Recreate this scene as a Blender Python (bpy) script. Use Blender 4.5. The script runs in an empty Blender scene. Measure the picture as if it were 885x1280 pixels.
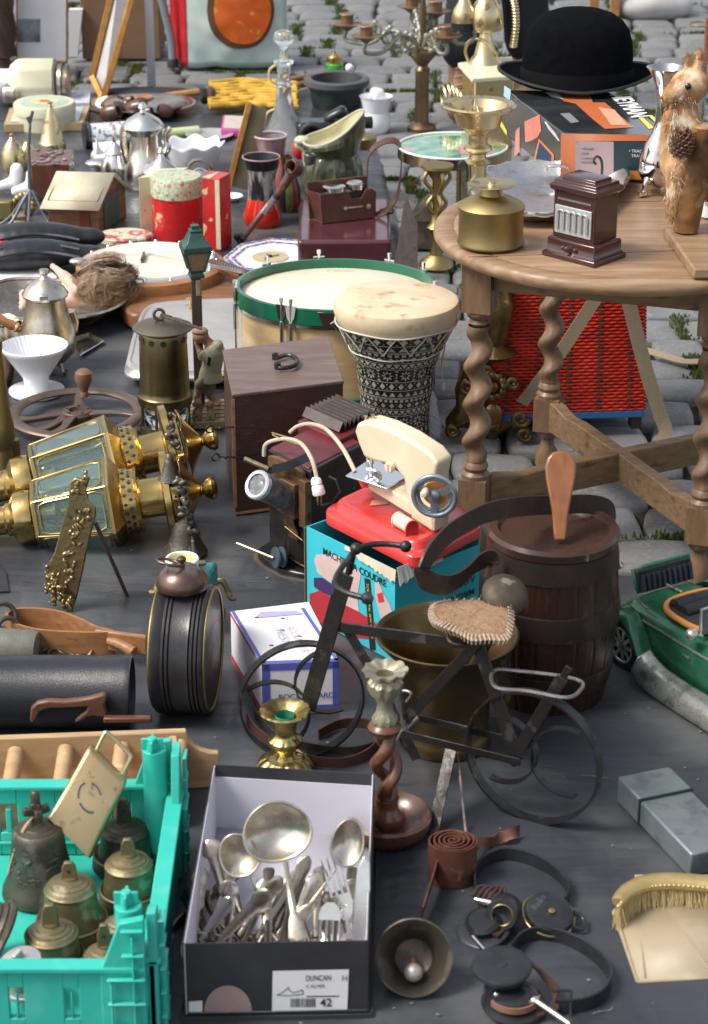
import bpy,math,random
from math import sin,cos,pi,radians,atan2,sqrt
from mathutils import Vector,Matrix,noise
random.seed(7)
V=Vector
SC=bpy.context.scene
COL=SC.collection
# ---------------------------------------------------------------- camera
F=2750.0;PITCH=radians(23.5);CAM=V((0,0,1.6))
FWD=V((0,cos(PITCH),-sin(PITCH)));UP=V((0,sin(PITCH),cos(PITCH)))
cd=bpy.data.cameras.new('camera');cam=bpy.data.objects.new('camera',cd);COL.objects.link(cam)
cam.location=CAM;cam.rotation_euler=(pi/2-PITCH,0,0)
cd.sensor_fit='HORIZONTAL';cd.sensor_width=24;cd.lens=F/885*24
cd.clip_start=.05;cd.clip_end=500
cd.dof.use_dof=True;cd.dof.focus_distance=3.85;cd.dof.aperture_fstop=9
SC.camera=cam
# ---------------------------------------------------------------- sky and sun
SUN_EL,SUN_AZ=radians(52),radians(-108) # azimuth from +Y, clockwise: the light comes from the left, a little in front
w=bpy.data.worlds.new('World');SC.world=w;w.use_nodes=True
nt=w.node_tree;bg=nt.nodes['Background']
sk=nt.nodes.new('ShaderNodeTexSky');sk.sky_type='NISHITA';sk.sun_disc=False
sk.sun_elevation=SUN_EL;sk.sun_rotation=SUN_AZ;sk.air_density=1.0;sk.dust_density=3.0
hs=nt.nodes.new('ShaderNodeHueSaturation');hs.inputs['Saturation'].default_value=.4
nt.links.new(sk.outputs[0],hs.inputs['Color']);nt.links.new(hs.outputs[0],bg.inputs[0])
bg.inputs[1].default_value=.15
ld=bpy.data.lights.new('sun','SUN');ld.energy=2.2;ld.angle=radians(20);ld.color=(1,.95,.87)
lo=bpy.data.objects.new('sun',ld);COL.objects.link(lo)
sd=V((sin(SUN_AZ)*cos(SUN_EL),cos(SUN_AZ)*cos(SUN_EL),sin(SUN_EL)))
lo.rotation_euler=sd.to_track_quat('Z','Y').to_euler();lo.location=sd*20
SC.view_settings.view_transform='Standard';SC.view_settings.look='None'
SC.view_settings.exposure=0.6;SC.view_settings.gamma=1
# ---------------------------------------------------------------- measuring helpers (photograph pixels -> metres)
def ray(px,py):
    u=(px-442.5)/F;v=(640-py)/F
    return V((u,0,0)) +FWD +UP*v
def G(px,py,z=0.):
    r=ray(px,py);return CAM +r*((z-CAM.z)/r.z)
def D(px,py,d):return CAM +ray(px,py)*d
def VP(px,py,p0,n):
    r=ray(px,py);n=V(n);return CAM +r*((p0-CAM).dot(n)/r.dot(n))
def dep(p):return (p-CAM).dot(FWD)
def S(p):return dep(p)/F
def hz(o,py):return VP(442.5,py,o,(0,1,0)).z
X,Y,Z=V((1,0,0)),V((0,1,0)),V((0,0,1))
def spl(pts,n=6,closed=False):
    pts=[V(p) for p in pts];out=[];N=len(pts)
    rng=range(N) if closed else range(N-1)
    for i in rng:
        if closed:a,b,c,d=pts[(i-1) % N],pts[i],pts[(i+1) % N],pts[(i+2) % N]
        else:a,b,c,d=pts[max(i-1,0)],pts[i],pts[i+1],pts[min(i+2,N-1)]
        for k in range(n):
            t=k/n
            out.append(.5*((2*b)+(c-a)*t+(2*a-5*b+4*c-d)*t*t+(3*b-a-3*c+d)*t**3))
    if not closed:out.append(pts[-1])
    return out
def frame_of(a):
    a=a.normalized();h=Z if abs(a.z)<.9 else Y
    u=h.cross(a).normalized();v=a.cross(u)
    return u,v,a
def lerp(a,b,t):return a+(b-a)*t
# ---------------------------------------------------------------- mesh builder
class B:
    def __init__(s):s.v=[];s.f=[]
    def add(s,vs,fs):
        k=len(s.v);s.v+=[V(p) for p in vs];s.f+=[tuple(i+k for i in f) for f in fs];return s
    def grid(s,fn,nu,nv,cu=False,cv=False):
        vs=[];fs=[]
        mu=nu if cu else nu+1;mv=nv if cv else nv+1
        for j in range(mv):
            for i in range(mu):vs.append(fn(i/nu,j/nv))
        for j in range(nv):
            for i in range(nu):
                a=j*mu+i;b=j*mu+(i+1) % mu;c=((j+1) % mv)*mu+(i+1) % mu;d=((j+1) % mv)*mu+i
                fs.append((a,b,c,d))
        return s.add(vs,fs)
    def lathe(s,o,prof,seg=32,ax=None,cap=(1,1),flat=1.):
        o=V(o);u,v,a=(X,Y,Z) if ax is None else frame_of(V(ax))
        k=len(s.v);n=len(prof)
        vs=[];fs=[]
        for r,z in prof:
            for i in range(seg):
                t=2*pi*i/seg;vs.append(o+a*z+u*(r*cos(t))+v*(r*sin(t)*flat))
        for j in range(n-1):
            for i in range(seg):fs.append((j*seg+i,j*seg+(i+1) % seg,(j+1)*seg+(i+1) % seg,(j+1)*seg+i))
        if cap[0]:fs.append(tuple(range(seg))[::-1])
        if cap[1]:fs.append(tuple((n-1)*seg+i for i in range(seg)))
        return s.add(vs,fs)
    def lat(s,o,prof,seg=36,cap=(1,1),flat=1.): # vertical lathe, profile given as (radius px, axis row px)
        sc=S(o);return s.lathe((o.x,o.y,0),[(r*sc,hz(o,y)) for r,y in prof],seg,None,cap,flat)
    def axl(s,A,Bp,prof,seg=28,cap=(1,1),flat=1.): # lathe from A to B, profile (t, radius px)
        A=V(A);Bp=V(Bp);L=(Bp-A).length;sc=S((A+Bp)/2)
        return s.lathe(A,[(r*sc,t*L) for t,r in prof],seg,Bp-A,cap,flat)
    def tube(s,pts,r,seg=8,closed=False,cap=True,sq=1.):
        pts=[V(p) for p in pts];N=len(pts);vs=[];fs=[]
        u=None
        for i,p in enumerate(pts):
            if closed:t=pts[(i+1) % N]-pts[i-1]
            else:t=pts[min(i+1,N-1)]-pts[max(i-1,0)]
            if t.length<1e-9:t=Z
            t=t.normalized()
            if u is None:u,v,_=frame_of(t)
            else:
                u=u-t*u.dot(t)
                if u.length<1e-6:u=frame_of(t)[0]
                u.normalize()
            v=t.cross(u);rr=r[i] if isinstance(r,(list,tuple)) else r
            for k in range(seg):
                a=2*pi*k/seg;vs.append(p+u*(rr*cos(a))+v*(rr*sin(a)*sq))
        M=N if closed else N-1
        for i in range(M):
            for k in range(seg):
                j=(i+1) % N;fs.append((i*seg+k,i*seg+(k+1) % seg,j*seg+(k+1) % seg,j*seg+k))
        if cap and not closed:
            fs.append(tuple(range(seg))[::-1]);fs.append(tuple((N-1)*seg+k for k in range(seg)))
        return s.add(vs,fs)
    def strap(s,pts,wd,th,up,closed=False): # flat band: wd along up, th across
        pts=[V(p) for p in pts];N=len(pts);vs=[];fs=[]
        for i,p in enumerate(pts):
            t=(pts[(i+1) % N]-pts[i-1]) if closed else (pts[min(i+1,N-1)]-pts[max(i-1,0)])
            t=t.normalized();U=V(up[i]) if isinstance(up,list) else V(up)
            U=(U-t*U.dot(t));U=U.normalized() if U.length>1e-6 else frame_of(t)[0]
            n=t.cross(U);W=wd[i] if isinstance(wd,(list,tuple)) else wd
            for a,b in ((-1,-1),(1,-1),(1,1),(-1,1)):vs.append(p+U*(a*W/2)+n*(b*th/2))
        M=N if closed else N-1
        for i in range(M):
            j=(i+1) % N
            for k in range(4):fs.append((i*4+k,i*4+(k+1) % 4,j*4+(k+1) % 4,j*4+k))
        if not closed:fs+=[(3,2,1,0),tuple((N-1)*4+k for k in range(4))]
        return s.add(vs,fs)
    def par(s,p,a,b,c):
        p,a,b,c=V(p),V(a),V(b),V(c)
        return s.add([p,p+a,p+a+b,p+b,p+c,p+a+c,p+a+b+c,p+b+c],
                     [(0,3,2,1),(4,5,6,7),(0,1,5,4),(1,2,6,5),(2,3,7,6),(3,0,4,7)])
    def box(s,c,sx,sy,sz,rz=0.,R=None):
        R=R or Matrix.Rotation(rz,3,'Z')
        a,b,d=R@V((sx,0,0)),R@V((0,sy,0)),R@V((0,0,sz))
        return s.par(V(c)-(a+b+d)/2,a,b,d)
    def bar(s,A,Bp,w_,t_,up=Z):
        A,Bp=V(A),V(Bp);d=Bp-A;U=V(up);U=(U-d*(U.dot(d)/d.length_squared))
        U=U.normalized() if U.length>1e-6 else frame_of(d)[0];n=d.normalized().cross(U)
        return s.par(A-U*w_/2-n*t_/2,d,U*w_,n*t_)
    def prism(s,pts,vec):
        pts=[V(p) for p in pts];vec=V(vec);n=len(pts)
        fs=[tuple(range(n))[::-1],tuple(range(n,2*n))]+[(i,(i+1) % n,n+(i+1) % n,n+i) for i in range(n)]
        return s.add(pts+[p+vec for p in pts],fs)
    def poly(s,pts):return s.add(pts,[tuple(range(len(pts)))])
    def ell(s,c,rx,ry=None,rz=None,R=None,seg=20,rings=12,nz=0.,ns=20.):
        ry=rx if ry is None else ry;rz=rx if rz is None else rz;c=V(c)
        def fn(u,v):
            t=2*pi*u;p=pi*v;q=V((rx*sin(p)*cos(t),ry*sin(p)*sin(t),-rz*cos(p)))
            if nz:q *= 1+nz*noise.noise((c+q)*ns)
            return c+((R@q) if R else q)
        return s.grid(fn,seg,rings,cu=True)
    def tor(s,c,R_,r,ax=Z,seg=36,k=10,sq=1.):
        u,v,a=frame_of(V(ax));c=V(c)
        return s.grid(lambda p,q:c+(u*cos(2*pi*p)+v*sin(2*pi*p))*(R_+r*cos(2*pi*q))+a*(r*sq*sin(2*pi*q)),seg,k,True,True)
def finish(name,b,mat,o,smooth=38,bevel=0,sub=0,solid=0,remesh=0,disp=None,seg=2):
    me=bpy.data.meshes.new(name);o=V(o)
    me.from_pydata([tuple(p-o) for p in b.v],[],b.f);me.validate()
    if smooth:
        for p in me.polygons:p.use_smooth=True
        if not (sub or remesh):
            try:me.set_sharp_from_angle(angle=radians(smooth))
            except Exception:pass
    for m_ in (mat if isinstance(mat,list) else [mat]):me.materials.append(m_)
    ob=bpy.data.objects.new(name,me);COL.objects.link(ob)
    if remesh:
        m=ob.modifiers.new('r','REMESH');m.mode='VOXEL';m.voxel_size=remesh;m.use_smooth_shade=True
        m=ob.modifiers.new('s','SMOOTH');m.factor=.6;m.iterations=6
    if solid:m=ob.modifiers.new('s','SOLIDIFY');m.thickness=solid;m.offset=0
    if bevel:
        m=ob.modifiers.new('b','BEVEL');m.width=bevel;m.segments=seg;m.limit_method='ANGLE';m.angle_limit=radians(40)
        m.harden_normals=False
    if sub:m=ob.modifiers.new('u','SUBSURF');m.levels=sub;m.render_levels=sub
    return ob
class T:
    def __init__(s,name,label,cat,o,group=None):
        s.o=V(o);e=bpy.data.objects.new(name,None);COL.objects.link(e);e.location=s.o;e.empty_display_size=.02
        e['label']=label;e['category']=cat
        if group:e['group']=group
        s.e=e
    def part(s,name,b,mat,parent=None,label=None,**kw):
        ob=finish(name,b,mat,s.o,**kw);ob.parent=parent or s.e
        if label:ob['label']=label
        return ob
def one(name,label,cat,o,b,mat,group=None,**kw):
    ob=finish(name,b,mat,o,**kw);ob.location=V(o);ob['label']=label;ob['category']=cat
    if group:ob['group']=group
    return ob
def struct(name,b,mat,kind='structure',**kw):
    ob=finish(name,b,mat,(0,0,0),**kw);ob['kind']=kind;ob['label']=kw.get('label',name.replace('_',' ')) if 0 else name.replace('_',' ')
    return ob
class Fr: # a box frame: origin corner, unit axes, sizes
    def __init__(s,o,ex,ey,w_,d,h):s.o,s.ex,s.ey,s.w,s.d,s.h=o,ex,ey,w_,d,h
    def p(s,u,v,z):return s.o+s.ex*u+s.ey*v+Z*z
    def q(s,u,v,z):return s.o+s.ex*(u*s.w)+s.ey*(v*s.d)+Z*(z*s.h)
def fr(a,b,ytop,d,z0=0.): # front bottom edge in pixels, top row, depth in metres
    A,Bp=G(a[0],a[1],z0),G(b[0],b[1],z0);e=Bp-A;w_=e.length;ex=e.normalized();ey=Z.cross(ex)
    return Fr(A,ex,ey,w_,d,hz(A,ytop)-z0)
def bfr(b,f,u0=0,u1=1,v0=0,v1=1,z0=0,z1=1):
    return b.par(f.q(u0,v0,z0),f.ex*(f.w*(u1-u0)),f.ey*(f.d*(v1-v0)),Z*(f.h*(z1-z0)))
def txt(t,body,sz,o,ex,ey,mat,name='lettering',parent=None,wd=None,ext=.0003,bold=0.,shear=0.,align='LEFT',size=None):
    size=size or sz
    cu=bpy.data.curves.new(name,'FONT');cu.body=body;cu.size=1;cu.extrude=0;cu.offset=bold;cu.shear=shear;cu.align_x=align
    ob=bpy.data.objects.new('tmp',cu);COL.objects.link(ob)
    bpy.context.view_layer.update()
    me=bpy.data.meshes.new_from_object(ob.evaluated_get(bpy.context.evaluated_depsgraph_get()));bpy.data.objects.remove(ob)
    if not me.vertices:return None
    xs=[v.co.x for v in me.vertices];W=max(xs)-min(xs);sx=(wd/W) if wd else size
    ex=V(ex).normalized();ey=V(ey).normalized();n=ex.cross(ey);o=V(o)
    b=B();b.add([o+ex*(v.co.x*sx)+ey*(v.co.y*size)+n*ext for v in me.vertices],[tuple(p.vertices) for p in me.polygons])
    bpy.data.meshes.remove(me)
    return t.part(name,b,mat,parent,smooth=0)
# ---------------------------------------------------------------- materials
def lin(c):return tuple(c)+(1,) if len(c)==3 else c
MATS={}
def M(name,c1,c2=None,rough=.5,metal=0.,sc=25.,bump=0.,bs=250.,rv=.15,coat=0.,st=(1,1,1),trans=0.,lo=.35,hi=.65,
      c3=None,s3=60.,l3=.6,h3=.66,spec=.5,ior=1.45,sheen=0.,alpha=1.,emis=None,det=6.):
    m=bpy.data.materials.new(name);m.use_nodes=True;MATS[name]=m
    n=m.node_tree.nodes;L=m.node_tree.links;p=n['Principled BSDF']
    tc=n.new('ShaderNodeTexCoord');mp=n.new('ShaderNodeMapping');mp.inputs['Scale'].default_value=st
    mp.inputs['Location'].default_value=(random.random()*9,random.random()*9,random.random()*9)
    L.new(tc.outputs['Object'],mp.inputs[0])
    no=n.new('ShaderNodeTexNoise');no.inputs['Scale'].default_value=sc;no.inputs['Detail'].default_value=det;no.inputs['Roughness'].default_value=.6
    L.new(mp.outputs[0],no.inputs['Vector'])
    p.inputs['Base Color'].default_value=lin(c1)
    if c2 is not None:
        rp=n.new('ShaderNodeValToRGB');rp.color_ramp.elements[0].position=lo;rp.color_ramp.elements[1].position=hi
        rp.color_ramp.elements[0].color=lin(c1);rp.color_ramp.elements[1].color=lin(c2)
        L.new(no.outputs[0],rp.inputs[0]);out=rp.outputs[0]
        if c3 is not None:
            n3=n.new('ShaderNodeTexNoise');n3.inputs['Scale'].default_value=s3;n3.inputs['Detail'].default_value=5;L.new(mp.outputs[0],n3.inputs['Vector'])
            r3=n.new('ShaderNodeValToRGB');r3.color_ramp.elements[0].position=l3;r3.color_ramp.elements[1].position=h3
            L.new(n3.outputs[0],r3.inputs[0])
            mx=n.new('ShaderNodeMix');mx.data_type='RGBA';L.new(r3.outputs[0],mx.inputs[0]);L.new(out,mx.inputs[6]);mx.inputs[7].default_value=lin(c3);out=mx.outputs[2]
        L.new(out,p.inputs['Base Color'])
    mr=n.new('ShaderNodeMapRange');mr.inputs[1].default_value=.3;mr.inputs[2].default_value=.7
    mr.inputs[3].default_value=max(rough-rv,.02);mr.inputs[4].default_value=min(rough+rv,1)
    L.new(no.outputs[0],mr.inputs[0]);L.new(mr.outputs[0],p.inputs['Roughness'])
    p.inputs['Metallic'].default_value=metal;p.inputs['Coat Weight'].default_value=coat;p.inputs['Coat Roughness'].default_value=.12
    p.inputs['Transmission Weight'].default_value=trans;p.inputs['IOR'].default_value=ior;p.inputs['Specular IOR Level'].default_value=spec
    p.inputs['Sheen Weight'].default_value=sheen;p.inputs['Alpha'].default_value=alpha
    if bump:
        nb=n.new('ShaderNodeTexNoise');nb.inputs['Scale'].default_value=bs;nb.inputs['Detail'].default_value=4;L.new(mp.outputs[0],nb.inputs['Vector'])
        bp=n.new('ShaderNodeBump');bp.inputs['Strength'].default_value=bump;bp.inputs['Distance'].default_value=.002
        L.new(nb.outputs[0],bp.inputs['Height']);L.new(bp.outputs[0],p.inputs['Normal'])
    return m
brass=M('brass',(.50,.37,.16),(.38,.27,.11),.3,1,30,.1,300,.08,c3=(.33,.22,.09),s3=18)
brassb=M('bright_brass',(.68,.50,.20),(.52,.36,.13),.2,1,22,.1,160,.1,c3=(.24,.15,.06),s3=16,l3=.52,h3=.72)
brassm=M('satin_brass',(.42,.32,.14),(.33,.255,.115),.45,1,12,.06,300,.08,c3=(.28,.2,.09),s3=9,l3=.55,h3=.8)
brassp=M('pale_brass',(.72,.60,.36),(.6,.47,.25),.3,1,25,.1,300,.1,c3=(.35,.26,.13),s3=30)
bronze=M('bell_bronze',(.30,.25,.16),(.2,.17,.11),.55,.85,35,.25,260,.1,c3=(.40,.35,.25),s3=30,l3=.55,h3=.7)
bronzed=M('dark_bronze',(.15,.125,.095),(.085,.075,.06),.52,.8,35,.25,260,.1,c3=(.2,.18,.15),s3=22)
bronzeg=M('bronze_gold',(.30,.245,.14),(.2,.165,.095),.5,.85,35,.25,260,.1,c3=(.42,.36,.25),s3=30)
silver=M('silver',(.80,.78,.73),(.68,.65,.58),.2,1,20,.05,200,.08)
silvert=M('tarnished_silver',(.70,.66,.58),(.46,.38,.26),.26,1,22,.08,200,.1,c3=(.2,.15,.1),s3=26,l3=.58,h3=.8)
silverd=M('dark_silver',(.45,.4,.33),(.24,.2,.15),.3,1,40,.15,200,.1,c3=(.66,.62,.55),s3=40,l3=.5,h3=.75)
chrome=M('chrome',(.86,.86,.86),None,.1,1,rv=.05)
pewter=M('pewter',(.56,.55,.52),(.46,.45,.42),.42,.6,14,.1,200,.08)
iron=M('iron',(.06,.058,.055),(.035,.034,.033),.42,.75,50,.3,300,.12,c3=(.13,.11,.1),s3=30)
ironr=M('rusty_iron',(.13,.1,.085),(.08,.06,.05),.5,.7,40,.3,300,.1,c3=(.2,.11,.07),s3=45)
copper=M('brown_copper',(.20,.13,.10),(.13,.085,.07),.38,.9,25,.1,200,.08,c3=(.3,.22,.17),s3=20)
woodt=M('table_wood',(.30,.19,.11),(.21,.125,.068),.42,0,9,.12,90,.1,st=(1,9,9),c3=(.38,.26,.16),s3=5,l3=.5,h3=.8)
woodtv=M('turned_wood',(.20,.12,.068),(.13,.075,.04),.42,0,14,.1,120,.1,st=(6,6,1),c3=(.28,.18,.11),s3=12,l3=.55,h3=.8)
woods=M('stretcher_wood',(.23,.145,.075),(.15,.09,.045),.5,0,12,.15,150,.1,st=(1,5,9),c3=(.11,.06,.03),s3=9)
woodd=M('dark_wood',(.075,.04,.026),(.045,.024,.017),.42,0,14,.1,150,.1,st=(2,2,9),c3=(.1,.058,.04),s3=14)
woodbr=M('barrel_wood',(.030,.012,.007),(.017,.008,.006),.30,0,12,.3,60,.12,st=(9,9,1),c3=(.075,.024,.011),s3=12,l3=.56,h3=.7)
woodr=M('red_wood',(.14,.055,.03),(.085,.032,.018),.3,0,30,.15,150,.1,st=(1,1,.4),coat=.3)
woodo=M('orange_wood',(.42,.2,.075),(.31,.135,.05),.35,0,10,.05,100,.1,st=(2,9,9),coat=.2)
woodp=M('pale_pine',(.50,.33,.18),(.40,.25,.13),.5,0,8,.08,120,.08,st=(1,9,9),c3=(.62,.42,.22),s3=6)
woodl=M('light_wood',(.38,.21,.105),(.28,.145,.07),.45,0,12,.12,120,.1,st=(1,8,8),c3=(.16,.08,.04),s3=16,l3=.6,h3=.75)
leather=M('brown_leather',(.125,.05,.032),(.075,.03,.021),.33,0,30,.25,400,.08,coat=.15)
leatherl=M('tan_leather_lining',(.26,.13,.08),(.18,.09,.055),.6,0,30,.2,400,.08)
leatherb=M('black_leather',(.022,.023,.027),(.013,.014,.017),.34,0,30,.25,500,.08)
blk=M('black_gloss',(.014,.015,.018),(.02,.021,.025),.22,0,30,.05,200,.08)
blkm=M('black_matt',(.022,.022,.024),(.03,.03,.032),.6,0,40,.2,600,.1)
felt=M('black_felt',(.003,.0033,.004),(.0055,.006,.007),.95,0,60,.35,900,.05,spec=.05)
whitec=M('white_ceramic',(.80,.81,.83),(.76,.77,.80),.15,0,10,0,100,.05,coat=.4)
cream=M('cream_plastic',(.70,.60,.43),(.62,.52,.36),.3,0,14,.03,200,.08)
creamp=M('cream_paint',(.62,.60,.44),(.56,.54,.38),.4,0,10,.03,100,.1)
red=M('red_enamel',(.60,.045,.04),(.5,.035,.03),.22,0,15,.03,100,.08,coat=.3)
redd=M('dark_red_tin',(.15,.022,.028),(.10,.016,.02),.35,0,15,.06,120,.1)
teal=M('teal_plastic',(.035,.47,.38),(.03,.41,.325),.4,0,7,.08,160,.1,c3=(.10,.50,.42),s3=18,l3=.5,h3=.8)
grn=M('green_enamel',(.006,.13,.065),(.005,.1,.05),.22,0,20,.03,80,.06,coat=.3)
skin=M('drum_skin',(.74,.68,.55),(.68,.61,.47),.5,0,9,.06,120,.08,c3=(.6,.5,.35),s3=5,l3=.55,h3=.8)
skinh=M('goat_skin',(.66,.55,.38),(.58,.46,.3),.5,0,14,.1,120,.08,c3=(.36,.24,.12),s3=24,l3=.58,h3=.72)
paper=M('white_card',(.76,.75,.76),(.70,.69,.71),.55,0,10,.03,100,.05)
lilac=M('lilac_card',(.61,.60,.655),(.55,.54,.60),.6,0,7,.05,40,.05)
card=M('brown_cardboard',(.22,.13,.075),(.18,.105,.06),.8,0,6,.05,60,.05)
blkcard=M('black_card',(.028,.028,.031),(.04,.04,.043),.5,0,12,.06,90,.1)
glass=M('clear_glass',(.95,.97,.97),None,.02,0,rv=.01,trans=1.,ior=1.45)
glassp=M('old_pane_glass',(.70,.86,.84),None,.04,0,rv=.02,trans=.93,ior=1.25)
def FLAT(name,c,rough=.5,**k):return M(name,c,tuple(x*.85 for x in c),rough,0,18,.02,120,.06,**k)
ink=FLAT('black_ink',(.02,.02,.022));inkw=FLAT('white_ink',(.75,.75,.75));inko=FLAT('orange_ink',(.75,.2,.08));inkr=FLAT('red_ink',(.6,.04,.04))
inky=FLAT('yellow_ink',(.7,.6,.08));inkb=FLAT('blue_ink',(.1,.13,.5));inkp=FLAT('pink_ink',(.6,.44,.42));inkn=FLAT('navy_ink',(.02,.06,.12));inkc=FLAT('cyan_ink',(.03,.38,.46))
gilt=M('gilt_frame',(.45,.23,.06),(.33,.15,.04),.4,.6,40,.3,200,.1)
# ---------------------------------------------------------------- ground
stone=M('sett_granite',(.185,.186,.187),(.13,.13,.131),.6,0,9,.35,160,.12,c3=(.215,.215,.215),s3=120,l3=.5,h3=.7,spec=.4)
soil=M('joint_soil',(.032,.027,.021),(.022,.022,.014),.9,0,14,.6,200,.05,c3=(.035,.05,.014),s3=9,l3=.5,h3=.6)
b=B();b.add([(-60,-20,-.03),(60,-20,-.03),(60,90,-.03),(-60,90,-.03)],[(0,1,2,3)])
struct('ground',b,soil,smooth=0)
mat_edge=[(2.2,None),]
EDGE=[G(x,y) for x,y in ((1500,725),(985,742),(885,745),(775,752),(735,715),(640,655),(575,610),(553,560),(548,500),(540,430),(525,360),(505,290),(490,240),(474,190),(455,150),(420,122))]
def edge_x(y):
    if y<=EDGE[0].y:return EDGE[0].x
    for a,c in zip(EDGE,EDGE[1:]):
        if a.y<=y<=c.y:return lerp(a.x,c.x,(y-a.y)/max(c.y-a.y,1e-6))
    return EDGE[-1].x
YB=G(300,114).y
b=B();rnd=random.Random(3);MO=B()
y=2.35;row=0
while y<13:
    rh=rnd.uniform(.125,.15);x=-4.3+rnd.uniform(0,.1)
    while x<4.3:
        wd=rnd.uniform(.12,.23);cx,cy=x+wd/2,y+rh/2
        under=cy<YB-.15 and cx<edge_x(cy)-.25
        if abs(cx)<1.1+.26*cy and not under:
            hx,hy=wd/2-rnd.uniform(.001,.006),rh/2-rnd.uniform(.000,.0035);tz=rnd.uniform(-.009,-.005);tx,ty=rnd.uniform(-.03,.03),rnd.uniform(-.03,.03)
            sk_=rnd.uniform(-.12,.12);sd_=rnd.uniform(0,99)
            n=8;AA=(-1,-.985,-.93,-.74,0,.74,.93,.985,1)
            def fn(u,v,cx=cx,cy=cy,hx=hx,hy=hy,tz=tz,sd_=sd_):
                a,c=AA[int(round(u*8))],AA[int(round(v*8))]
                e=max(abs(a),abs(c));k=1-.10*(abs(a)*abs(c))**3
                nn=noise.noise(V((cx+a*hx,cy+c*hy,sd_))*16)
                z=tz+tx*a*hx+ty*c*hy+.0028*nn-.0025*(a*a+c*c)-(.028 if e>.99 else (.009 if e>.95 else (.0025 if e>.9 else 0)))
                ex=1+.03*noise.noise(V((a*1.5,c*1.5,sd_)))
                return V((cx+a*hx*k*ex+sk_*c*hy,cy+c*hy*k*ex,z))
            b.grid(fn,n,n)
            # grass and moss in the joints
            if rnd.random()<.42 and cy<10.5 and abs(cx)<.6+.22*cy:
                L_=rnd.random()<.8;cnt=rnd.randint(50,200)
                for q in range(cnt):
                    if L_:gx,gy=x+wd+rnd.gauss(0,.013),cy+rnd.uniform(-.6,.6)*rh
                    else:gx,gy=cx+rnd.gauss(0,.3)*wd,y+rnd.gauss(0,.005)
                    an=rnd.uniform(0,6.3);l=rnd.uniform(.003,.009);h=rnd.uniform(.001,.009);w_=rnd.uniform(.0012,.0026)
                    p=V((gx,gy,-.014));dx=V((cos(an),sin(an),0));px_=V((-sin(an),cos(an),0))*w_
                    MO.add([p-px_,p+px_,p+dx*l*.6+Z*(h+.008)+px_*.9,p+dx*l+Z*h,p+dx*l*.6+Z*(h+.008)-px_*.9],[(0,1,2,3,4)])
        x+=wd
    y+=rh;row+=1
struct('cobblestone_pavement',b,stone,smooth=60)
moss=M('moss',(.05,.085,.014),(.10,.14,.025),.8,0,12,0,100,.05,c3=(.11,.055,.02),s3=10,l3=.62,h3=.68)
ob=struct('moss_and_grass',MO,moss,kind='stuff',smooth=0)
# the black sheet that the goods stand on
sheet=M('black_sheet',(.031,.035,.042),(.047,.052,.060),.36,0,4,.2,90,.10,c3=(.13,.13,.13),s3=3.4,l3=.50,h3=.74,det=12)
n_=sheet.node_tree.nodes;L_=sheet.node_tree.links
tc=n_.new('ShaderNodeTexCoord');br=n_.new('ShaderNodeTexBrick');br.inputs['Scale'].default_value=1;br.inputs['Brick Width'].default_value=.15;br.inputs['Row Height'].default_value=.135
br.inputs['Mortar Size'].default_value=.014;br.inputs['Mortar Smooth'].default_value=1;br.inputs['Color1'].default_value=(1,1,1,1);br.inputs['Color2'].default_value=(.85,.85,.85,1);br.inputs['Mortar'].default_value=(0,0,0,1)
wn=n_.new('ShaderNodeTexNoise');wn.inputs['Scale'].default_value=6;va=n_.new('ShaderNodeVectorMath');va.operation='MULTIPLY_ADD'
L_.new(tc.outputs['Object'],wn.inputs['Vector']);va.inputs[1].default_value=(.06,.06,.0);L_.new(wn.outputs['Color'],va.inputs[0]);L_.new(tc.outputs['Object'],va.inputs[2]);L_.new(va.outputs[0],br.inputs['Vector'])
pb=[x for x in n_ if x.type=='BUMP'][0];b2=n_.new('ShaderNodeBump');b2.inputs['Strength'].default_value=.16;b2.inputs['Distance'].default_value=.006
L_.new(br.outputs['Color'],b2.inputs['Height']);L_.new(pb.outputs[0],b2.inputs['Normal'])
p_=n_['Principled BSDF']
# long soft creases
wv=n_.new('ShaderNodeTexNoise');wv.inputs['Scale'].default_value=3.2;wv.inputs['Detail'].default_value=5;wv.inputs['Distortion'].default_value=.8
mp=n_.new('ShaderNodeMapping');mp.inputs['Scale'].default_value=(.5,2,1);L_.new(tc.outputs['Object'],mp.inputs[0]);L_.new(mp.outputs[0],wv.inputs['Vector'])
b3=n_.new('ShaderNodeBump');b3.inputs['Strength'].default_value=.6;b3.inputs['Distance'].default_value=.02
L_.new(wv.outputs[0],b3.inputs['Height']);L_.new(b2.outputs[0],b3.inputs['Normal']);L_.new(b3.outputs[0],p_.inputs['Normal'])
b=B()
Y0=1.6;NV=150;NU=110
def fn(u,v):
    y=lerp(Y0,YB+.05*noise.noise(V((u*4,0,0))),v);xr=edge_x(y)+.012*noise.noise(V((0,y*3,5)));x=lerp(-2.0,xr,u)
    z=.0025+.004*max(0,noise.noise(V((x*5,y*7,0))))+.0015*noise.noise(V((x*22,y*22,3)))
    if u>.995 or v>.995:z=-.012
    return V((x,y,z))
b.grid(fn,NU,NV)
struct('black_ground_sheet',b,sheet,smooth=80)

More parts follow.
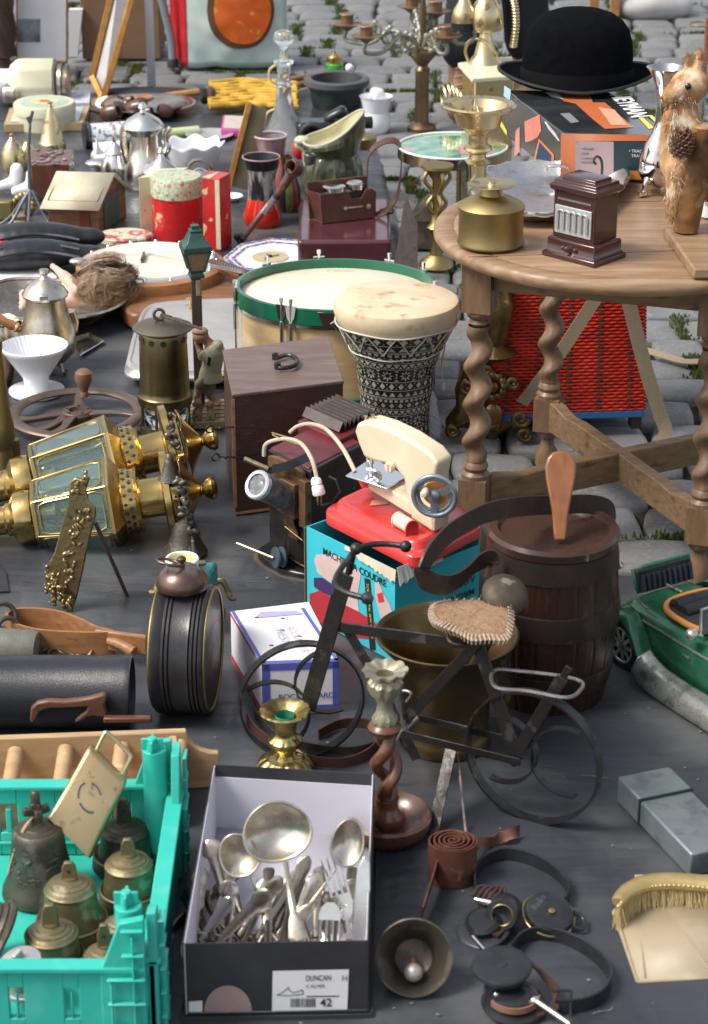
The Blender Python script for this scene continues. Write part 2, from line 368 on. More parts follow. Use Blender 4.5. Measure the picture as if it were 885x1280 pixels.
b=B();rnd=random.Random(77)
for i in range(900):
    x,y=rnd.uniform(-1.1,1.1),rnd.uniform(2.1,YB)
    if x>edge_x(y)-.05:continue
    r=rnd.choice((.0007,.001,.0014,.002));a=rnd.uniform(0,6);c=V((x,y,.0062));b.add([c+V((cos(a+k)*r*(1+.5*(k % 2)),sin(a+k)*r,.0008*(k % 2))) for k in (0,1.2,2.6,4,5.2)],[(0,1,2,3,4)])
def scuff(x,y,a,L,w):
    p=V((x,y,.0066));d=V((cos(a),sin(a),0));n=V((-sin(a),cos(a),0));pts=[p+d*(L*k/6)+n*(.006*noise.noise(V((x*9,y*9,k*.5)))) for k in range(7)]
    b.add([q+n*w for q in pts]+[q-n*w for q in pts],[(k,k+1,8+k,7+k) for k in range(6)])
for i in range(70):
    x,y=rnd.uniform(-1.0,1.0),rnd.uniform(2.1,YB-.4)
    if x<edge_x(y)-.1:scuff(x,y,rnd.uniform(-.5,.9),rnd.uniform(.02,.09),rnd.uniform(.0003,.0006))
struct('grit',b,M('grit_bits',(.3,.27,.22),(.12,.1,.08),.9,0,9),kind='stuff',smooth=0)
# ================================================================ FRONT ROW
# ---- turquoise plastic crate
zr=.115;zp=.185
Pbr=G(200,985,zr);Pfr=G(201,1206,zr)
yb,yf=Pbr.y,Pfr.y;xr=(Pbr.x+Pfr.x)/2;xl=xr-.60;th=.012
t=T('plastic_crate','turquoise plastic crate holding brass bells at the front left corner','crate',(xr-.3,(yb+yf)/2,.004))
b=B();b.box((xr-.3,(yb+yf)/2,.008),.6,yb-yf,.008);t.part('crate_floor',b,teal,bevel=.001)
def slotted(b,p,e,n,L,h0,h1,slots,th=.01): # a wall along e with U-shaped slots cut out
    xs=[0]
    for a,c in slots:xs+=[a,c]
    xs.append(L)
    zs0,zs1=h0+.035,h0+.078
    for i in range(0,len(xs)-1):
        a,c=xs[i],xs[i+1]
        if i % 2==0:b.par(p+e*a+Z*h0,e*(c-a),n*th,Z*(h1-h0))
        else:
            b.par(p+e*a+Z*h0,e*(c-a),n*th,Z*(zs0-h0));b.par(p+e*a+Z*zs1,e*(c-a),n*th,Z*(h1-zs1))
            b.par(p+e*(a+.008)+Z*zs0,e*(c-a-.016),n*th,Z*(zs1-zs0-.008))
sl=[(.02+.075*i,.044+.075*i) for i in range(7)]
def crate_wall(p,e,n,L,slots):
    b=B();slotted(b,p,e,n,L,.012,zr,slots);b.par(p-n*.006+Z*(zr-.001)-e*.0,e*L,n*.022,Z*.006)
    b.par(p-n*.004+Z*.03,e*L,n*.004,Z*.004)
    return b
t.part('side_panel',crate_wall(V((xl,yb,0)),X,Y,.6,[(s0+.05,s1+.05) for s0,s1 in sl]),teal,bevel=.0015)
t.part('side_panel',crate_wall(V((xl,yf,0)),X,-Y,.6,[(.06+.047*i*1.35,.078+.047*i*1.35) for i in range(8)]),teal,bevel=.0015)
t.part('side_panel',crate_wall(V((xr,yf,0)),Y,X,yb-yf,[]),teal,bevel=.0015)
t.part('side_panel',crate_wall(V((xl,yf,0)),Y,-X,yb-yf,[]),teal,bevel=.0015)
for cx,cy,sx,sy in ((xr,yb,-1,-1),(xr,yf,-1,1),(xl,yb,1,-1),(xl,yf,1,1)):
    b=B()
    for e,m in ((V((sx,0,0)),V((0,-sy,0))),(V((0,sy,0)),V((-sx,0,0)))):
        p=V((cx,cy,.01))+m*.002
        b.prism([p,p+e*.052,p+e*.052+Z*(zr-.012),p+e*.028+Z*(zp-.016),p+Z*(zp-.01)],m*.011)
        for k in range(5):b.par(p+m*.013+Z*(.03+.033*k),e*(.044 if k<3 else .026),m*.007,Z*.0025)
        for k in (.012,.038):b.par(p+m*.013+e*k,e*.0025,m*.006,Z*(zp-.03 if k<.03 else zr-.02))
    b.lathe((cx+sx*.02,cy+sy*.018,.012),[(.016,0),(.016,zp-.012)],20)
    b.box((cx+sx*.022,cy+sy*.02,zp+.008),.028,.004,.016);b.box((cx+sx*.022,cy+sy*.02,zp+.0075),.004,.028,.016)
    b.lathe((cx+sx*.022,cy+sy*.02,zp),[(.008,0),(.006,.017)],12)
    t.part('corner_post',b,teal,bevel=.0012)
# ---- bells in the crate
def bell(px,ym,rm,ysh,rsh,mat,label,ytop,hole=True,rings=True,kind='lug',z0=.013,tilt=None,dx=0):
    o=G(px,ym,z0);sc=S(o);hs_=hz(o,ysh)-z0;R=rm*sc*1.04;r=rsh*sc*1.12;ht=hz(o,ytop)-z0
    t=T('brass_bell',label,'bell',o,'brass and bronze bells in the turquoise crate')
    pr=[(R*.93,.0),(R,.004),(R*.985,.010),(R*.93,.018),(R*.84,hs_*.28),(lerp(R,r,.62),hs_*.45),(lerp(R,r,.82),hs_*.65),(r*1.04,hs_*.86),(r*1.0,hs_*.95),(r*.93,hs_)]
    if rings:
        q=[]
        for i,(a,z) in enumerate(pr):
            q.append((a,z))
            if i in (3,7):q+=[(a*1.035,z+.0015),(a*1.035,z+.0035),(a*.99,z+.005)]
        pr=q
    top=[(r*.9,hs_+.001),(r*.80,hs_+.0015),(r*.78,hs_+.003),(r*.6,hs_+.0045),(r*.57,hs_+.006),(r*.3,hs_+.0075),(r*.28,hs_+.010),(0.0001,hs_+.011)]
    b=B();b.lathe(o,pr+top,44,cap=(0,1));b.lathe(o,[(R*.93,0),(R*.9,.004),(R*.76,hs_*.3),(r*.85,hs_*.9),(0.0001,hs_*.95)],32,cap=(0,1))
    body=t.part('bell_body',b,mat)
    k=B();w_=r*.36
    if kind=='star':
        k.box(o+Z*(ht-.035),.012,.012,.03)
        for a in range(4):d=V((cos(a*pi/2+.4),sin(a*pi/2+.4),0));k.bar(o+Z*(ht-.034),o+Z*(ht-.030)+d*.017,.010,.009)
        k.lathe(o+Z*(ht-.024),[(.006,0),(.0065,.016),(.004,.021)],12)
    elif kind=='ring':
        k.tor(o+Z*(hs_+.014),.010,.0038,ax=V((.3,1,0)),seg=22)
        k.lathe(o+Z*hs_,[(.009,0),(.008,.010)],14)
    else:
        A=o+Z*hs_;wv_=w_
        ex=V((cos(dx),sin(dx),0));ey=Z.cross(ex);H_=ht-hs_
        def out(s_):return [A+ex*(-wv_),A+ex*wv_,A+ex*(wv_*.8)+Z*H_*.75,A+ex*(wv_*.45)+Z*H_,A-ex*(wv_*.45)+Z*H_,A-ex*(wv_*.8)+Z*H_*.75]
        k.prism([p-ey*.0035 for p in out(1)],ey*.007)
        if hole:
            h_=B();h_.lathe(A+Z*H_*.62-ey*.0043,[(.0026,0),(.0026,.0086)],12,ax=ey);t.part('lug_hole',h_,blkm)
    t.part('handle',k,mat,bevel=.0012)
    c=B();c.ell(o+Z*.012,.007);c.tube([o+Z*.012,o+Z*hs_*.9],.0018,6);t.part('clapper',c,iron)
    return t,o,R,r,hs_
tb,o,R,r,h_=bell(52,1116,47,1036,28,bronzed,'largest dark bell in the crate, with a raised leaf pattern and star-shaped crown',986,kind='star',rings=False)
b=B();rr=random.Random(4)
for i in range(26):
    a=-pi/2+rr.uniform(-1.1,1.1);z=h_*rr.uniform(.25,.78);Rz=lerp(R*.88,r*1.02,min(1,z/h_*1.15));c=o+V((cos(a)*Rz,sin(a)*Rz,z))
    n=V((cos(a),sin(a),0));u=(n.cross(Z)*rr.uniform(-1,1)+Z*rr.uniform(-.3,1)).normalized()
    b.ell(c,.0035,.0012,.009,R=Matrix((n.cross(u),n,u)).transposed(),seg=8,rings=6)
tb.part('relief',b,bronzed)
b=B();b.tube(spl([o+V((-.005,-.005,h_+.02)),o+V((-.018,-.012,h_+.004)),o+V((-.031,-.018,h_-.03)),o+V((-.038,-.02,h_-.055))],6),.0012,6)
b.tube(spl([o+V((-.003,-.006,h_+.022)),o+V((-.014,-.014,h_+.008)),o+V((-.028,-.02,h_-.02))],6),.001,6);tb.part('string',b,FLAT('jute',(.5,.38,.24),.9))
bell(158,1083,41,1034,25,bronzed,'dark grey bell with thin wire in its handle, behind the others by the crate wall',998)
bell(163,1128,38,1076,25,bronzeg,'greenish brass bell with a slim flat handle beside the right crate wall',1048,hole=False)
bell(91,1166,45,1105,27,bronzeg,'wide-mouthed brass bell with a holed round lug in the middle of the crate',1077)
bell(67,1211,40,1163,28,bronzeg,'brass bell with a tall blunt handle standing behind the front crate wall',1130,hole=False)
bell(133,1228,33,1190,22,bronzeg,'small pale-topped bell beside the front crate corner',1155)
bell(152,1186,30,1154,19,bronze,'smallest bell of the crate, half hidden behind the front corner post',1128,hole=False,dx=1.2)
# two bells lying over
def lying(A,Bq,R,mat,label,r2=.6):
    A,Bq=V(A),V(Bq);L=(Bq-A).length;t=T('brass_bell',label,'bell',(A.x,A.y,.013),'brass and bronze bells in the turquoise crate')
    b=B();b.lathe(A,[(R*.92,0),(R,.004),(R*.97,.008),(R*.86,L*.16),(R*.88,L*.19),(R*.80,L*.27),(R*.82,L*.30),(R*.72,L*.5),(R*.66,L*.66),(R*r2,L*.8),(R*.5,L*.88),(R*.2,L*.92),(.0001,L*.93)],40,ax=Bq-A,cap=(0,1))
    b.lathe(A,[(R*.92,0),(R*.8,.01),(R*.6,L*.6),(.0001,L*.8)],30,ax=Bq-A,cap=(0,1));t.part('bell_body',b,mat)
    d=(Bq-A).normalized();b=B();b.bar(A+d*L*.86,A+d*L*1.12,.014,.007);t.part('handle',b,mat,bevel=.0015)
    return t
lying(G(-4,1178,.056),G(-60,1150,.09),.055,bronzed,'large dark ridged bell lying on its side at the left edge of the picture')
lying(G(36,1232,.04),G(22,1195,.09),.03,pewter,'small tilted grey bell with a dark handle behind the front crate wall',.85)
# cowbell
pl_o=V((0,yb-.125,.016));pl_n=V((0,-1,.40));pa,pb_,pc=[VP(x_,y_,pl_o,pl_n) for x_,y_ in ((60,1022),(111,1072),(108,930))]
ex=(pb_-pa);ez=(pc-pa);ex=ex.normalized();hC=ez.length;ez.normalize();n=ez.cross(ex).normalized()
if n.dot(FWD)<0:n=-n
t=T('cowbell','large golden flat cowbell with a wire loop leaning among the bells','cowbell',pa)
W=(pb_-pa).length*1.02
b=B()
prf=[(-.04,.0,.042),(0.0,.02,.04),(.10,.5,.034),(.16,.93,.028),(.2,.97,.024),(.24,1.,.014)]
ca=pa+ex*W/2
vs=[];fs=[]
for j,(ins,tt,dd) in enumerate(prf):
    hw=W/2*(1-ins*.55);c=ca+ez*hC*tt+n*.02
    rad=.006;pts=[]
    for sx,sy,a0 in ((1,1,0),(-1,1,pi/2),(-1,-1,pi),(1,-1,1.5*pi)):
        for k in range(5):
            a=a0+k*pi/8;pts.append(c+ex*(sx*(hw-rad)+rad*cos(a))+n*(sy*(dd/2-rad)+rad*sin(a)))
    vs+=pts
    if j:fs+=[((j-1)*20+i,(j-1)*20+(i+1) % 20,j*20+(i+1) % 20,j*20+i) for i in range(20)]
fs.append(tuple(range(20))[::-1]);fs.append(tuple((len(prf)-1)*20+i for i in range(20)))
b.add(vs,fs);cow=M('cowbell_brass',(.62,.46,.25),(.54,.38,.19),.38,1,14,.1,200,.1,c3=(.25,.2,.12),s3=60,l3=.6,h3=.72)
t.part('bell_body',b,cow)
top=ca+ez*hC+n*.02
b=B();b.tube(spl([top-ex*.022+ez*-.004,top-ex*.023+ez*.020,top-ex*.018+ez*.027,top+ex*.018+ez*.027,top+ex*.023+ez*.020,top+ex*.022-ez*.004],6),.0028,8);t.part('wire_loop',b,brassp)
b=B();c=ca+ez*hC*.55-n*.0005;pts=[c+ex*.017*cos(a)+ez*.016*sin(a) for a in [i*.28 for i in range(3,21)]]
for i in range(0,17):
    if i in (4,5,11):continue
    b.strap([pts[i],pts[i+1]],.0022,.0012,n)
b2_=B()
for i in range(0,17):
    if i not in (4,5,11):b2_.add([pts[i]*1+ex*0-n*.0,pts[i+1],pts[i+1]+(pts[i+1]-c)*.11,pts[i]+(pts[i]-c)*.11],[(0,1,2,3)])
b2_.v=[p-n*.0012 for p in b2_.v];t.part('painted_ring',b2_,inkn,smooth=0)
# ---- pale wooden rack behind the crate
zt=.085
A0=G(-30,962,zt-.0);A1=G(290,904,zt)
f_=fr((-40,1046),(226,1034),960,.001)
A=G(-60,1050,.004);Bq=G(228,1036,.004);e=(Bq-A).normalized();nn=Z.cross(e)
t=T('wooden_rack','pale wooden rack with round dowels and curved ends behind the turquoise crate','rack',lerp(A,Bq,.5))
L=(Bq-A).length;Dp=.105
b=B();b.par(A,e*L,nn*.012,Z*.062);t.part('front_board',b,woodp,bevel=.002)
A2=A+nn*Dp;L2=L+.005
p0=A2+e*0+Z*0
b=B();out=[A2,A2+e*(L2+.05),A2+e*(L2+.05)+Z*.055] +[A2+e*(L2+.05-.045*sin(a))+Z*(.055+.04*(1-cos(a))) for a in (.3,.6,.9,1.2,1.5)] +[A2+Z*.095]
b.prism(out,nn*.012);t.part('back_board',b,woodp,bevel=.002)
b=B();b.par(A+Z*.001+nn*.012,e*L,nn*(Dp-.012),Z*.008);t.part('bottom_board',b,woodp,bevel=.001)
b=B();q=A+e*(L-.014)
b.prism([q+Z*.009+nn*.012,q+nn*Dp+Z*.009,q+nn*Dp+Z*.088,q+nn*.05+Z*.052,q+nn*.012+Z*.058],e*.012);t.part('end_board',b,woodp,bevel=.002)
for px in (22,84,154,226):
    q=G(px,955,.05);u=(q-A).dot(e);a=A+e*(u-.01)+nn*.010+Z*.045;c=A+e*u+nn*(Dp+.001)+Z*.072
    b=B();b.tube([a,c],.0115,16);t.part('dowel',b,woodp)
# ---- shoe box with cutlery
zb=.12
f=Fr(G(231,1278,0),X,Y,0,0,0)
FL,FRt=G(231,1270,.004),G(460,1266,.004)
BL,BR=G(266,955,zb),G(468,967,zb);BL.z=BR.z=.004
TL=FL+Z*(hz(FL,1180)-.004);zb=TL.z
BL,BR=G(266,955,zb),G(468,967,zb);BL.z=BR.z=.004
t=T('shoe_box','open black shoe box with a size label, full of tarnished cutlery','box',lerp(FL,BR,.5))
def wall(a,c,z0,z1,tk=.0018,off=0.):
    n=Z.cross((c-a).normalized());b=B();b.par(V((a.x,a.y,z0))+n*off,V((c.x-a.x,c.y-a.y,0)),n*tk,Z*(z1-z0));return b
h_=zb
t.part('box_wall',wall(FL,FRt,.004,h_),blkcard,label='front wall of the shoe box')
t.part('box_wall',wall(FRt,BR,.004,h_),blkcard);t.part('box_wall',wall(BR,BL,.004,h_),blkcard);t.part('box_wall',wall(BL,FL,.004,h_),blkcard)
t.part('inner_lining',wall(FL,FRt,.006,h_-.001,.0012,.0018),lilac);t.part('inner_lining',wall(FRt,BR,.006,h_-.0005,.0012,.0018),lilac)
t.part('inner_lining',wall(BL,FL,.006,h_-.0005,.0012,.0018),lilac);t.part('inner_lining',wall(BR,BL,.006,h_-.018,.0012,.0018),lilac)
b=B();b.add([FL+Z*.004,FRt+Z*.004,BR+Z*.004,BL+Z*.004],[(0,1,2,3)]);t.part('box_floor',b,lilac,solid=.002)
# lid under the box
ef=(FRt-FL).normalized();nf=-Z.cross(ef)
b=B();q=[FL-ef*.006+nf*.010,FRt+ef*.005+nf*.010,BR+ef*.006-nf*.0,BL-ef*.006-nf*.0]
for i in range(4):a,c=q[i],q[(i+1) % 4];n=Z.cross((c-a).normalized());b.par(V((a.x,a.y,.002)),V((c.x-a.x,c.y-a.y,0)),n*.002,Z*.007)
t.part('box_lid',b,blkcard)
def FP(px,py,off=.0012):return VP(px,py,FL,nf)+nf*off
lb=paper
b=B();b.add([FP(340,1263),FP(434,1261),FP(436,1211),FP(341,1213)],[(0,1,2,3)]);t.part('size_label',b,lb,smooth=0)
LE=(FP(434,1261)-FP(340,1263)).normalized();mpx=(FP(434,1261)-FP(340,1263)).length/94
txt(t,'DUNCAN',1,FP(382,1225,.0016),LE,Z,ink,wd=31*mpx,size=.011,bold=.01)
txt(t,'H',1,FP(427,1225,.0016),LE,Z,ink,wd=6*mpx,size=.011)
txt(t,'X ALMER',1,FP(382,1234,.0016),LE,Z,ink,wd=24*mpx,size=.007)
txt(t,'42',1,FP(400,1257,.0016),LE,Z,ink,wd=15*mpx,size=.016,bold=.02)
b=B();rr=random.Random(9);xx=363.
while xx<394:
    w_=rr.choice((.5,.8,1.3));b.add([FP(xx,1258,.0016),FP(xx+w_,1258,.0016),FP(xx+w_,1247,.0016),FP(xx,1247,.0016)],[(0,1,2,3)]);xx+=w_+rr.choice((.7,1.1))
b.add([FP(383,1245.5,.0016),FP(424,1245,.0016),FP(424,1243.5,.0016),FP(383,1244,.0016)],[(0,1,2,3)])
s_=[(346,1243),(352,1240),(358,1236),(360,1233),(362,1237),(366,1240),(374,1238),(378,1236),(379,1242),(360,1243.5)]
for a,c in zip(s_,s_[1:]+s_[:1]):b.strap([FP(*a,.0016),FP(*c,.0016)],.0009,.0002,nf.cross(LE))
t.part('barcode',b,ink,smooth=0)
b=B();b.add([FP(285+30*cos(a)*1,1264-0-(33*max(0,sin(a))),.0012) for a in [i*pi/16 for i in range(17)]],[tuple(range(17))]);t.part('printed_shape',b,FLAT('shoe_print',(.34,.25,.22)),smooth=0)
b=B();b.add([FP(236,1264,.0014),FP(253,1264,.0014),FP(253,1250,.0014),FP(236,1251,.0014)],[(0,1,2,3)]);t.part('sticker',b,paper,smooth=0)
# cutlery
CG='pieces of old cutlery in the shoe box'
def utensil(name,label,cat,A,Bq,bowl,hw=.0055,mat=silvert,kind='spoon',end=.0115,arch=.006):
    """A: handle end, Bq: where the bowl begins; bowl=(center, rx, ry)"""
    A,Bq=V(A),V(Bq);t=T(name,label,cat,A,CG);d=(Bq-A).normalized();L=(Bq-A).length
    n=(-FWD-d*(-FWD).dot(d)).normalized();sd_=d.cross(n)
    b=B();N=18
    def hfn(u,v):
        s_=v;w_=end*.62*(1-min(1,s_/.28))**.6+hw*(.55+.0*s_) if s_<.28 else hw*(.5+.1*sin(s_*6))
        if s_<.06:w_ *= .45+.55*sqrt(max(0,1-((.06-s_)/.06)**2))
        th_=.0016 if s_<.3 else .0024
        a=2*pi*u;return A+d*(L*s_)+n*(arch*sin(pi*s_)+th_*sin(a))+sd_*(w_*cos(a))
    b.grid(hfn,10,N*2,cu=True);b.f.append(tuple(range(10))[::-1]);t.part('handle',b,mat)
    c,rx,ry,ax_,nrm,depth_=bowl
    if kind=='spoon':
        ax_=V(ax_).normalized();nrm=V(nrm);nrm=(nrm-ax_*nrm.dot(ax_)).normalized();sx_=ax_.cross(nrm)
        b=B()
        def bf(u,v):
            a=2*pi*u;r_=v;e_=ry*(1+.12*cos(a))
            return c+ax_*(e_*cos(a)*r_)+sx_*(rx*sin(a)*r_)-nrm*(depth_*(1-r_*r_))
        b.grid(bf,40,12,cu=True);ob=t.part('bowl',b,mat,solid=.0016,smooth=80)
    elif kind=='fork':
        ax_=V(ax_).normalized();nrm=V(nrm);sx_=ax_.cross(nrm).normalized();nrm=sx_.cross(ax_)
        b=B();ps=[(-.2,.35),(0,.8),(.25,1),(.5,1)]
        b.strap([c+ax_*(ry*(p-.5)) for p,_ in ps],[rx*2*w_ for _,w_ in ps],.0022,sx_)
        for k in range(4):
            x_=(k-1.5)/1.5*rx*.86;b.tube(spl([c+sx_*x_+ax_*(-.02*ry)+nrm*0,c+sx_*x_+ax_*ry*.5-nrm*.003,c+sx_*x_+ax_*ry*1.05+nrm*.001],5),[.0019]*5+[.0018,.0016,.0014,.0012,.001,.0006],8)
        t.part('tines',b,mat)
    return t
cdir=(-FWD)
def up_cut(px,py,z):return G(px,py,z)
# ladles
c1=G(347,1044,.155);utensil('soup_ladle','largest silver ladle, its round bowl resting on top of the cutlery pile','ladle',G(374,1176,.10),G(357,1078,.148),(c1,44*S(c1),38*S(c1),UP+X*-.25,cdir+Z*.1,.022),hw=.008,mat=silvert,end=.013,arch=.014)
c1=G(300,1072,.125);utensil('soup_ladle','smaller tarnished ladle lying behind the largest ladle','ladle',G(330,1140,.06),G(315,1095,.11),(c1,26*S(c1),28*S(c1),UP-X*.5,cdir-X*.1,.015),mat=silvert)
c1=G(434,1057,.13);utensil('serving_spoon','serving spoon with a bright oval bowl leaning in the right corner of the shoe box','spoon',G(374,1150,.075),G(420,1085,.12),(c1,21*S(c1),31*S(c1),UP+X*.2,cdir,.010),mat=silvert)
c1=G(268,1075,.10)
utensil('table_fork','silver fork with four tines pointing up at the right of the shoe box','fork',G(440,1172,.03),G(431,1130,.105),(G(425,1118,.115),.0125,.045,UP+X*-.28,cdir,0),kind='fork',hw=.007,mat=silver)
utensil('table_fork','silver fork lying on its back below the other fork','fork',G(428,1140,.10),G(413,1146,.105),(G(412,1150,.105),.013,.03,-UP-X*.05,cdir,0),kind='fork',hw=.006,mat=silver)
t2=T('table_knife','white-bladed knife standing against the right wall of the shoe box','knife',G(452,1150,.08),CG)
kp=[(440,1176),(443,1120),(447,1085),(455,1070),(462,1078),(463,1110),(456,1174)]
b=B();P0=G(452,1120,.10);b.prism([VP(x,y,P0,cdir) for x,y in kp],cdir*.0025);t2.part('blade',b,silver,bevel=.0008)
hand=[((287,1178),(286,1098),.01,.105,silver,.013),((252,1176),(290,1120),.02,.095,silver,.010),((270,1180),(338,1112),.02,.1,silvert,.012),
        ((243,1172),(252,1085),.02,.08,silverd,.012),((283,1130),(262,1050),.04,.10,silverd,.015),((300,1170),(352,1095),.02,.09,silverd,.010),
        ((345,1160),(385,1070),.02,.09,silverd,.010),((322,1175),(372,1090),.02,.07,silverd,.010),((362,1168),(398,1092),.02,.08,silvert,.011),
        ((262,1165),(300,1060),.02,.06,silverd,.012),((336,1178),(330,1100),.02,.07,silverd,.012),((396,1172),(400,1085),.02,.07,silverd,.012),((408,1165),(446,1100),.01,.06,silverd,.012),((240,1150),(300,1080),.01,.05,silverd,.012)]
ds=['wide worn spoon handle at the front of the shoe box','slim bright handle crossing at the lower left of the cutlery','bluish spoon handle beside the wide worn handle','dark handle standing along the left wall of the shoe box','dark ornate handle in the back left of the cutlery pile',
      'dark handle pointing up below the small ladle','dark handle lying right of the ladle handle','dark handle deep under the largest ladle','tarnished handle beside the serving spoon','dark handle leaning behind the small ladle','dark handle in the middle of the pile, under the bluish one','dark handle standing behind the forks','dark handle lying under the knife blade','dark handle at the bottom of the pile along the left side']
for (a,c,za,zc,m_,en),dsc in zip(hand,ds):
    # big end is at the top (visible end), thin neck going down into the pile
    topP=G(c[0],c[1],zc);lowP=G(a[0],a[1],za);t2=T('spoon',dsc,'spoon',lowP,CG)
    d=(lowP-topP).normalized();L=(lowP-topP).length;n=(-FWD-d*(-FWD).dot(d)).normalized();sdv=d.cross(n);b=B()
    def hfn(u,v):
        w_=en*.95*sqrt(max(0.02,1-((v-.16)/.165)**2)) if v<.25 else lerp(.0085,.0045,(v-.25)/.75)
        if v<.32 and v>.2:w_=max(w_,.006)
        a_=2*pi*u;return topP+d*(L*v)+n*(.0018*sin(a_)+.004*cos(v*5))+sdv*(w_*cos(a_))
    b.grid(hfn,10,30,cu=True);b.f+=[tuple(range(10))[::-1]];t2.part('handle',b,m_)
    b=B();bc=lowP+d*.012
    b.grid(lambda u,v:bc+d*(.026*cos(2*pi*u)*v)+sdv*(.016*sin(2*pi*u)*v)-n*(.006*(1-v*v)),20,6,cu=True);t2.part('bowl',b,m_,solid=.0014)
rr=random.Random(77)
for k_ in range(16):
    x0_=246+k_*12.5+rr.uniform(-5,5);A_=G(x0_,1178,rr.uniform(.01,.03));Bq_=G(x0_+rr.uniform(-32,32),rr.uniform(1080,1125),rr.uniform(.035,.06))
    b=B();d=(Bq_-A_).normalized();n=(-FWD-d*(-FWD).dot(d)).normalized();sv=d.cross(n);L=(Bq_-A_).length;e_=rr.uniform(.008,.012)
    b.grid(lambda u,v:A_+d*(L*v)+n*(.002*sin(2*pi*u))+sv*((.0035+(e_-.0035)*max(0,(v-.55)/.45)**1.4*(1 if v<.97 else .6))*cos(2*pi*u)),10,24,cu=True);b.f.append(tuple(24*10+i for i in range(10)))
    one('spoon','blackened cutlery handle at the bottom of the pile in the shoe box','spoon',A_,b,M('blackened_silver',(.22,.19,.15),(.09,.08,.065),.35,1,40,.2) if 'blackened_silver' not in MATS else MATS['blackened_silver'],'blackened cutlery at the bottom of the shoe box')
# ---- small brass candle holder behind the box
o=G(357,960,.004)
t=T('candle_holder','short gilded brass candle holder with a leafy rim behind the shoe box','candlestick',o)
b=B();b.lat(o,[(33,960),(35,955),(30,950),(24,947),(20,950),(12,948),(9,943),(11,938),(20,930),(21,924),(15,919),(13,915),(15,905),(17,896),(22,893),(31,889),(30,887)],seg=120,cap=(1,0));b.lat(o,[(30,887),(16,893),(13,897),(12,915),(.1,916)],seg=120,cap=(0,0))
b.v=[V((p.x,p.y,p.z)) if True else p for p in b.v]
for i,p in enumerate(b.v):
    r_=(V((p.x,p.y))-V((o.x,o.y))).length;a=atan2(p.y-o.y,p.x-o.x)
    if r_>19*S(o):k=1+.035*abs(cos(a*7));p.z+=.0010*abs(cos(a*7));p.x=o.x+(p.x-o.x)*k;p.y=o.y+(p.y-o.y)*k
t.part('holder',b,M('worn_gilt_brass',(.58,.47,.2),(.42,.33,.13),.32,1,50,.3,200,.1))
b=B();b.lat(o,[(11.5,893),(12.2,897),(11.6,910),(.1,911)],cap=(0,0));t.part('verdigris',b,FLAT('verdigris',(.03,.25,.16),.7))
# ---- twisted wooden candlestick
o=G(484,1040,.004);t=T('twisted_candlestick','open-twist wooden candlestick with a brass candle cup on a round dish base','candlestick',o)
b=B();b.lat(o,[(44,1040),(50,1036),(55,1026),(56,1018),(53,1015),(50,1019),(42,1028),(26,1033),(18,1031),(23,1024),(22,1016),(15,1009),(14,1003),(15,997)]);t.part('dish_base',b,woodr)
sc=S(o)
for ph in (0,pi):
    b=B();pts=[]
    z0_,z1_=hz(o,1000),hz(o,917)
    for i in range(33):
        tt=i/32;a=ph+tt*pi*1.9;r_=12.5*sc*(sin(pi*tt)**.4 if 0<tt<1 else .15);pts.append(V((o.x-4*sc*tt+r_*cos(a),o.y+r_*sin(a),lerp(z0_,z1_,tt))))
    b.tube(pts,8.5*sc,12,sq=.8);t.part('twist_strand',b,woodr)
o2=o+X*(-4*sc)
b=B();b.lat(o2,[(10,920),(18,914),(21,908),(17,903),(12,901)]);t.part('collar',b,woodr)
b=B();b.lat(o2,[(15,902),(15,896),(11,890),(9,880),(12,872),(20,863),(21,853),(16,847),(18,843),(27,839),(27,836)],seg=100,cap=(1,0));b.lat(o2,[(27,836),(13,840),(11,842),(10,856),(.1,857)],seg=100,cap=(0,0))
for p in b.v:
    r_=(V((p.x,p.y))-V((o2.x,o2.y))).length;a=atan2(p.y-o2.y,p.x-o2.x)
    if r_>15*sc:k=1+.05*cos(a*10);p.x=o2.x+(p.x-o2.x)*k;p.y=o2.y+(p.y-o2.y)*k;p.z+=.0015*sin(a*10)
t.part('candle_cup',b,M('old_brass_cup',(.42,.39,.28),(.3,.28,.19),.5,.7,30,.3,150,.1))
# ---- rolled leather belt
o=G(565,1085,.004);t=T('leather_belt','rolled reddish-brown leather belt standing on edge with both ends loose','belt',o)
lth=M('red_leather',(.13,.05,.032),(.075,.028,.02),.45,0,40,.4,300,.1,c3=(.2,.09,.06),s3=50)
b=B();hh=hz(o,1040);cB=G(566,1051,hh-.0)
cB=V((cB.x,cB.y,0));pts=[cB+V((cos(a),sin(a),0))*(.0025+.00098*a*1.02)+Z*(hh/2+.003) for a in [i*.3 for i in range(0,86)]]
b.strap(pts,hh-.002,.0022,Z)
ring=[cB+V((cos(a)*.031,sin(a)*.027,0))+Z*(hh/2+.002) for a in [2*pi*i/30+.6 for i in range(31)]]
b.strap(ring,hh-.004,.0022,Z);t.part('coil',b,lth)
b=B();p=[(546,1078,.03),(541,1098,.03),(534,1120,.03),(527,1143,.025)];pts=spl([G(x,y,z) for x,y,z in p],6);b.strap(pts,.026,.0022,Z*1+X*.15);t.part('loose_end',b,lth)
b=B();p=[(586,1065,.022),(597,1054,.018),(612,1053,.012),(626,1047,.013),(640,1042,.016),(649,1037,.016)];pts=spl([G(x,y,z) for x,y,z in p],6)
ups=[lerp(Z,(Y*1+Z*.6),.5+.5*sin(i*.35)) for i in range(len(pts))];b.strap(pts,.016,.002,ups);t.part('loose_end',b,lth)
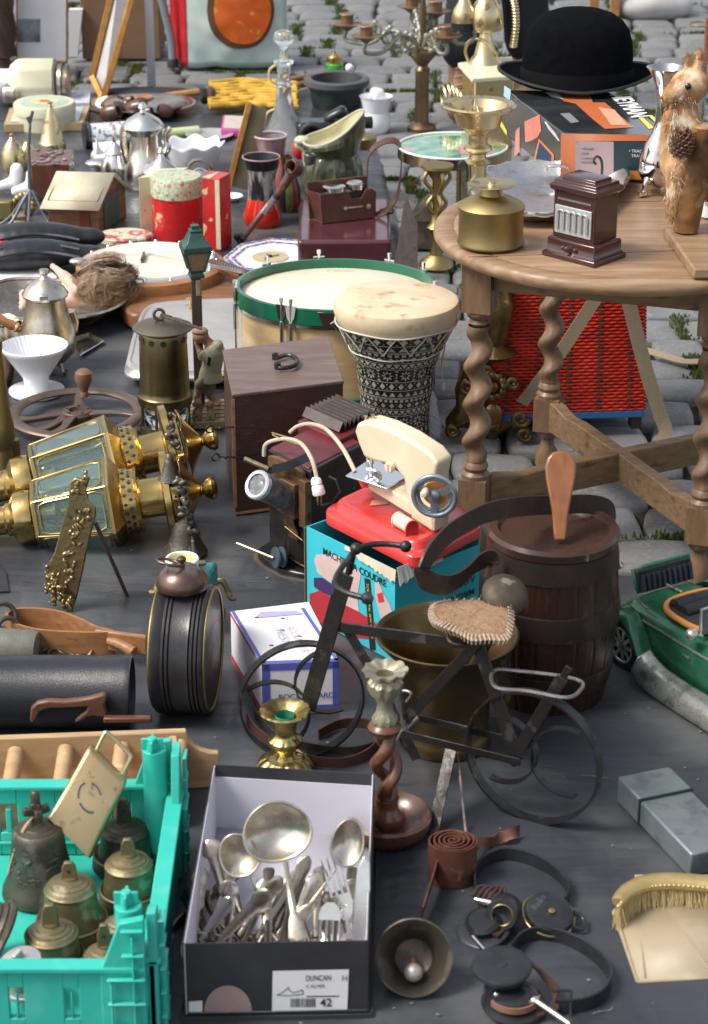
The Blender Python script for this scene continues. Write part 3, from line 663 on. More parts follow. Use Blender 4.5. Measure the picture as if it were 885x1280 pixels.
# ---- bell lying mouth up
mc=G(517,1197,.047);dirn=(CAM-mc).normalized();t=T('brass_bell','dark hand bell lying open towards the viewer in front of the rolled belt','bell',(mc.x,mc.y,.003))
R=47*S(mc);bo=mc-dirn*.058;d=dirn
b=B();b.lathe(bo,[(.006,-.012),(.008,0),(R*.45,.004),(R*.62,.014),(R*.72,.034),(R*.86,.050),(R*1.02,.058),(R*1.04,.060),(R*1.0,.0605),(R*.93,.057),(R*.78,.045),(R*.64,.030),(R*.5,.012),(R*.3,.008),(.0001,.0075)],44,ax=d,cap=(1,0));t.part('bell_body',b,bronzed)
cc=mc-dirn*.012-UP*.018;b=B();b.tube(spl([bo+d*.01,bo+d*.03-UP*.003,cc],4),.003,8);t.part('clapper_rod',b,M('rust_red',(.25,.1,.06),(.15,.06,.04),.7,.2,50,.3))
b=B();b.ell(cc,.0115,nz=.05,ns=60);t.part('clapper',b,pewter)
# ---- headphones
hp=M('headphone_black',(.018,.019,.022),(.03,.031,.035),.3,.1,30,.08,300,.08)
def band(t,px,wdt=.019,z=.012,name='headband',mat=leatherb):
    pts=spl([G(x,y,z) for x,y in px],8);b=B();b.strap(pts,wdt,.003,Z);t.part(name,b,mat)
    b=B();b.tube([p+Z*wdt/2 for p in pts],.0014,6);b.tube([p-Z*wdt/2 for p in pts],.0014,6);t.part('band_edge',b,hp)
def cup(t,c,axd,r,th_,mat=hp,cap_mat=None,name='ear_cup'):
    b=B();b.lathe(c,[(r*.55,-th_),(r*.8,-th_*.9),(r*.86,-th_*.4),(r*.98,-th_*.3),(r,-.001),(r*.97,.0015),(r*.85,.003),(r*.4,.0032),(.0001,.0025)],40,ax=axd,cap=(1,0));ob=t.part(name,b,mat)
    return ob
t=T('headphones','old black headphones with an engraved flat ear cup, the pair nearer the belt','headphones',G(645,1140,.003),'old black headphones')
band(t,[(607,1135),(596,1118),(594,1096),(604,1078),(628,1068),(655,1071),(682,1083),(703,1100),(711,1116),(706,1130)])
c=G(687,1140,.028);oc=cup(t,c,V((.18,-.35,1)),31*S(c),.014)
b=B();b.lathe(c+V((.002,-.003,.003)),[(.0042,0),(.0042,.002),(.002,.003)],14,ax=V((.18,-.35,1)));t.part('screw',b,brass,parent=oc)
nrm_=V((.18,-.35,1)).normalized();exx=(X*.55+Y*1-nrm_*(X*.55+Y).dot(nrm_)).normalized()
txt(t,'Radio',.012,c-exx*.013+exx.cross(nrm_)*-.014+nrm_*.0038,exx,nrm_.cross(exx),M('engraving',(.09,.095,.11),None,.6),parent=oc,wd=.026)
b=B();b.tor(c-nrm_*.006,33*S(c),.0018,ax=nrm_,seg=40);t.part('cup_ring',b,brass,parent=oc)
b=B();b.tube(spl([c+V((.03,.008,-.004)),c+V((.043,.004,-.012)),c+V((.042,-.014,-.016)),c+V((.028,-.013,-.012))],6),.0025,8);t.part('wire_fork',b,hp)
c=G(605,1160,.012);cup(t,c,V((-.2,-.25,1)),35*S(c),.010)
b=B();b.lathe(c+Z*.004,[(.022,0),(.023,.008),(.018,.012),(.0001,.012)],26,ax=V((-.2,-.25,1)));t.part('cup_body',b,blk)
# round small capsule pointing at the viewer
c=G(630,1140,.03);ax_=V((-.25,-1,.35)).normalized()
b=B();b.lathe(c-ax_*.02,[(.018,0),(.021,.004),(.021,.034),(.019,.037),(.014,.037),(.012,.030),(.0001,.028)],32,ax=ax_,cap=(1,0));t.part('capsule',b,hp)
b=B();b.tor(c+ax_*.0165,.0135,.001,ax=ax_,seg=30);t.part('capsule_ring',b,brass)
b=B();b.tube([G(594,1124,.034),G(607,1127,.034),G(622,1130,.034)],[.003,.004,.003],10);t.part('metal_pin',b,silver)
b=B();b.tube([G(591,1171,.016),G(606,1188,.014)],.0028,8);t.part('metal_pin',b,silver)
cl_=M('cloth_cable',(.02,.018,.018),(.09,.03,.02),.8,0,300,.2)
rr=random.Random(5)
for k in range(6):
    pts=[G(590+k*5+rr.uniform(-3,3),1120+k*3,.028),G(600+k*6,1108+k*2,.034),G(616+k*3,1112,.030),G(622+k*2,1135+k*4,.02),G(606+k*3,1165+k,.017)]
    b=B();b.tube(spl(pts,6),.0022,7);t.part('cable',b,cl_)
t=T('headphones','old black headphones with a smooth domed ear cup, the pair nearest the viewer','headphones',G(680,1230,.003),'old black headphones')
band(t,[(640,1188),(652,1174),(672,1168),(700,1171),(728,1183),(750,1200),(763,1220),(757,1241),(738,1254),(712,1259),(694,1258)],wdt=.021)
c=G(627,1207,.052);cup(t,c,V((-.02,-.1,1)),38*S(c),.012)
b=B();b.lathe(c+V((0,0,.002)),[(.0075,0),(.0065,.0018),(.0001,.0022)],24);t.part('cup_dimple',b,hp)
b=B();b.tube([c-Z*.01,c-Z*.032+V((.003,.0,0))],[.02,.024],20);t.part('cup_body',b,blk)
c=G(642,1253,.014);cup(t,c,V((.05,-.1,1)),41*S(c),.010)
b=B();b.lathe(c+Z*.004,[(.028,0),(.028,.010),(.02,.014),(.0001,.014)],26);t.part('cup_body',b,blk)
b=B();pts=[c+V((cos(a)*.030,sin(a)*.03,.009)) for a in [-2.7+i*.2 for i in range(14)]];b.strap(pts,.008,.0025,Z);t.part('leather_tab',b,leatherl)
b=B();b.tube([G(668,1250,.03),G(674,1254,.03),G(712,1280,.026)],[.004,.0035,.003],10);b.ell(G(668,1250,.03),.006,.006,.005);t.part('metal_pin',b,silver)
b=B();b.ell(G(620,1243,.03),.0035);t.part('metal_knob',b,silver)
for k in range(4):
    b=B();b.tube(spl([G(655+k*2,1195+k*3,.03),G(672+k*3,1212+k*2,.026),G(690+k*2,1238,.018),G(696-k*3,1262,.014),G(670,1262+k*3,.012)],6),.0024,7);t.part('cable',b,cl_)
b=B();b.tube([G(712,1238,.03),G(714,1238,.032),G(713,1268,.006)],.0018,7);b.tube([G(690,1239,.03),G(712,1238,.03)],.0018,7);t.part('wire_fork',b,hp)
# ---- grey metal tin
tinm=M('zinc_tin',(.27,.31,.31),(.18,.215,.22),.36,.55,16,.12,90,.12,c3=(.10,.12,.13),s3=26,l3=.54,h3=.75)
zt=.042
P1,P2,P3=G(771,969,zt),G(813,1004,zt),G(913,1068,zt)
P1=G(772,972,zt);P2=G(862,1066,zt);P4=G(834,952,zt)
ex=(P2-P1);Lx=ex.length;ex.normalize();ey=(P4-P1);ey=ey-ex*ey.dot(ex);Wy=ey.length*.95;ey.normalize()
o=V((P1.x,P1.y,.004));t=T('metal_tin','oblong blue-grey metal tin with a slip-on lid on the black sheet at the right','tin',o+ex*Lx/2+ey*Wy/2)
b=B();b.par(o+ex*.002+ey*.001,ex*Lx,ey*(Wy-.002),Z*(zt-.005));t.part('tin_body',b,tinm,bevel=.003)
b=B();b.par(o,ex*Lx*.32,ey*Wy,Z*(zt-.002));t.part('tin_lid',b,tinm,bevel=.003)
b=B();cx_=o+ex*Lx*.322
for a,c in ((cx_,cx_+ey*Wy),):b.bar(a+Z*(zt-.003),c+Z*(zt-.003),.0035,.003);b.bar(a-ey*.0005+Z*.002,a-ey*.0005+Z*(zt-.002),.003,.0015,up=ex)
t.part('seam',b,blkm)
# ---- dustpan and crumb brush
dpm=M('dustpan_paint',(.36,.29,.19),(.31,.25,.165),.42,0,8,.08,120,.1,c3=(.45,.38,.28),s3=14,l3=.55,h3=.8)
o=G(850,1170,.004);t=T('dustpan','beige crumb dustpan with creased floor and raised back edge','dustpan',o)
q=[G(768,1140,.006),G(797,1228,.003),G(960,1218,.003),G(960,1110,.012),G(800,1118,.012)]
b=B();b.add([q[0],q[1],q[2],q[3],q[4]],[(0,1,2,3,4)]);t.part('pan_floor',b,dpm,solid=.0016)
b=B();b.tube(spl([q[4],q[0]],3),.0035,8);b.tube([q[0],q[1]],[.0035,.002],8);b.tube([q[1],q[2]],.0016,8);t.part('rim',b,dpm)
for a,c in (((790,1130),(806,1222)),((835,1145),(885,1210))):
    b=B();b.tube(spl([G(*a,.009),lerp(G(*a,.009),G(*c,.005),.5)+X*.003,G(*c,.005)],5),.0012,6);t.part('crease',b,dpm)
b=B();b.par(G(795,1105,.02),X*.2,Y*.02,Z*.002);b.par(G(795,1112,.005),X*.2,Y*.004,Z*.018);t.part('handle_edge',b,dpm,bevel=.001)
t=T('crumb_brush','curved gilt-backed crumb brush with yellow bristles lying on the dustpan','brush',G(840,1135,.012))
cur=[(772,1128,11),(785,1114,14),(805,1105,16),(830,1102,17),(860,1103,17),(890,1106,17),(925,1112,16),(960,1122,12)]
cp=spl([G(x,y,.040) for x,y,_ in cur],5);N=len(cp)
gb=M('brush_gilt',(.50,.38,.17),(.38,.27,.11),.35,.5,30,.2,150,.1)
b=B();wds=[.004]+[.010]*(N-2)+[.004];b.tube(cp,[.008+.006*sin(pi*i/(N-1))**.5 for i in range(N)],14,sq=.75);t.part('brush_back',b,gb)
b=B();rr=random.Random(2)
for i in range(N-1):
    for k in range(26):
        p=lerp(cp[i],cp[i+1],rr.random())+Y*rr.uniform(-.010,.010)-Z*.006;e_=p+V((rr.gauss(0,.003),-.006+rr.gauss(0,.003),-.026));w_=X*.0007
        b.add([p-w_,p+w_,e_+w_*.6,e_-w_*.6],[(0,1,2,3)])
t.part('bristles',b,M('bristle',(.55,.43,.2),(.4,.29,.12),.7,0,200),smooth=0)
b=B()
for i in range(0,N,1):
    for s_ in (-1,1):b.ell(cp[i]+Y*.012*s_+Z*.002,.0035,.0025,.0025,seg=8,rings=6)
t.part('beaded_edge',b,gb)
# ================================================================ MIDDLE
# ---- iron bicycle ornament
q0,q1=G(385,948),G(690,1032)
bd=(q1-q0).normalized();bn=Z.cross(bd);
if bn.dot(FWD)>0:bn=-bn # bn points towards the viewer
def BP(px,py,off=0.):return VP(px,py,q1,bn)+bn*off
t=T('ornamental_bicycle','black wrought-iron bicycle ornament with a jute saddle, stood on the black sheet','bicycle ornament',q1-bd*.2)
def hoop(c,r,wd_,th_=.0025,a0=0,a1=2*pi,n=60,axis=bn,e1=bd,e2=Z):
    pts=[c+e1*(r*cos(a0+(a1-a0)*i/n))+e2*(r*sin(a0+(a1-a0)*i/n)) for i in range(n+(0 if a1-a0>6.2 else 1))]
    return pts
rc=BP(666,952);Rr=(BP(666,1031)-BP(666,873)).length/2
rc=V((rc.x,rc.y,Rr+.002))
b=B();b.strap(hoop(rc,Rr,.01),.017,.0032,bn,closed=True)
tyre=t.part('wheel',b,iron,label='rear wheel hoop')
b=B()
# scroll spokes inside the rear wheel
def arc(c,cx,cy,r,a0,a1,off=0,n=26):
    return [c+bd*(cx+r*cos(a0+(a1-a0)*i/n))+Z*(cy+r*sin(a0+(a1-a0)*i/n))+bn*off for i in range(n+1)]
b.strap(arc(rc,-.47*Rr,0.0*Rr,.52*Rr,-1.9,1.9),.012,.0025,bn);b.strap(arc(rc,.5*Rr,.05*Rr,.52*Rr,pi-1.9,pi+1.9),.012,.0025,bn)
t.part('scroll_spoke',b,iron,parent=tyre)
# front wheel is steered: its plane turned towards the viewer
fc=BP(377,880);Rf=(hz(fc,808)-hz(fc,948))/2
fc=V((fc.x,fc.y,Rf+.002));e1=(G(452,880,Rf)-G(303,893,Rf));Rx=e1.length/2;e1.z=0;e1.normalize();fn_=e1.cross(Z)
b=B();b.strap([fc+e1*(Rf*.98*cos(a))+Z*(Rf*sin(a)) for a in [2*pi*i/60 for i in range(60)]],.017,.0032,fn_,closed=True)
wf=t.part('wheel',b,iron,label='front wheel hoop')
b=B();f_pts=lambda cx,cy,r,a0,a1:[fc+e1*(Rf*cx+Rf*r*cos(a0+(a1-a0)*i/26))+Z*(Rf*cy+Rf*r*sin(a0+(a1-a0)*i/26)) for i in range(27)]
b.strap(f_pts(-.5,-.25,.62,-1.2,2.2),.011,.0025,fn_);b.strap(f_pts(.45,.3,.55,1.7,5.1),.011,.0025,fn_)
t.part('scroll_spoke',b,iron,parent=wf)
def fb_(name,a,c,w_,th_=.0035,off=(0,0),lab=None):
    b=B();b.bar(BP(*a,off[0]),BP(*c,off[1]),w_,th_,up=BP(a[0]+(c[1]-a[1])*.3,a[1]-(c[0]-a[0])*.3)-BP(*a));return t.part(name,b,iron,bevel=.0006,label=lab)
fb_('frame_tube',(434,716),(386,884),.0245,.004,(.004,.004))
fb_('frame_tube',(424,783),(601,806),.0155,.004,(.002,.002))
fb_('frame_tube',(432,786),(470,850),.0145,.004,(-.002,-.002));fb_('frame_tube',(600,800),(507,900),.0155,.004,(.006,.006))
fb_('frame_tube',(470,850),(520,950),.0145,.004,(-.002,-.002))
fb_('frame_tube',(596,795),(648,948),.0195,.003,(.004,.004));fb_('frame_tube',(508,912),(655,948),.011,.003,(.012,.012));fb_('frame_tube',(520,902),(660,936),.011,.003,(-.012,-.012))
fb_('rack_support',(705,845),(640,952),.0165,.003,(.006,.006));fb_('rack_support',(708,838),(675,890),.010,.003,(-.010,-.010))
b=B();zk=BP(660,850).z;rp=[G(x,y,zk) for x,y in ((614,846),(622,837),(650,839),(700,845),(726,852),(726,862),(708,872),(660,864),(622,860))]
b.tube(spl(rp,6,closed=True),.0028,8,closed=True);b.tube(spl([BP(612,842),G(606,828,zk),BP(604,815)],5),.0026,8);t.part('luggage_rack',b,M('worn_steel',(.3,.29,.28),(.18,.17,.16),.38,.85,40,.2))
zhb=BP(440,690).z;b=B()
hb=spl([G(x,y,zhb) for x,y in ((507,683),(485,680),(462,681),(446,688),(432,703),(420,722),(420,733),(436,742),(458,748))],6)
b.tube(hb,.0042,10);b.ell(G(507,683,zhb),.0085);b.ell(G(459,748,zhb),.0085);b.ell(G(445,686,zhb+.004),.0085);b.tube([BP(436,716),G(441,692,zhb)],.005,10);t.part('handlebar',b,iron)
b=B();b.tube([BP(508,905,.01),BP(508,905,-.02)],.009,12)
b.tube(spl([BP(510,905,.014),BP(506,880,.014),BP(505,862,.014),BP(512,858,.014),BP(520,862,.014),BP(514,872,.014)],5),.002,8)
b.tube(spl([BP(508,908,.014),BP(498,930,.014),BP(500,950,.014),BP(502,962,.014),BP(494,968,.014),BP(488,962,.014)],5),.002,8);t.part('pedal',b,M('wire',(.4,.4,.4),None,.35,.9))
b=B();m0=BP(568,932,.01);b.bar(m0,G(540,1046,.003),.016,.003,up=bd);t.part('stand_leg',b,iron)
b=B();b.bar(BP(572,940,.0),G(583,1048,.003),.003,.002,up=bd);t.part('stand_leg',b,ironr)
# saddle: woven jute pad
jute=M('jute_pad',(.24,.145,.085),(.34,.21,.12),.95,0,160,.6,500,.02)
zs=BP(590,790).z+.006;out=[G(x,y,zs) for x,y in ((537,768),(541,757),(560,752),(600,751),(632,754),(641,766),(640,784),(634,800),(612,800),(590,801),(572,792),(552,784),(540,778))]
op=spl(out,4,closed=True);cen=sum(op,V((0,0,0)))/len(op)
b=B();n_o=len(op)
def sf(u,v):
    i=int(round(u*n_o)) % n_o;p=op[i];a=pi*v
    return V((lerp(cen.x,p.x,sin(a)**.6),lerp(cen.y,p.y,sin(a)**.6),zs-.0065*cos(a)+.0015*noise.noise(p*60+V((0,0,v*5)))))
b.grid(sf,n_o,12,cu=True);sd_=t.part('saddle',b,jute)
b=B();rr=random.Random(8)
for i in range(620):
    a=rr.uniform(0,1)*n_o;p=lerp(cen,op[int(a) % n_o],rr.uniform(.1,.95)**.5)+Z*.005
    e_=p+V((rr.gauss(0,.009),rr.gauss(0,.008),rr.uniform(.001,.008)));s2=V((.0004,.0002,0));b.add([p-s2,p+s2,e_],[(0,1,2)])
t.part('fibres',b,M('jute_fibre',(.45,.3,.19),(.3,.18,.1),.9,0,200),parent=sd_,smooth=0)
b=B()
for i in range(0,n_o,1):
    p=op[i];d=(p-cen);d.z=0;d.normalize();b.tube([p-d*.007+Z*.006,p+d*.0015+Z*.001,p-d*.002-Z*.006],.0012,6)
t.part('stitching',b,FLAT('stitch',(.5,.42,.33),.8),parent=sd_)
b=B();b.tube([BP(598,805),V((BP(598,805).x,BP(598,805).y,zs))],.006,10)
for k in (0,1):b.tube(spl([V((cen.x-.02+.04*k+.012*cos(a*.6),cen.y-.02+.012*sin(a*.6),zs-.006-.0018*a)) for a in range(0,14)],2),.0016,6)
t.part('saddle_spring',b,ironr,parent=sd_)
b=B();rst=M('rust_band',(.12,.05,.04),(.07,.035,.03),.5,.4,30,.2)
b.strap(spl([G(x,y,.012) for x,y in ((309,897),(322,915),(350,935),(385,950),(430,953),(462,940),(474,920),(460,905),(425,905),(398,918))],8),.016,.0022,Z)
one('iron_strap','rusty flat iron strap curled on the sheet under the front wheel of the bicycle','strap',G(400,940,.004),b,rst)
b=B();b.strap(spl([G(x,y,.010) for x,y in ((318,890),(345,920),(390,934),(440,938),(480,926),(500,905))],8),.013,.002,Z)
one('iron_strap','thinner grey iron strap lying inside the curled rusty one','strap',G(400,930,.004),b,ironr)
# ---- brass mortar and pestle
o=G(556,925,.004);t=T('mortar','tall old brass mortar with a flared lip standing behind the iron bicycle','mortar',o)
mort=M('mortar_brass',(.20,.14,.065),(.13,.09,.045),.42,1,12,.15,150,.12,c3=(.30,.21,.11),s3=9,l3=.55,h3=.8)
b=B();b.lat(o,[(57,924),(58,918),(56,911),(53,905),(55,880),(58,850),(62,830),(70,813),(82,800),(88,794),(89,791),(87,790),(82,793)],seg=56,cap=(1,0))
t.part('mortar_body',b,mort)
b=B();b.lat(o,[(82,793),(72,806),(60,822),(54,850),(50,895),(.1,905)],seg=56,cap=(0,0));t.part('mortar_inside',b,mort)
b=B();c=o+X*.066+Y*-.02+Z*.075;b.tube(spl([c+Z*.02,c+X*.018+Z*.02,c+X*.02,c+X*.004-Z*.012],5),.006,10);t.part('lug_handle',b,mort)
pk=G(632,742,.285);pb2=G(575,880,.03)
b=B();L=(pb2-pk).length;ax=(pb2-pk).normalized()
b.lathe(pk-ax*.006,[(.0001,-.008),(.018,-.006),(.029,0),(.033,.008),(.031,.017),(.017,.024),(.0095,.034),(.009,.06),(.0095,L-.05),(.014,L-.03),(.018,L-.01),(.012,L)],28,ax=ax)
pst=M('pestle_metal',(.085,.065,.045),(.05,.04,.03),.55,.4,30,.2,120,.1,c3=(.24,.2,.14),s3=40)
one('pestle','round-knobbed metal pestle leaning in the mortar, its knob above the jute saddle','pestle',pk,b,pst)
# ---- white blue-edged carton
A=G(331,893,.004);Bq=G(424,890,.004);C_=G(386,752,.045);Dd=G(288,762,.045)
h_=hz(A,826)-.004
ex=(Bq-A).normalized();Wc=(Bq-A).length
t=T('carton','white game carton with blue edges lying on the sheet by the turquoise box','carton',A)
tl,tr=G(327,830,h_),G(424,826,h_);bl,br_=G(288,764,h_),G(386,752,h_)
low=lambda p:V((p.x,p.y,.004))
vs=[tl,tr,br_,bl];b=B()
b.add([low(p) for p in vs]+vs,[(3,2,1,0),(4,5,6,7),(0,1,5,4),(1,2,6,5),(2,3,7,6),(3,0,4,7)]);t.part('box_lid',b,paper,bevel=.001)
blue=FLAT('carton_blue',(.10,.12,.48),.4)
cw=(tr-tl).length;exx=(tr-tl).normalized();eyy=(bl-tl).normalized();cl=(bl-tl).length
b=B();u=tl+Z*.0008;s_=.006
b.add([u,u+exx*cw,u+exx*cw+eyy*s_*1.3,u+eyy*s_*1.3],[(0,1,2,3)]);b.add([u,u+exx*s_,u+exx*s_+eyy*cl,u+eyy*cl],[(0,1,2,3)]);b.add([u+exx*(cw-s_),u+exx*cw,u+exx*cw+eyy*cl,u+exx*(cw-s_)+eyy*cl],[(0,1,2,3)])
nf2=-Z.cross(exx);
def fq(u0,u1,z0,z1):p=low(tl)+nf2*.0008;return [p+exx*u0+Z*z0,p+exx*u1+Z*z0,p+exx*u1+Z*z1,p+exx*u0+Z*z1]
hh=h_-.004
b.add(fq(0,cw,hh-.012,hh),[(0,1,2,3)]);b.add(fq(0,.012,0,hh),[(0,1,2,3)]);b.add(fq(cw-.010,cw,.012,hh),[(0,1,2,3)]);b.add(fq(0,cw,.008,.014),[(0,1,2,3)])
b.v=list(b.v);t.part('blue_border',b,blue,smooth=0)
b=B();b.add([p+nf2*.0003 for p in fq(.0,cw,.0,.008)],[(0,1,2,3)]);t.part('box_base_edge',b,card,smooth=0)
b=B();nl=(low(tl)-low(bl)).normalized();nsd=Z.cross(nl)
p=low(bl)-exx*.0008;b.add([p+Z*.003,p+nl*cl+Z*.003,p+nl*cl+Z*.012,p+Z*.012],[(0,1,2,3)]);b.add([p+Z*(hh-.001),p+nl*cl*.8+Z*(hh-.001),p+nl*cl*.8+Z*(hh-.006),p+Z*(hh-.006)],[(0,1,2,3)]);t.part('red_stripe',b,inkr,smooth=0)
pink=FLAT('pale_violet',(.42,.38,.62));ghost=FLAT('pale_lilac_print',(.55,.53,.70))
nO=low(tl)+nf2*.0012
txt(t,'ROCKABOARD',.01,nO+exx*.024+Z*.026,exx,Z,blue,wd=cw*.72,size=.0125,bold=.015)
txt(t,'NATURAL',.01,nO+exx*.052+Z*.016,exx,Z,blue,wd=cw*.26,size=.007)
txt(t,'WESTIE',.01,tl+exx*cw*.42+eyy*cl*.62+Z*.001,-eyy,exx,ghost,wd=cl*.34,size=.02)
txt(t,'ROCKANDER',.01,tl+exx*cw*.60+eyy*cl*.66+Z*.001,-eyy,exx,ghost,wd=cl*.48,size=.017)
b=B();u=bl+Z*.001-eyy*.01;b.add([u+exx*.03-eyy*.02,u+exx*.11-eyy*.012,u+exx*.10,u+exx*.045+eyy*.002],[(0,1,2,3)]);t.part('printed_picture',b,pink,smooth=0)
rr=random.Random(1)
for i in range(5):
    b=B();c=tl+exx*cw*rr.uniform(.2,.85)+eyy*cl*rr.uniform(.3,.95)+Z*.0012;b.ell(c,.004,.002,.0006,seg=8,rings=5)
    t.part('crumb',b,leatherl)
# ---- barrel, leather strap and paddle
o=G(684,862,.004);
t=T('wooden_barrel','dark wooden barrel with iron hoops and a round lid between the table and the bicycle','barrel',o)
b=B();prof=[(69,864),(74,840),(79,810),(82,780),(83,755),(82,730),(80,705),(78,685),(76,668)]
sc=S(o);P_=[(r_*sc,hz(o,y)) for r_,y in prof]
def rad_at(z):
    for (r0,z0),(r1,z1) in zip(P_,P_[1:]):
        if z0<=z<=z1:return lerp(r0,r1,(z-z0)/(z1-z0))
    return P_[-1][0] if z>P_[-1][1] else P_[0][0]
NS=20
zz0,zz1=P_[0][1],P_[-1][1]
def bfn(u,v):
    z=lerp(zz0,zz1,v);a=2*pi*u;fr_=(u*NS) % 1;g=min(fr_,1-fr_);r_=rad_at(z)-(.0016 if g<.05 else 0)+.0006*noise.noise(V((int(u*NS),z*8,0)))
    return V((o.x+r_*cos(a),o.y+r_*sin(a),z))
b.grid(bfn,NS*10,24,cu=True);t.part('barrel_staves',b,woodbr)
for y0,y1,lab in ((838,815,None),(768,738,None),(700,672,None)):
    z0,z1=hz(o,y0),hz(o,y1);b=B();b.lathe((o.x,o.y,0),[(rad_at(z0)-.001,z0),(rad_at(z0)+.0022,z0+.001),(rad_at((z0+z1)/2)+.003,(z0+z1)/2),(rad_at(z1)+.0022,z1-.001),(rad_at(z1)-.001,z1)],60,cap=(0,0))
    t.part('hoop',b,M('barrel_hoop',(.040,.026,.020),(.024,.018,.015),.42,.35,30,.25,150,.1,c3=(.075,.05,.035),s3=20))
lidw=M('barrel_lid',(.07,.034,.023),(.042,.022,.016),.24,0,14,.15,90,.12,c3=(.03,.017,.012),s3=8)
b=B();zl=hz(o,662);R=76*sc
b.lathe((o.x,o.y,0),[(R+.004,zl-.012),(R+.006,zl),(R+.002,zl+.006),(R-.010,zl+.006),(R-.012,zl-.001),(R*.6,zl-.0005),(R*.3,zl),(.0001,zl)],60,cap=(0,1));lid=t.part('barrel_lid',b,lidw)
# lid is smooth
strapm=M('strap_leather',(.05,.031,.026),(.03,.021,.018),.36,0,30,.25,300,.12,c3=(.3,.26,.23),s3=22,l3=.68,h3=.76)
zl_=zl+.004
path=[(762,690,None,3.72),(764,655,None,3.70),(757,636,None,3.68),(735,630,None,3.66),(700,631,None,3.63),(665,632,None,3.60),(630,636,None,3.50),(600,644,None,3.45),(565,664,None,3.40),(540,690,None,3.37),(530,712,None,3.36),(536,727,None,3.38),(560,731,None,3.44),(580,720,None,3.50),(597,704,None,3.54),(612,700,None,3.56),(610,722,None,3.56)]
oD=dep(o+Z*zl)
pts=spl([D(x,y,d+(oD-3.62)) for x,y,_,d in path],8)
ups=[]
for i in range(len(pts)):
    s_=i/len(pts);ups.append(lerp(UP*.9-FWD*.2,(UP*.35-FWD+X*.55),1 if s_>.62 else max(0,(s_-.3)/.32)) if s_>.3 else UP*.7-FWD*.7)
b=B();b.strap(pts,[.029]*len(pts),.0035,[(UP*.93-FWD*.30+X*(.0 if i_<len(pts)*.62 else .25)).normalized() for i_ in range(len(pts))])
one('leather_strap','long worn dark leather strap looping over the barrel lid and down to the left','strap',pts[0],b,strapm)
zb_=D(700,676,oD-.05);pt_=D(701,564,oD-.035)
ux=X;uz=(pt_-zb_).normalized();nn_=ux.cross(uz).normalized();Lp=(pt_-zb_).length;sc=S(pt_)
pro=[(0,7),(.12,8.5),(.3,10),(.5,14),(.7,18.5),(.82,19.5),(.92,17),(.98,11),(1,4)]
b=B();left=[zb_-ux*(w_*sc)+uz*(Lp*s_) for s_,w_ in pro];right=[zb_+ux*(w_*sc)+uz*(Lp*s_) for s_,w_ in pro]
b.prism([p-nn_*.005 for p in left+right[::-1]],nn_*.010)
one('wooden_paddle','polished orange-brown wooden paddle standing upright at the edge of the barrel lid','paddle',zb_,b,M('paddle_wood',(.27,.10,.035),(.19,.065,.025),.28,0,14,.04,100,.06,st=(6,6,1),coat=.35),bevel=.003)
# ---- turquoise machine box + red case + sewing machine
zB=hz(G(487,832),713)
TL_,TN,TR_=G(383,658,zB),G(494,713,zB),G(600,672,zB)
exb=(TN-TL_);Wb=exb.length;exb.normalize();eyb=(TR_-TN);Db=eyb.length*.98;eyb.normalize();nb_=-Z.cross(exb)
t=T('sewing_machine_box','torn turquoise toy sewing machine box with printed picture, under the red case','box',low((TL_+TR_)/2))
cyan=M('cyan_print',(.045,.48,.56),(.04,.43,.50),.45,0,12,.03,100,.05)
cyand=cyan
PN=low(TN);PL=low(TL_);PR=low(TR_)
back=PL+(PR-PN)
b=B();wallt=.002
for a,c in ((PL,PN),(PN,PR),(PR,back),(back,PL)):
    n=Z.cross((c-a).normalized());b.par(a,c-a,n*wallt,Z*(zB-.004-.012 if a is PN else zB-.004))
t.part('box_side',b,cyan)
b=B();b.add([p+Z*.001 for p in (PL,PN,PR,back)],[(0,1,2,3)]);t.part('box_bottom',b,card,solid=.002)
b=B();b.par(PL-exb*.0015+Z*.002,Z*(zB-.006),exb*-.001,Z.cross(exb)*.004);b.strap([PL-exb*.002+Z*.002,PL-exb*.002+Z*(zB-.006)],.006,.0015,nb_);t.part('worn_edge',b,card)
# torn flaps
rr=random.Random(12);b=B();n_t=24
top_=[];bot_=[]
for i in range(n_t+1):
    s_=.46+.56*i/n_t;p=TL_+exb*(Wb*s_);dr=.003+.028*max(0,(s_-.5))**.8+rr.uniform(-.0015,.0015)*2
    top_.append(p+nb_*.002+Z*.002);bot_.append(p+nb_*.004-Z*dr)
for i in range(n_t):b.add([top_[i],top_[i+1],bot_[i+1],bot_[i]],[(0,1,2,3)])
t.part('torn_flap',b,FLAT('torn_card',(.62,.52,.38),.9),solid=.001,smooth=0)
b=B();top_=[];bot_=[]
for i in range(n_t+1):
    s_=i/n_t*.5;p=PN+Z*zB+(PR-PN)*s_;top_.append(p+exb*.004+Z*.002);bot_.append(p+exb*.012-Z*(.010+.018*(1-s_*1.9)*rr.uniform(.6,1)))
for i in range(n_t):b.add([top_[i],top_[i+1],bot_[i+1],bot_[i]],[(0,1,2,3)])
t.part('torn_flap',b,FLAT('torn_card_pale',(.55,.58,.52),.9),solid=.001,smooth=0)
def BF(px,py,off=.0008):return VP(px,py,PL,nb_)+nb_*off
def decal(name,pts,mat,off=.0008):b=B();b.add([BF(x,y,off) for x,y in pts],[tuple(range(len(pts)))]);t.part(name,b,mat,smooth=0)
mm=(BF(480,715)-BF(407,680));
txt(t,'MACHINE A COUDRE',.01,BF(404,692),BF(484,734)-BF(404,692),Z,ink,wd=(BF(484,722)-BF(405,683)).length,size=.0165,bold=.02)
decal('printed_picture',[(393,700),(396,693),(420,693),(436,703),(452,716),(447,745),(450,770),(432,772),(424,735),(405,722),(397,715)],inkp)
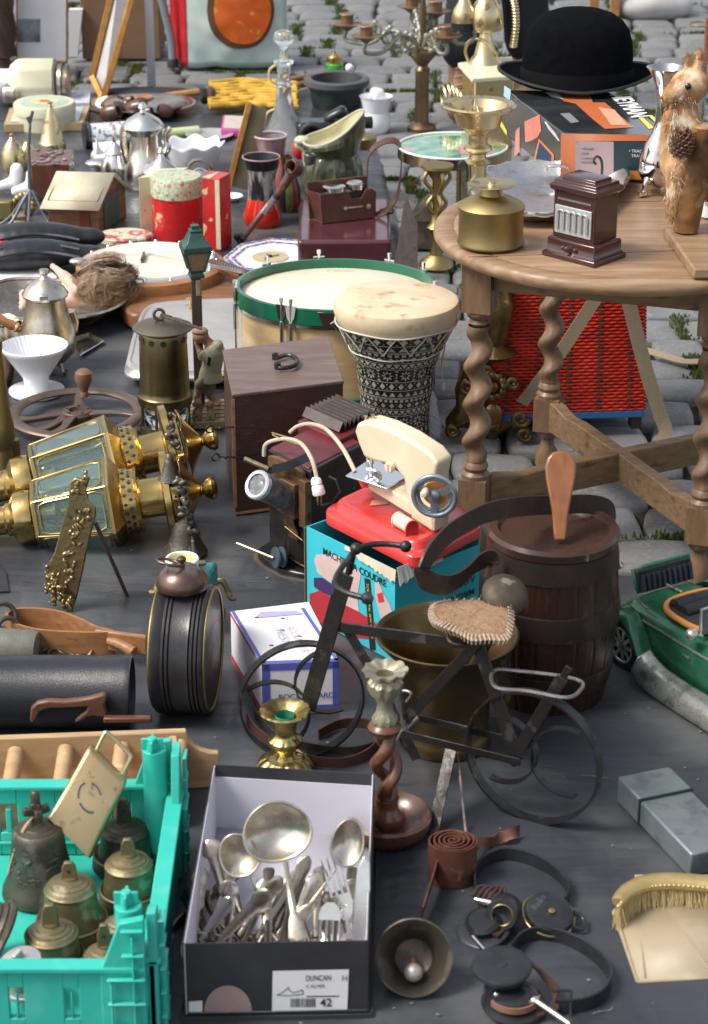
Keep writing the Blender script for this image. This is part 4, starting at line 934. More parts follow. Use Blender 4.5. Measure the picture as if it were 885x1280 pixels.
decal('printed_picture',[(393,722),(404,722),(422,735),(424,750),(400,738),(393,733)],FLAT('violet_print',(.05,.03,.12)),.0011)
decal('printed_picture',[(387,742),(400,738),(424,752),(450,765),(470,778),(474,800),(440,796),(400,778),(388,758)],FLAT('print_red',(.42,.03,.04)),.0010)
decal('printed_picture',[(469,728),(474,727),(480,742),(488,756),(494,775),(492,792),(482,788),(476,772),(470,748)],inkp,.001)
decal('printed_picture',[(472,742),(479,740),(481,752),(474,753)],inkr,.0014)
decal('printed_strip',[(456,722),(463,724),(470,812),(463,812)],ink,.0012)
txt(t,'TOUT METAL SEW WORK',.01,BF(459,728,.0016),BF(466,806)-BF(459,728),exb,inky,wd=(BF(466,800)-BF(459,730)).length,size=.007)
def BS(u,z):return PN+(PR-PN)*u+exb*.0035+Z*z
er=(PR-PN).normalized()
txt(t,'MACHINE',.01,BS(.93,.078),-er,-Z,ink,wd=Db*.42,size=.0155,bold=.02)
txt(t,'A COUDRE',.01,BS(.93,.100),-er,-Z,ink,wd=Db*.42,size=.0155,bold=.02)
b=B();b.lathe(BS(.80,.045),[(.007,0),(.0001,.0004)],20,ax=exb);t.part('printed_dot',b,inkr)
# red case
zc0,zc1=zB+.002,zB+.036
pr_=[]
cL,cN,cR=G(399,652,zB),G(521,715,zB),G(610,668,zB)
exb2,eyb2=exb,eyb;base_o=cL;exb=(cN-cL);Wc_=exb.length;exb.normalize();eyb=Z.cross(exb);Dc_=(cR-cN).length;kx=(cR-cN).normalized();nb_=-eyb;eyb=kx
t=T('red_sewing_case','glossy red plastic case base under the toy sewing machine, on the turquoise box','case',base_o+exb*Wc_/2+eyb*Dc_/2)
def rrect(o_,ex_,ey_,w_,d_,r_,z,n=6):
    P=[]
    for cx_,cy_,a0 in ((w_-r_,r_,-pi/2),(w_-r_,d_-r_,0),(r_,d_-r_,pi/2),(r_,r_,pi)):
        for k in range(n+1):a=a0+k*(pi/2)/n;P.append(o_+ex_*(cx_+r_*cos(a))+ey_*(cy_+r_*sin(a))+Z*z)
    return P
b=B();lv=[(0,0),(0,.016),(.003,.019),(.012,.020),(.014,.022),(.016,.030),(.020,.034),(.026,.0355),(.032,.034)]
vs=[];fs=[];m_=28
for j,(ins,z) in enumerate(lv):
    vs+=rrect(V((base_o.x,base_o.y,0))+(exb+eyb)*ins,exb,eyb,Wc_-2*ins,Dc_-2*ins,.03-ins*.4,zc0+z)
    if j:fs+=[((j-1)*m_+i,(j-1)*m_+(i+1) % m_,j*m_+(i+1) % m_,j*m_+i) for i in range(m_)]
fs.append(tuple(range(m_))[::-1]);fs.append(tuple((len(lv)-1)*m_+i for i in range(m_)));b.add(vs,fs);t.part('case_base',b,red,smooth=50)
b=B();b.lathe(VP(455,682,base_o,nb_)-nb_*.004,[(.0035,0),(.0001,.005)],14,ax=nb_);t.part('rivet_hole',b,blkm)
zt_=zc0+.0345
b=B();c=G(462,632,zt_+.0006);b.add([c,c+X*.03+Y*.006,c+X*.036+Y*.028,c+X*.004+Y*.022],[(0,1,2,3)]);t.part('gold_sticker',b,FLAT('sticker_gold',(.55,.3,.18)),smooth=0)
# machine
t=T('toy_sewing_machine','cream toy sewing machine with a grey hand wheel standing on the red case','sewing machine',G(520,650,zt_))
mo=G(541,668,zt_) # near right bottom corner of the body
# body column, seen from its long side: runs along exb; thickness along eyb
colb=G(541,668,zt_);backb=colb+eyb*.052
MP=lambda px,py,off=0:VP(px,py,colb,nb_)+eyb*off
def slab(b,pts,o0,o1):P=[MP(x,y,o0) for x,y in pts];b.prism(P,eyb*(o1-o0))
b=B();side=[(458,617),(541,668),(545,664),(548,600),(544,578),(534,566),(505,546),(478,533),(455,528),(443,531),(441,542),(447,560),(452,572),(462,578),(480,582),(498,594),(504,612),(500,628),(466,606)]
top_s=[(541,600),(545,580),(534,566),(505,547),(478,534),(456,527),(444,530),(441,540),(446,556),(453,573),(466,578),(488,583),(502,598),(506,622),(512,650),(541,668)]
slab(b,top_s,.003,.044);t.part('machine_body',b,cream,bevel=.006,seg=3)
b=B();slab(b,[(458,612),(508,643),(541,665),(541,650),(506,626),(470,603),(458,600)],.004,.042);t.part('machine_base',b,cream,bevel=.002)
b=B();slab(b,[(443,603),(453,600),(456,612),(447,612)],.01,.04);t.part('support',b,red)
ppl=[MP(433,597,-.002),MP(485,612,-.006),MP(503,603,.0),MP(500,596,.044),MP(462,575,.06)]
zpl=MP(470,602).z;pl_=[G(x,y,zpl) for x,y in ((432,596),(483,612),(508,598),(500,592),(466,574),(455,580))]
b=B();b.prism(pl_,Z*.0025);t.part('needle_plate',b,chrome,bevel=.0006)
b=B();q=G(470,596,zpl);
b.tube([G(459,590,zpl)+Z*.035,G(459,592,zpl)+Z*.006],.0022,8);b.tube([G(464,592,zpl)+Z*.03,G(464,594,zpl)+Z*.002],.003,8);b.bar(G(458,594,zpl)+Z*.012,G(470,598,zpl)+Z*.014,.004,.002);b.ell(G(464,592,zpl)+Z*.02,.005,.004,.004)
b.tube(spl([G(456,600,zpl)+Z*.004,G(462,604,zpl)+Z*.003,G(468,600,zpl)+Z*.004],4),.0016,6);b.lathe(G(472,604,zpl)+Z*.012,[(.008,-.003),(.008,.003)],18,ax=nb_);t.part('needle_bar',b,chrome)
b=B();b.lathe(MP(490,583,-.001),[(.0085,0),(.0095,.004),(.0085,.008),(.0001,.0082)],22,ax=nb_);b.box(MP(490,583,-.0095),.003,.003,.014);t.part('stitch_knob',b,cream)
b=B()
for x,y in ((447,529),(456,528)):b.lathe(MP(x,y,.02)-Z*.002,[(.0022,0),(.0022,.006),(.0032,.0065),(.0032,.009),(.0001,.0095)],12)
b.bar(MP(447,529,.02)+Z*.003,MP(458,527,.02)+Z*.003,.002,.002);t.part('thread_pin',b,brassp)
wc=MP(549,617,-.012);wax=(nb_*.75+exb*.65).normalized();uu,vv,_=frame_of(wax)
hw=M('handwheel_grey',(.30,.33,.37),(.22,.25,.29),.3,.6,30,.05)
b=B();b.tor(wc,.0325,.0042,ax=wax,seg=44,k=12);b.tor(wc-wax*.004,.026,.003,ax=wax,seg=40)
for k in range(3):a=k*2*pi/3+.5;b.bar(wc-wax*.002,wc+(uu*cos(a)+vv*sin(a))*.03,.011,.003,up=wax.cross(uu*cos(a)+vv*sin(a)))
b.lathe(wc-wax*.018,[(.009,0),(.009,.022),(.006,.024),(.0001,.024)],18,ax=wax);whl=t.part('hand_wheel',b,hw)
b=B();kc=wc+uu*-.006+vv*.012;kc=wc-X*.013+Z*.010;b.lathe(kc,[(.003,-.002),(.0045,0),(.006,.008),(.0055,.018),(.0035,.021),(.0001,.0215)],16,ax=wax);t.part('wheel_handle',b,cream,parent=whl)
b=B();b.lathe(wc-wax*.014,[(.020,0),(.020,.004)],24,ax=wax);t.part('gear_plate',b,FLAT('gear_orange',(.6,.24,.05)),parent=whl)
c1,c2=G(497,649,zt_+.012),G(514,659,zt_+.012);b=B();b.tube([c1,c2],.0115,22);b.lathe(c1,[(.0128,0),(.0128,.003)],22,ax=c2-c1);ob=t.part('bobbin_winder',b,cream);
b=B();d=(c2-c1).normalized();b.lathe(c2,[(.012,0),(.012,.003),(.0001,.0032)],22,ax=d);b.bar(c2+d*.0015-Z*.012,c2+d*.0015,.024,.003,up=d.cross(Z));t.part('end_cap',b,red,parent=ob)
# ---- film projector
proj_ax=(G(318,604,.0)-G(400,560,0));proj_ax.z=0;proj_ax.normalize() # optical axis direction on the ground
t=T('film_projector','black and maroon tin film projector with a grey lens barrel pointing left','projector',G(400,690,.004))
zax=.155
lens_front=D(333,604,0) if 0 else None
pf=G(392,712,.004) # near bottom of black body
# body boxes defined from pixel corners on horizontal planes
def pbox(name,pts,ztop,zbot,mat,parent=None,z_at=None,**kw):
    P=[G(x,y,ztop) for x,y in pts];b=B();b.prism([V((p.x,p.y,zbot)) for p in P],Z*(ztop-zbot));return t.part(name,b,mat,parent,**kw)
zt1=.205
jap=M('black_japan',(.016,.014,.014),(.03,.026,.024),.25,.2,30,.08,200,.1,c3=(.14,.08,.05),s3=28,l3=.66,h3=.74)
bodyp=[G(x,y,zt1) for x,y in ((335,562),(388,590),(452,556),(398,530))]
b=B();b.prism([V((p.x,p.y,.02)) for p in bodyp],Z*(zt1-.02));t.part('film_housing',b,jap,bevel=.002)
redp=[G(x,y,zt1+.001) for x,y in ((338,560),(386,586),(450,553),(402,529))]
b=B();b.prism([V((p.x,p.y,zt1-.010)) for p in redp],Z*.012);t.part('housing_top',b,redd,bevel=.002)
zt2=.215
lamp=[G(x,y,zt2) for x,y in ((372,526),(424,550),(472,526),(418,504))]
b=B();b.prism([V((p.x,p.y,.012)) for p in lamp],Z*(zt2-.012));t.part('lamp_house',b,redd,bevel=.002)
q=[G(x,y,zt2+.002) for x,y in ((378,521),(424,541),(466,519),(420,503))]
b=B();n_r=7;e_a=q[3]-q[0];e_b=q[1]-q[0]
prof=[]
for i in range(n_r*2+1):prof.append((.12+.88*i/(n_r*2),.010 if i % 2 else .026))
P=[q[0]+e_a*s_+Z*(z-.010) for s_,z in prof]
b=B()
n2=len(P);b.add(P+[p+e_b for p in P],[(i,i+1,n2+i+1,n2+i) for i in range(n2-1)])
b.add([q[0]+Z*.001,q[0]+e_b+Z*.001,q[1]+e_a*.12+Z*.016,q[0]+e_a*.12+Z*.016],[(0,1,2,3)])
t.part('ventilation_roof',b,M('roof_tin',(.13,.11,.10),(.09,.07,.06),.4,.6,30,.15),solid=.0015,smooth=0)
# rusty front plate and lens
fpA,fpB=G(335,565,zt1),G(388,592,zt1);fe=(fpB-fpA);fe.z=0;fw=fe.length;fe.normalize();fnv=-Z.cross(fe)
rust=M('rusty_plate',(.16,.085,.045),(.22,.12,.06),.55,.5,60,.4,200,.1,c3=(.07,.045,.035),s3=40,l3=.5,h3=.6)
fo=V((fpA.x,fpA.y,0));
b=B();b.prism([fo+fe*(fw*.08)+Z*(zt1-.08),fo+fe*(fw*.9)+Z*(zt1-.08)] +[fo+fe*(fw*.49+fw*.41*cos(a))+Z*(zt1-.004+.006*sin(a)*1.4) for a in [i*pi/10 for i in range(11)]],fnv*.008);t.part('gate_plate',b,rust,bevel=.001)
b=B();b.par(fo+fe*fw*.42+fnv*.008+Z*(zt1-.085),fe*fw*.42,fnv*.012,Z*.062);b.par(fo+fe*fw*.9+fnv*.002+Z*(zt1-.095),fe*.018,fnv*.014,Z*.085);t.part('lens_holder',b,rust,bevel=.001)
lb_=fo+fe*fw*.60+fnv*.018+Z*(zt1-.053)
lf=VP(322,606,lb_+fnv*.062,fnv);
lensm=M('lens_barrel',(.07,.07,.07),(.20,.20,.20),.5,.3,90,.3,200)
b=B();b.axl(lb_,lf,[(0,17),(1,17.5)],30);ln=t.part('lens_barrel',b,lensm)
dl=(lf-lb_).normalized();r_=19*S(lf)
b=B();b.lathe(lf-dl*.008,[(r_*.93,0),(r_,.002),(r_,.010),(r_*.9,.012),(r_*.74,.011),(r_*.72,.002)],36,ax=dl,cap=(0,0));t.part('lens_ring',b,M('ring_aluminium',(.6,.62,.65),None,.3,.7),parent=ln)
b=B();b.lathe(lf-dl*.003,[(r_*.74,0),(r_*.4,.003),(.0001,.004)],30,ax=dl,cap=(0,0));t.part('lens_glass',b,M('lens_glass_grey',(.12,.14,.13),None,.06,0,coat=.6),parent=ln)
b=B();z_=zt1-.125;pts=[fo+fe*fw*(.58)+fnv*(.004+.005*sin(i*.9))+Z*(z_+.055-i*.011) for i in range(7)];b.strap(spl(pts,3),.026,.0018,fe);t.part('film_spring',b,M('spring_copper',(.24,.15,.1),(.16,.1,.07),.3,.9,40))
b=B();a=[(fo+fe*fw*.42+fnv*.002+Z*.03),(fo+fe*fw*.9+fnv*.002+Z*.03),(fo+fe*fw*.92+fnv*.002+Z*.075),(fo+fe*fw*.42+fnv*.002+Z*.085)];b.tube(a,.0014,6,closed=True);t.part('wire_clip',b,brass)
b=B();b.tube([G(298,571,.19) if 0 else VP(305,573,fo+fnv*.06,fnv),VP(335,586,fo+fnv*.03,fnv)],.0042,12);t.part('crank_rod',b,brassp)
b=B();p0=VP(333,588,fo+fnv*.026,fnv);p1=VP(388,570,fo+fnv*.022,fnv);b.strap(spl([p0,lerp(p0,p1,.5)-Z*.004,p1],5),.014,.005,Z);b.ell(p0,.008,.008,.008);t.part('black_arm',b,blk)
crm=FLAT('cream_cable',(.52,.45,.34),.5)
cz=zt1
cb=spl([VP(389,500+25,fo-fnv*.06,fnv)-Z*.0,VP(405,534,fo-fnv*.06,fnv),VP(425,550,fo-fnv*.02,fnv)+fnv*.06,VP(443,592,fo,fnv)+fnv*.05],6)
def PT(px,py,d):return VP(px,py,fo+fnv*d,fnv)
b=B();b.tube(spl([PT(330,570,.012),PT(332,556,.010),PT(345,550,.0),PT(362,549,.0),PT(378,556,.015),PT(390,575,.03),PT(396,597,.035)],8),.0036,8);t.part('cable',b,crm)
b=B();b.tube(spl([PT(362,541,-.035),PT(372,533,-.045),PT(388,530,-.05),PT(408,537,-.02),PT(428,560,.02),PT(444,590,.04)],8),.0036,8);t.part('cable',b,crm)
b=B();b.lathe(PT(394,596,.036),[(.005,0),(.0085,.004),(.0095,.012),(.008,.013),(.010,.016),(.011,.028),(.009,.031)],16,ax=(PT(400,622,.036)-PT(394,596,.036)));t.part('plug',b,whitec)
b=B();p0=PT(399,619,.036);b.tube([p0+X*.003,p0+X*.003-Z*.017],.0018,6);b.tube([p0-X*.003,p0-X*.002-Z*.017],.0018,6);t.part('plug_pin',b,brassp)
b=B();p=[PT(340,541,-.002),PT(376,552,.0),PT(374,556,.0),PT(346,546,0),PT(341,543,0)];b.tube(spl(p,4),.0015,6);t.part('wire_clip',b,brass)
b=B();b.tube([PT(411,596,.012),PT(420,600,.012),PT(425,614,.012),PT(416,628,.012),PT(402,632,.012)],.002,7);t.part('cable',b,blk)
b=B();b.tube([fo+fe*fw*.95-fnv*.02+fnv*.025+Z*.08,fo+fe*fw*.95+fnv*.005+Z*.098],.007,12);b.ell(fo+fe*fw*1.0+fnv*.006+Z*.07,.008,.006,.012);t.part('switch',b,blk)
base=[G(x,y,.012) for x,y in ((322,690),(348,712),(392,722),(412,712),(412,690),(372,668))]
b=B();b.prism(spl([V((p.x,p.y,.004)) for p in base],4,closed=True),Z*.014);t.part('base_plate',b,blk,bevel=.004)
b=B();b.prism(spl([V((p.x,p.y,.0035))+(p-G(375,695,.012))*.1 for p in base],4,closed=True),Z*.003);t.part('base_rim',b,M('worn_tin_rim',(.2,.17,.15),None,.5,.6))
c=G(346,697,.035);ax_=V((-1,-.45,.1)).normalized();b=B();b.lathe(c-ax_*.012,[(.018,0),(.019,.003),(.014,.006),(.014,.010),(.019,.013),(.018,.016)],30,ax=ax_);pl2=t.part('drive_pulley',b,M('blue_grey_plastic',(.05,.075,.095),None,.35))
b=B();b.tube([c+ax_*.006,G(296,679,.045)],.003,10);t.part('crank_handle',b,brassp,parent=pl2)
b=B();b.box(G(352,700,.02),.02,.03,.03,.4);t.part('pulley_bracket',b,blk,parent=pl2,bevel=.002)
# ---- hinged brown wooden box
zt=hz(G(293,646,.004),492)
o=G(292,644,.004);zt=hz(o,492)
t=T('wooden_box','tall brown wooden box with a black curved handle on its lid, behind the projector','box',o)
tl,tr,bl=G(290,493,zt),G(430,476,zt),G(278,437,zt);tr2=G(411,420,zt)
P=[tl,tr,tr2,bl]
b=B();c_=sum(P,V((0,0,0)))/4;P2=[c_+(p-c_)*.985 for p in P]
b.prism([V((p.x,p.y,.004)) for p in P2],Z*(zt-.010));t.part('box_body',b,woodd,bevel=.001)
b=B();b.prism([V((p.x,p.y,zt-.006)) for p in P],Z*.006);ld_=t.part('box_lid',b,M('lid_wood',(.16,.11,.09),(.125,.085,.07),.4,0,9,.1,120,.1,st=(1,6,6),c3=(.2,.15,.13),s3=7),bevel=.0015)
b=B();exq=(tr-tl).normalized();nq=-Z.cross(exq)
b.bar(V((P2[0].x,P2[0].y,.02))+nq*.0008,V((P2[0].x,P2[0].y,zt-.01))+nq*.0008,.006,.001,up=exq);b.bar(V((P2[0].x,P2[0].y,.008))+nq*.0008,V((P2[1].x,P2[1].y,.008))+nq*.0008,.005,.001)
t.part('edge_trim',b,woodl)
b=B();y_=.5*zt;b.bar(V((P2[0].x,P2[0].y,y_))+nq*.0006,V((P2[1].x,P2[1].y,y_))+nq*.0006,.0025,.0008);t.part('door_gap',b,blkm)
hc=[G(x,y,zt+.008) for x,y in ((345,448),(356,444),(366,445),(371,451),(368,457),(356,460),(348,460))]
b=B();b.tube(spl(hc,6),.0042,10);b.lathe(G(344,449,zt),[(.006,0),(.006,.011),(.002,.013)],14);b.lathe(G(347,461,zt),[(.006,0),(.006,.011),(.002,.013)],14);t.part('handle',b,iron,parent=ld_)
for (a,c) in (((262,536),(285,534)),((269,571),(292,572))):
    p0,p1=VP(*a,tl+nq*.0,nq)-exq*0,VP(*c,tl,nq);b=B();b.tor(p0+nq*.002,.0068,.0016,ax=nq,seg=24,k=8);b.tube([p0+exq*.0068+nq*.002,p1+nq*.002+exq*.01],.0018,8);b.ell(lerp(p0,p1,.55)+nq*.002,.0032);t.part('hook_rod',b,iron)
# ---- round leather clock drum with a bell on top
A=G(204,884,0);
c0=G(235,888,.0);Rk=(hz(c0,748)-hz(c0,893))/2
cc=V((c0.x,c0.y+.01,Rk+.004));ax_=V((-1,.10,0)).normalized();Wk=66*S(cc)
t=T('drum_clock','round dark leather clock drum standing on edge with a copper bell on top','clock',(cc.x,cc.y,.004))
dk=M('dark_clock_leather',(.020,.019,.022),(.03,.027,.027),.33,0,20,.12,300,.1,c3=(.07,.045,.03),s3=12,l3=.62,h3=.8)
pr=[];L=Wk
for tt,dr in ((0,-.006),(.01,-.001),(.05,.001),(.09,.001),(.1,-.003),(.12,.0015),(.16,.0015),(.18,-.002),(.2,.0012),(.24,.0012),(.26,-.002),(.28,.001),(.32,0),(.62,0),(.64,-.002),(.66,.001),(.70,.001),(.72,-.002),(.74,.0012),(.78,.0012),(.8,-.002),(.9,.002),(.97,.002),(1,-.003)):
    pr.append((Rk+dr,tt*L))
b=B();b.lathe(cc-ax_*L/2,pr,64,ax=ax_);t.part('drum_body',b,dk)
for s_ in (-1,1):
    b=B();b.tor(cc+ax_*(L/2*s_+.001*s_),Rk-.005,.0022,ax=ax_,seg=60);t.part('brass_rim',b,brassm)
b=B();b.lathe(cc+ax_*(L/2+.001),[(Rk-.006,0),(Rk*.5,.002),(.0001,.002)],40,ax=ax_);t.part('clock_face',b,paper)
bo=V((cc.x-.003,cc.y,2*Rk+.003));sc=S(bo);t_=T
b=B();b.lathe(bo+Z*.006,[(32*sc,0),(33*sc,.004),(32*sc,.012),(27*sc,.022),(18*sc,.030),(8*sc,.033),(.0001,.034)],40);bl_=t.part('bell',b,M('bell_copper',(.19,.12,.10),(.13,.085,.07),.33,.85,16,.08,150,.1,c3=(.3,.24,.2),s3=10))
b=B();b.lathe(bo+Z*.038,[(.006,0),(.005,.004),(.0035,.006),(.007,.009),(.007,.013),(.003,.016)],16);tp=bo+Z*.050;b.tor(tp+V((-.018,-.004,-.004)),.019,.0022,ax=V((.25,.25,1)),seg=32);t.part('bell_ring',b,copper,parent=bl_)
b=B();b.tube([bo-Z*.004,bo+Z*.01],.012,16);t.part('bell_post',b,dk)
b=B();b.box((cc.x+.012,cc.y+.02,.006),.05,.06,.012);t.part('foot',b,blkm,bevel=.002)
# ---- teal toy stool with red cup
zq=.10
t=T('teal_toy_stand','small teal enamelled toy stand on bronze feet behind the drum clock','toy stand',G(250,790,.004))
tm=M('teal_enamel',(.012,.19,.17),(.01,.15,.135),.25,0,20,.04,coat=.3)
f_=[G(x,y,.115) for x,y in ((205,712),(262,718),(273,702),(216,697))]
b=B();b.prism([V((p.x,p.y,.035)) for p in f_],Z*.080);t.part('body',b,tm,bevel=.006)
b=B()
for x,y,s_ in ((213,722,-1),(268,730,1)):
    b=B();p=G(x,y,.06);b.tube(spl([p,p+X*.012*s_+Z*.006,p+X*.022*s_-Z*.014,p+X*.026*s_-Z*.024+Y*-.004,p+X*.034*s_-Z*.026],5),[.005]*14+[.004]*7,8)
    t.part('foot',b,brassm)
b=B();p=G(252,704,.1155);b.lathe(p,[(.007,0),(.007,.002),(.0001,.003)],18);t.part('brass_knob',b,brass)
b=B();p=G(268,770,.02);b.tube(spl([p+Z*.03,p+X*.012+Z*.012,p+X*.010-Z*.012],5),.006,8);t.part('red_tab',b,FLAT('brick_red',(.3,.06,.03)))
o=G(228,714,.116);t=T('red_cup','small red cup with a thick white rim and yellow inside, on the teal toy stand','cup',o)
sc=S(o)
b=B();b.lathe(o,[(17*sc,0),(20*sc,.012)],34,cap=(1,0));t.part('cup_body',b,red)
b=B();b.lathe(o,[(20*sc,.012),(21.5*sc,.014),(21.5*sc,.022),(20*sc,.024),(18*sc,.0235),(17.5*sc,.021)],34,cap=(0,0));t.part('rim',b,whitec)
b=B();b.lathe(o,[(17.5*sc,.021),(15*sc,.012),(.0001,.011)],34,cap=(0,0));t.part('cup_inside',b,FLAT('pale_yellow_glaze',(.6,.58,.28),.3))
# ---- wooden scoop/clamp on the left
t=T('wooden_scoop','light brown bentwood scoop with a peg handle, lying on the black sheet at the left','scoop',G(80,800,.004))
sw=M('scoop_wood',(.34,.165,.07),(.24,.11,.045),.4,0,14,.15,100,.1,st=(2,8,8),c3=(.13,.07,.04),s3=20,l3=.6,h3=.8)
hz_=.05
rim=[G(x,y,hz_) for x,y in ((8,768),(18,761),(45,760),(75,764),(100,773),(120,783),(140,788),(120,790),(80,789),(45,786),(20,779))]
rp=spl(rim,5,closed=True);b=B();b.strap([p-Z*.022 for p in rp],.044,.005,Z,closed=True);t.part('bent_side',b,sw)
b=B();b.poly([V((p.x,p.y,.008)) for p in rp]);t.part('scoop_floor',b,sw,solid=.004)
b=B();A=G(118,788,hz_);Cc=G(183,797,hz_);b.prism([A+Z*.001,Cc+Z*.001,Cc+Y*.012,A+Y*.010],Z*-.034);t.part('tongue',b,sw,bevel=.003)
b=B();p0,p1=G(136,801,.035),G(167,815,.028);b.tube(spl([p0,lerp(p0,p1,.5)+Z*.003,p1],4),[.007,.007,.0075,.008,.008,.0085,.009,.009,.009],12);t.part('peg',b,sw)
# greyish cloth roll + chain links
b=B();A,Cc=G(-30,806,.028),G(47,812,.026);b.axl(A,Cc,[(0,24),(.3,25),(.31,23.5),(.6,24),(.78,23),(.79,24.5),(.9,24),(1,22)],28)
one('grey_tube','dull grey-green rolled tube with bands, between the scoop and the black cylinder','tube',G(10,830,.004),b,M('grey_canvas',(.16,.16,.13),(.11,.11,.09),.7,0,30,.3))
t=T('rusty_chain','heap of rusty brown chain links beside the black cylinder','chain',G(82,818,.004));rr=random.Random(3)
for k in range(11):
    c=G(48+k*6.5+rr.uniform(-2,2),818+rr.uniform(-4,4),.008+.006*(k % 2));b=B();b.tor(c,.0105,.0028,ax=V((rr.uniform(-1,1),rr.uniform(-1,1),1.2)),seg=20,k=8);t.part('link',b,ironr)
t=T('rusty_chain','large rusty chain ring hanging at the left edge above the scoop','chain',G(5,780,.03))
for x,y,r_ in ((4,770,.02),(10,785,.016)):
    c=G(x,y,.045);b=B();b.tor(c,r_,.0042,ax=V((.5,-1,.6)),seg=24,k=8);t.part('link',b,ironr)
# ---- black cylinder
A,Cc=G(-60,872,.05),G(166,868,.05);A.z=Cc.z;Cc.y=A.y=G(150,870,.05).y
Rc=.054;A.z=Cc.z=Rc+.004
b=B();L=(Cc-A).length;b.lathe(A,[(Rc,0),(Rc,L-.012),(Rc+.001,L-.010),(Rc+.001,L-.001),(Rc-.002,L),(Rc-.004,L),(Rc-.005,L-.02),(.0001,L-.02)],60,ax=X)
one('black_cylinder','large smooth black leather cylinder lying at the left edge in front of the scoop','cylinder case',(A.x+.2,A.y,.004),b,leatherb)
# saw handle on its front
bp=V((A.x,A.y-Rc-.012,0));FPp=lambda x,y,k=0:VP(x,y,bp+Y*k,Y)
t=T('saw_handle','carved brown wooden tool handle leaning on the black cylinder','tool handle',FPp(90,900))
hp_=[(37,903),(38,886),(46,879),(62,876),(80,877),(98,875),(112,873),(130,868),(134,872),(131,882),(134,892),(130,898),(118,896),(110,897),(100,903),(92,904),(98,897),(107,890),(110,884),(96,885),(78,886),(62,886),(50,890),(46,898),(42,905)]
b=B();b.prism([FPp(x,y) for x,y in hp_],Y*.012);t.part('handle',b,M('saw_wood',(.16,.075,.045),(.1,.045,.03),.36,0,18,.08,coat=.15),bevel=.003)
b=B();b.box(FPp(160,897)-Y*.004,.07,.012,.008);one('ruler','thin brown wooden strip behind the pale rack','ruler',FPp(160,897),b,woodr,bevel=.002)
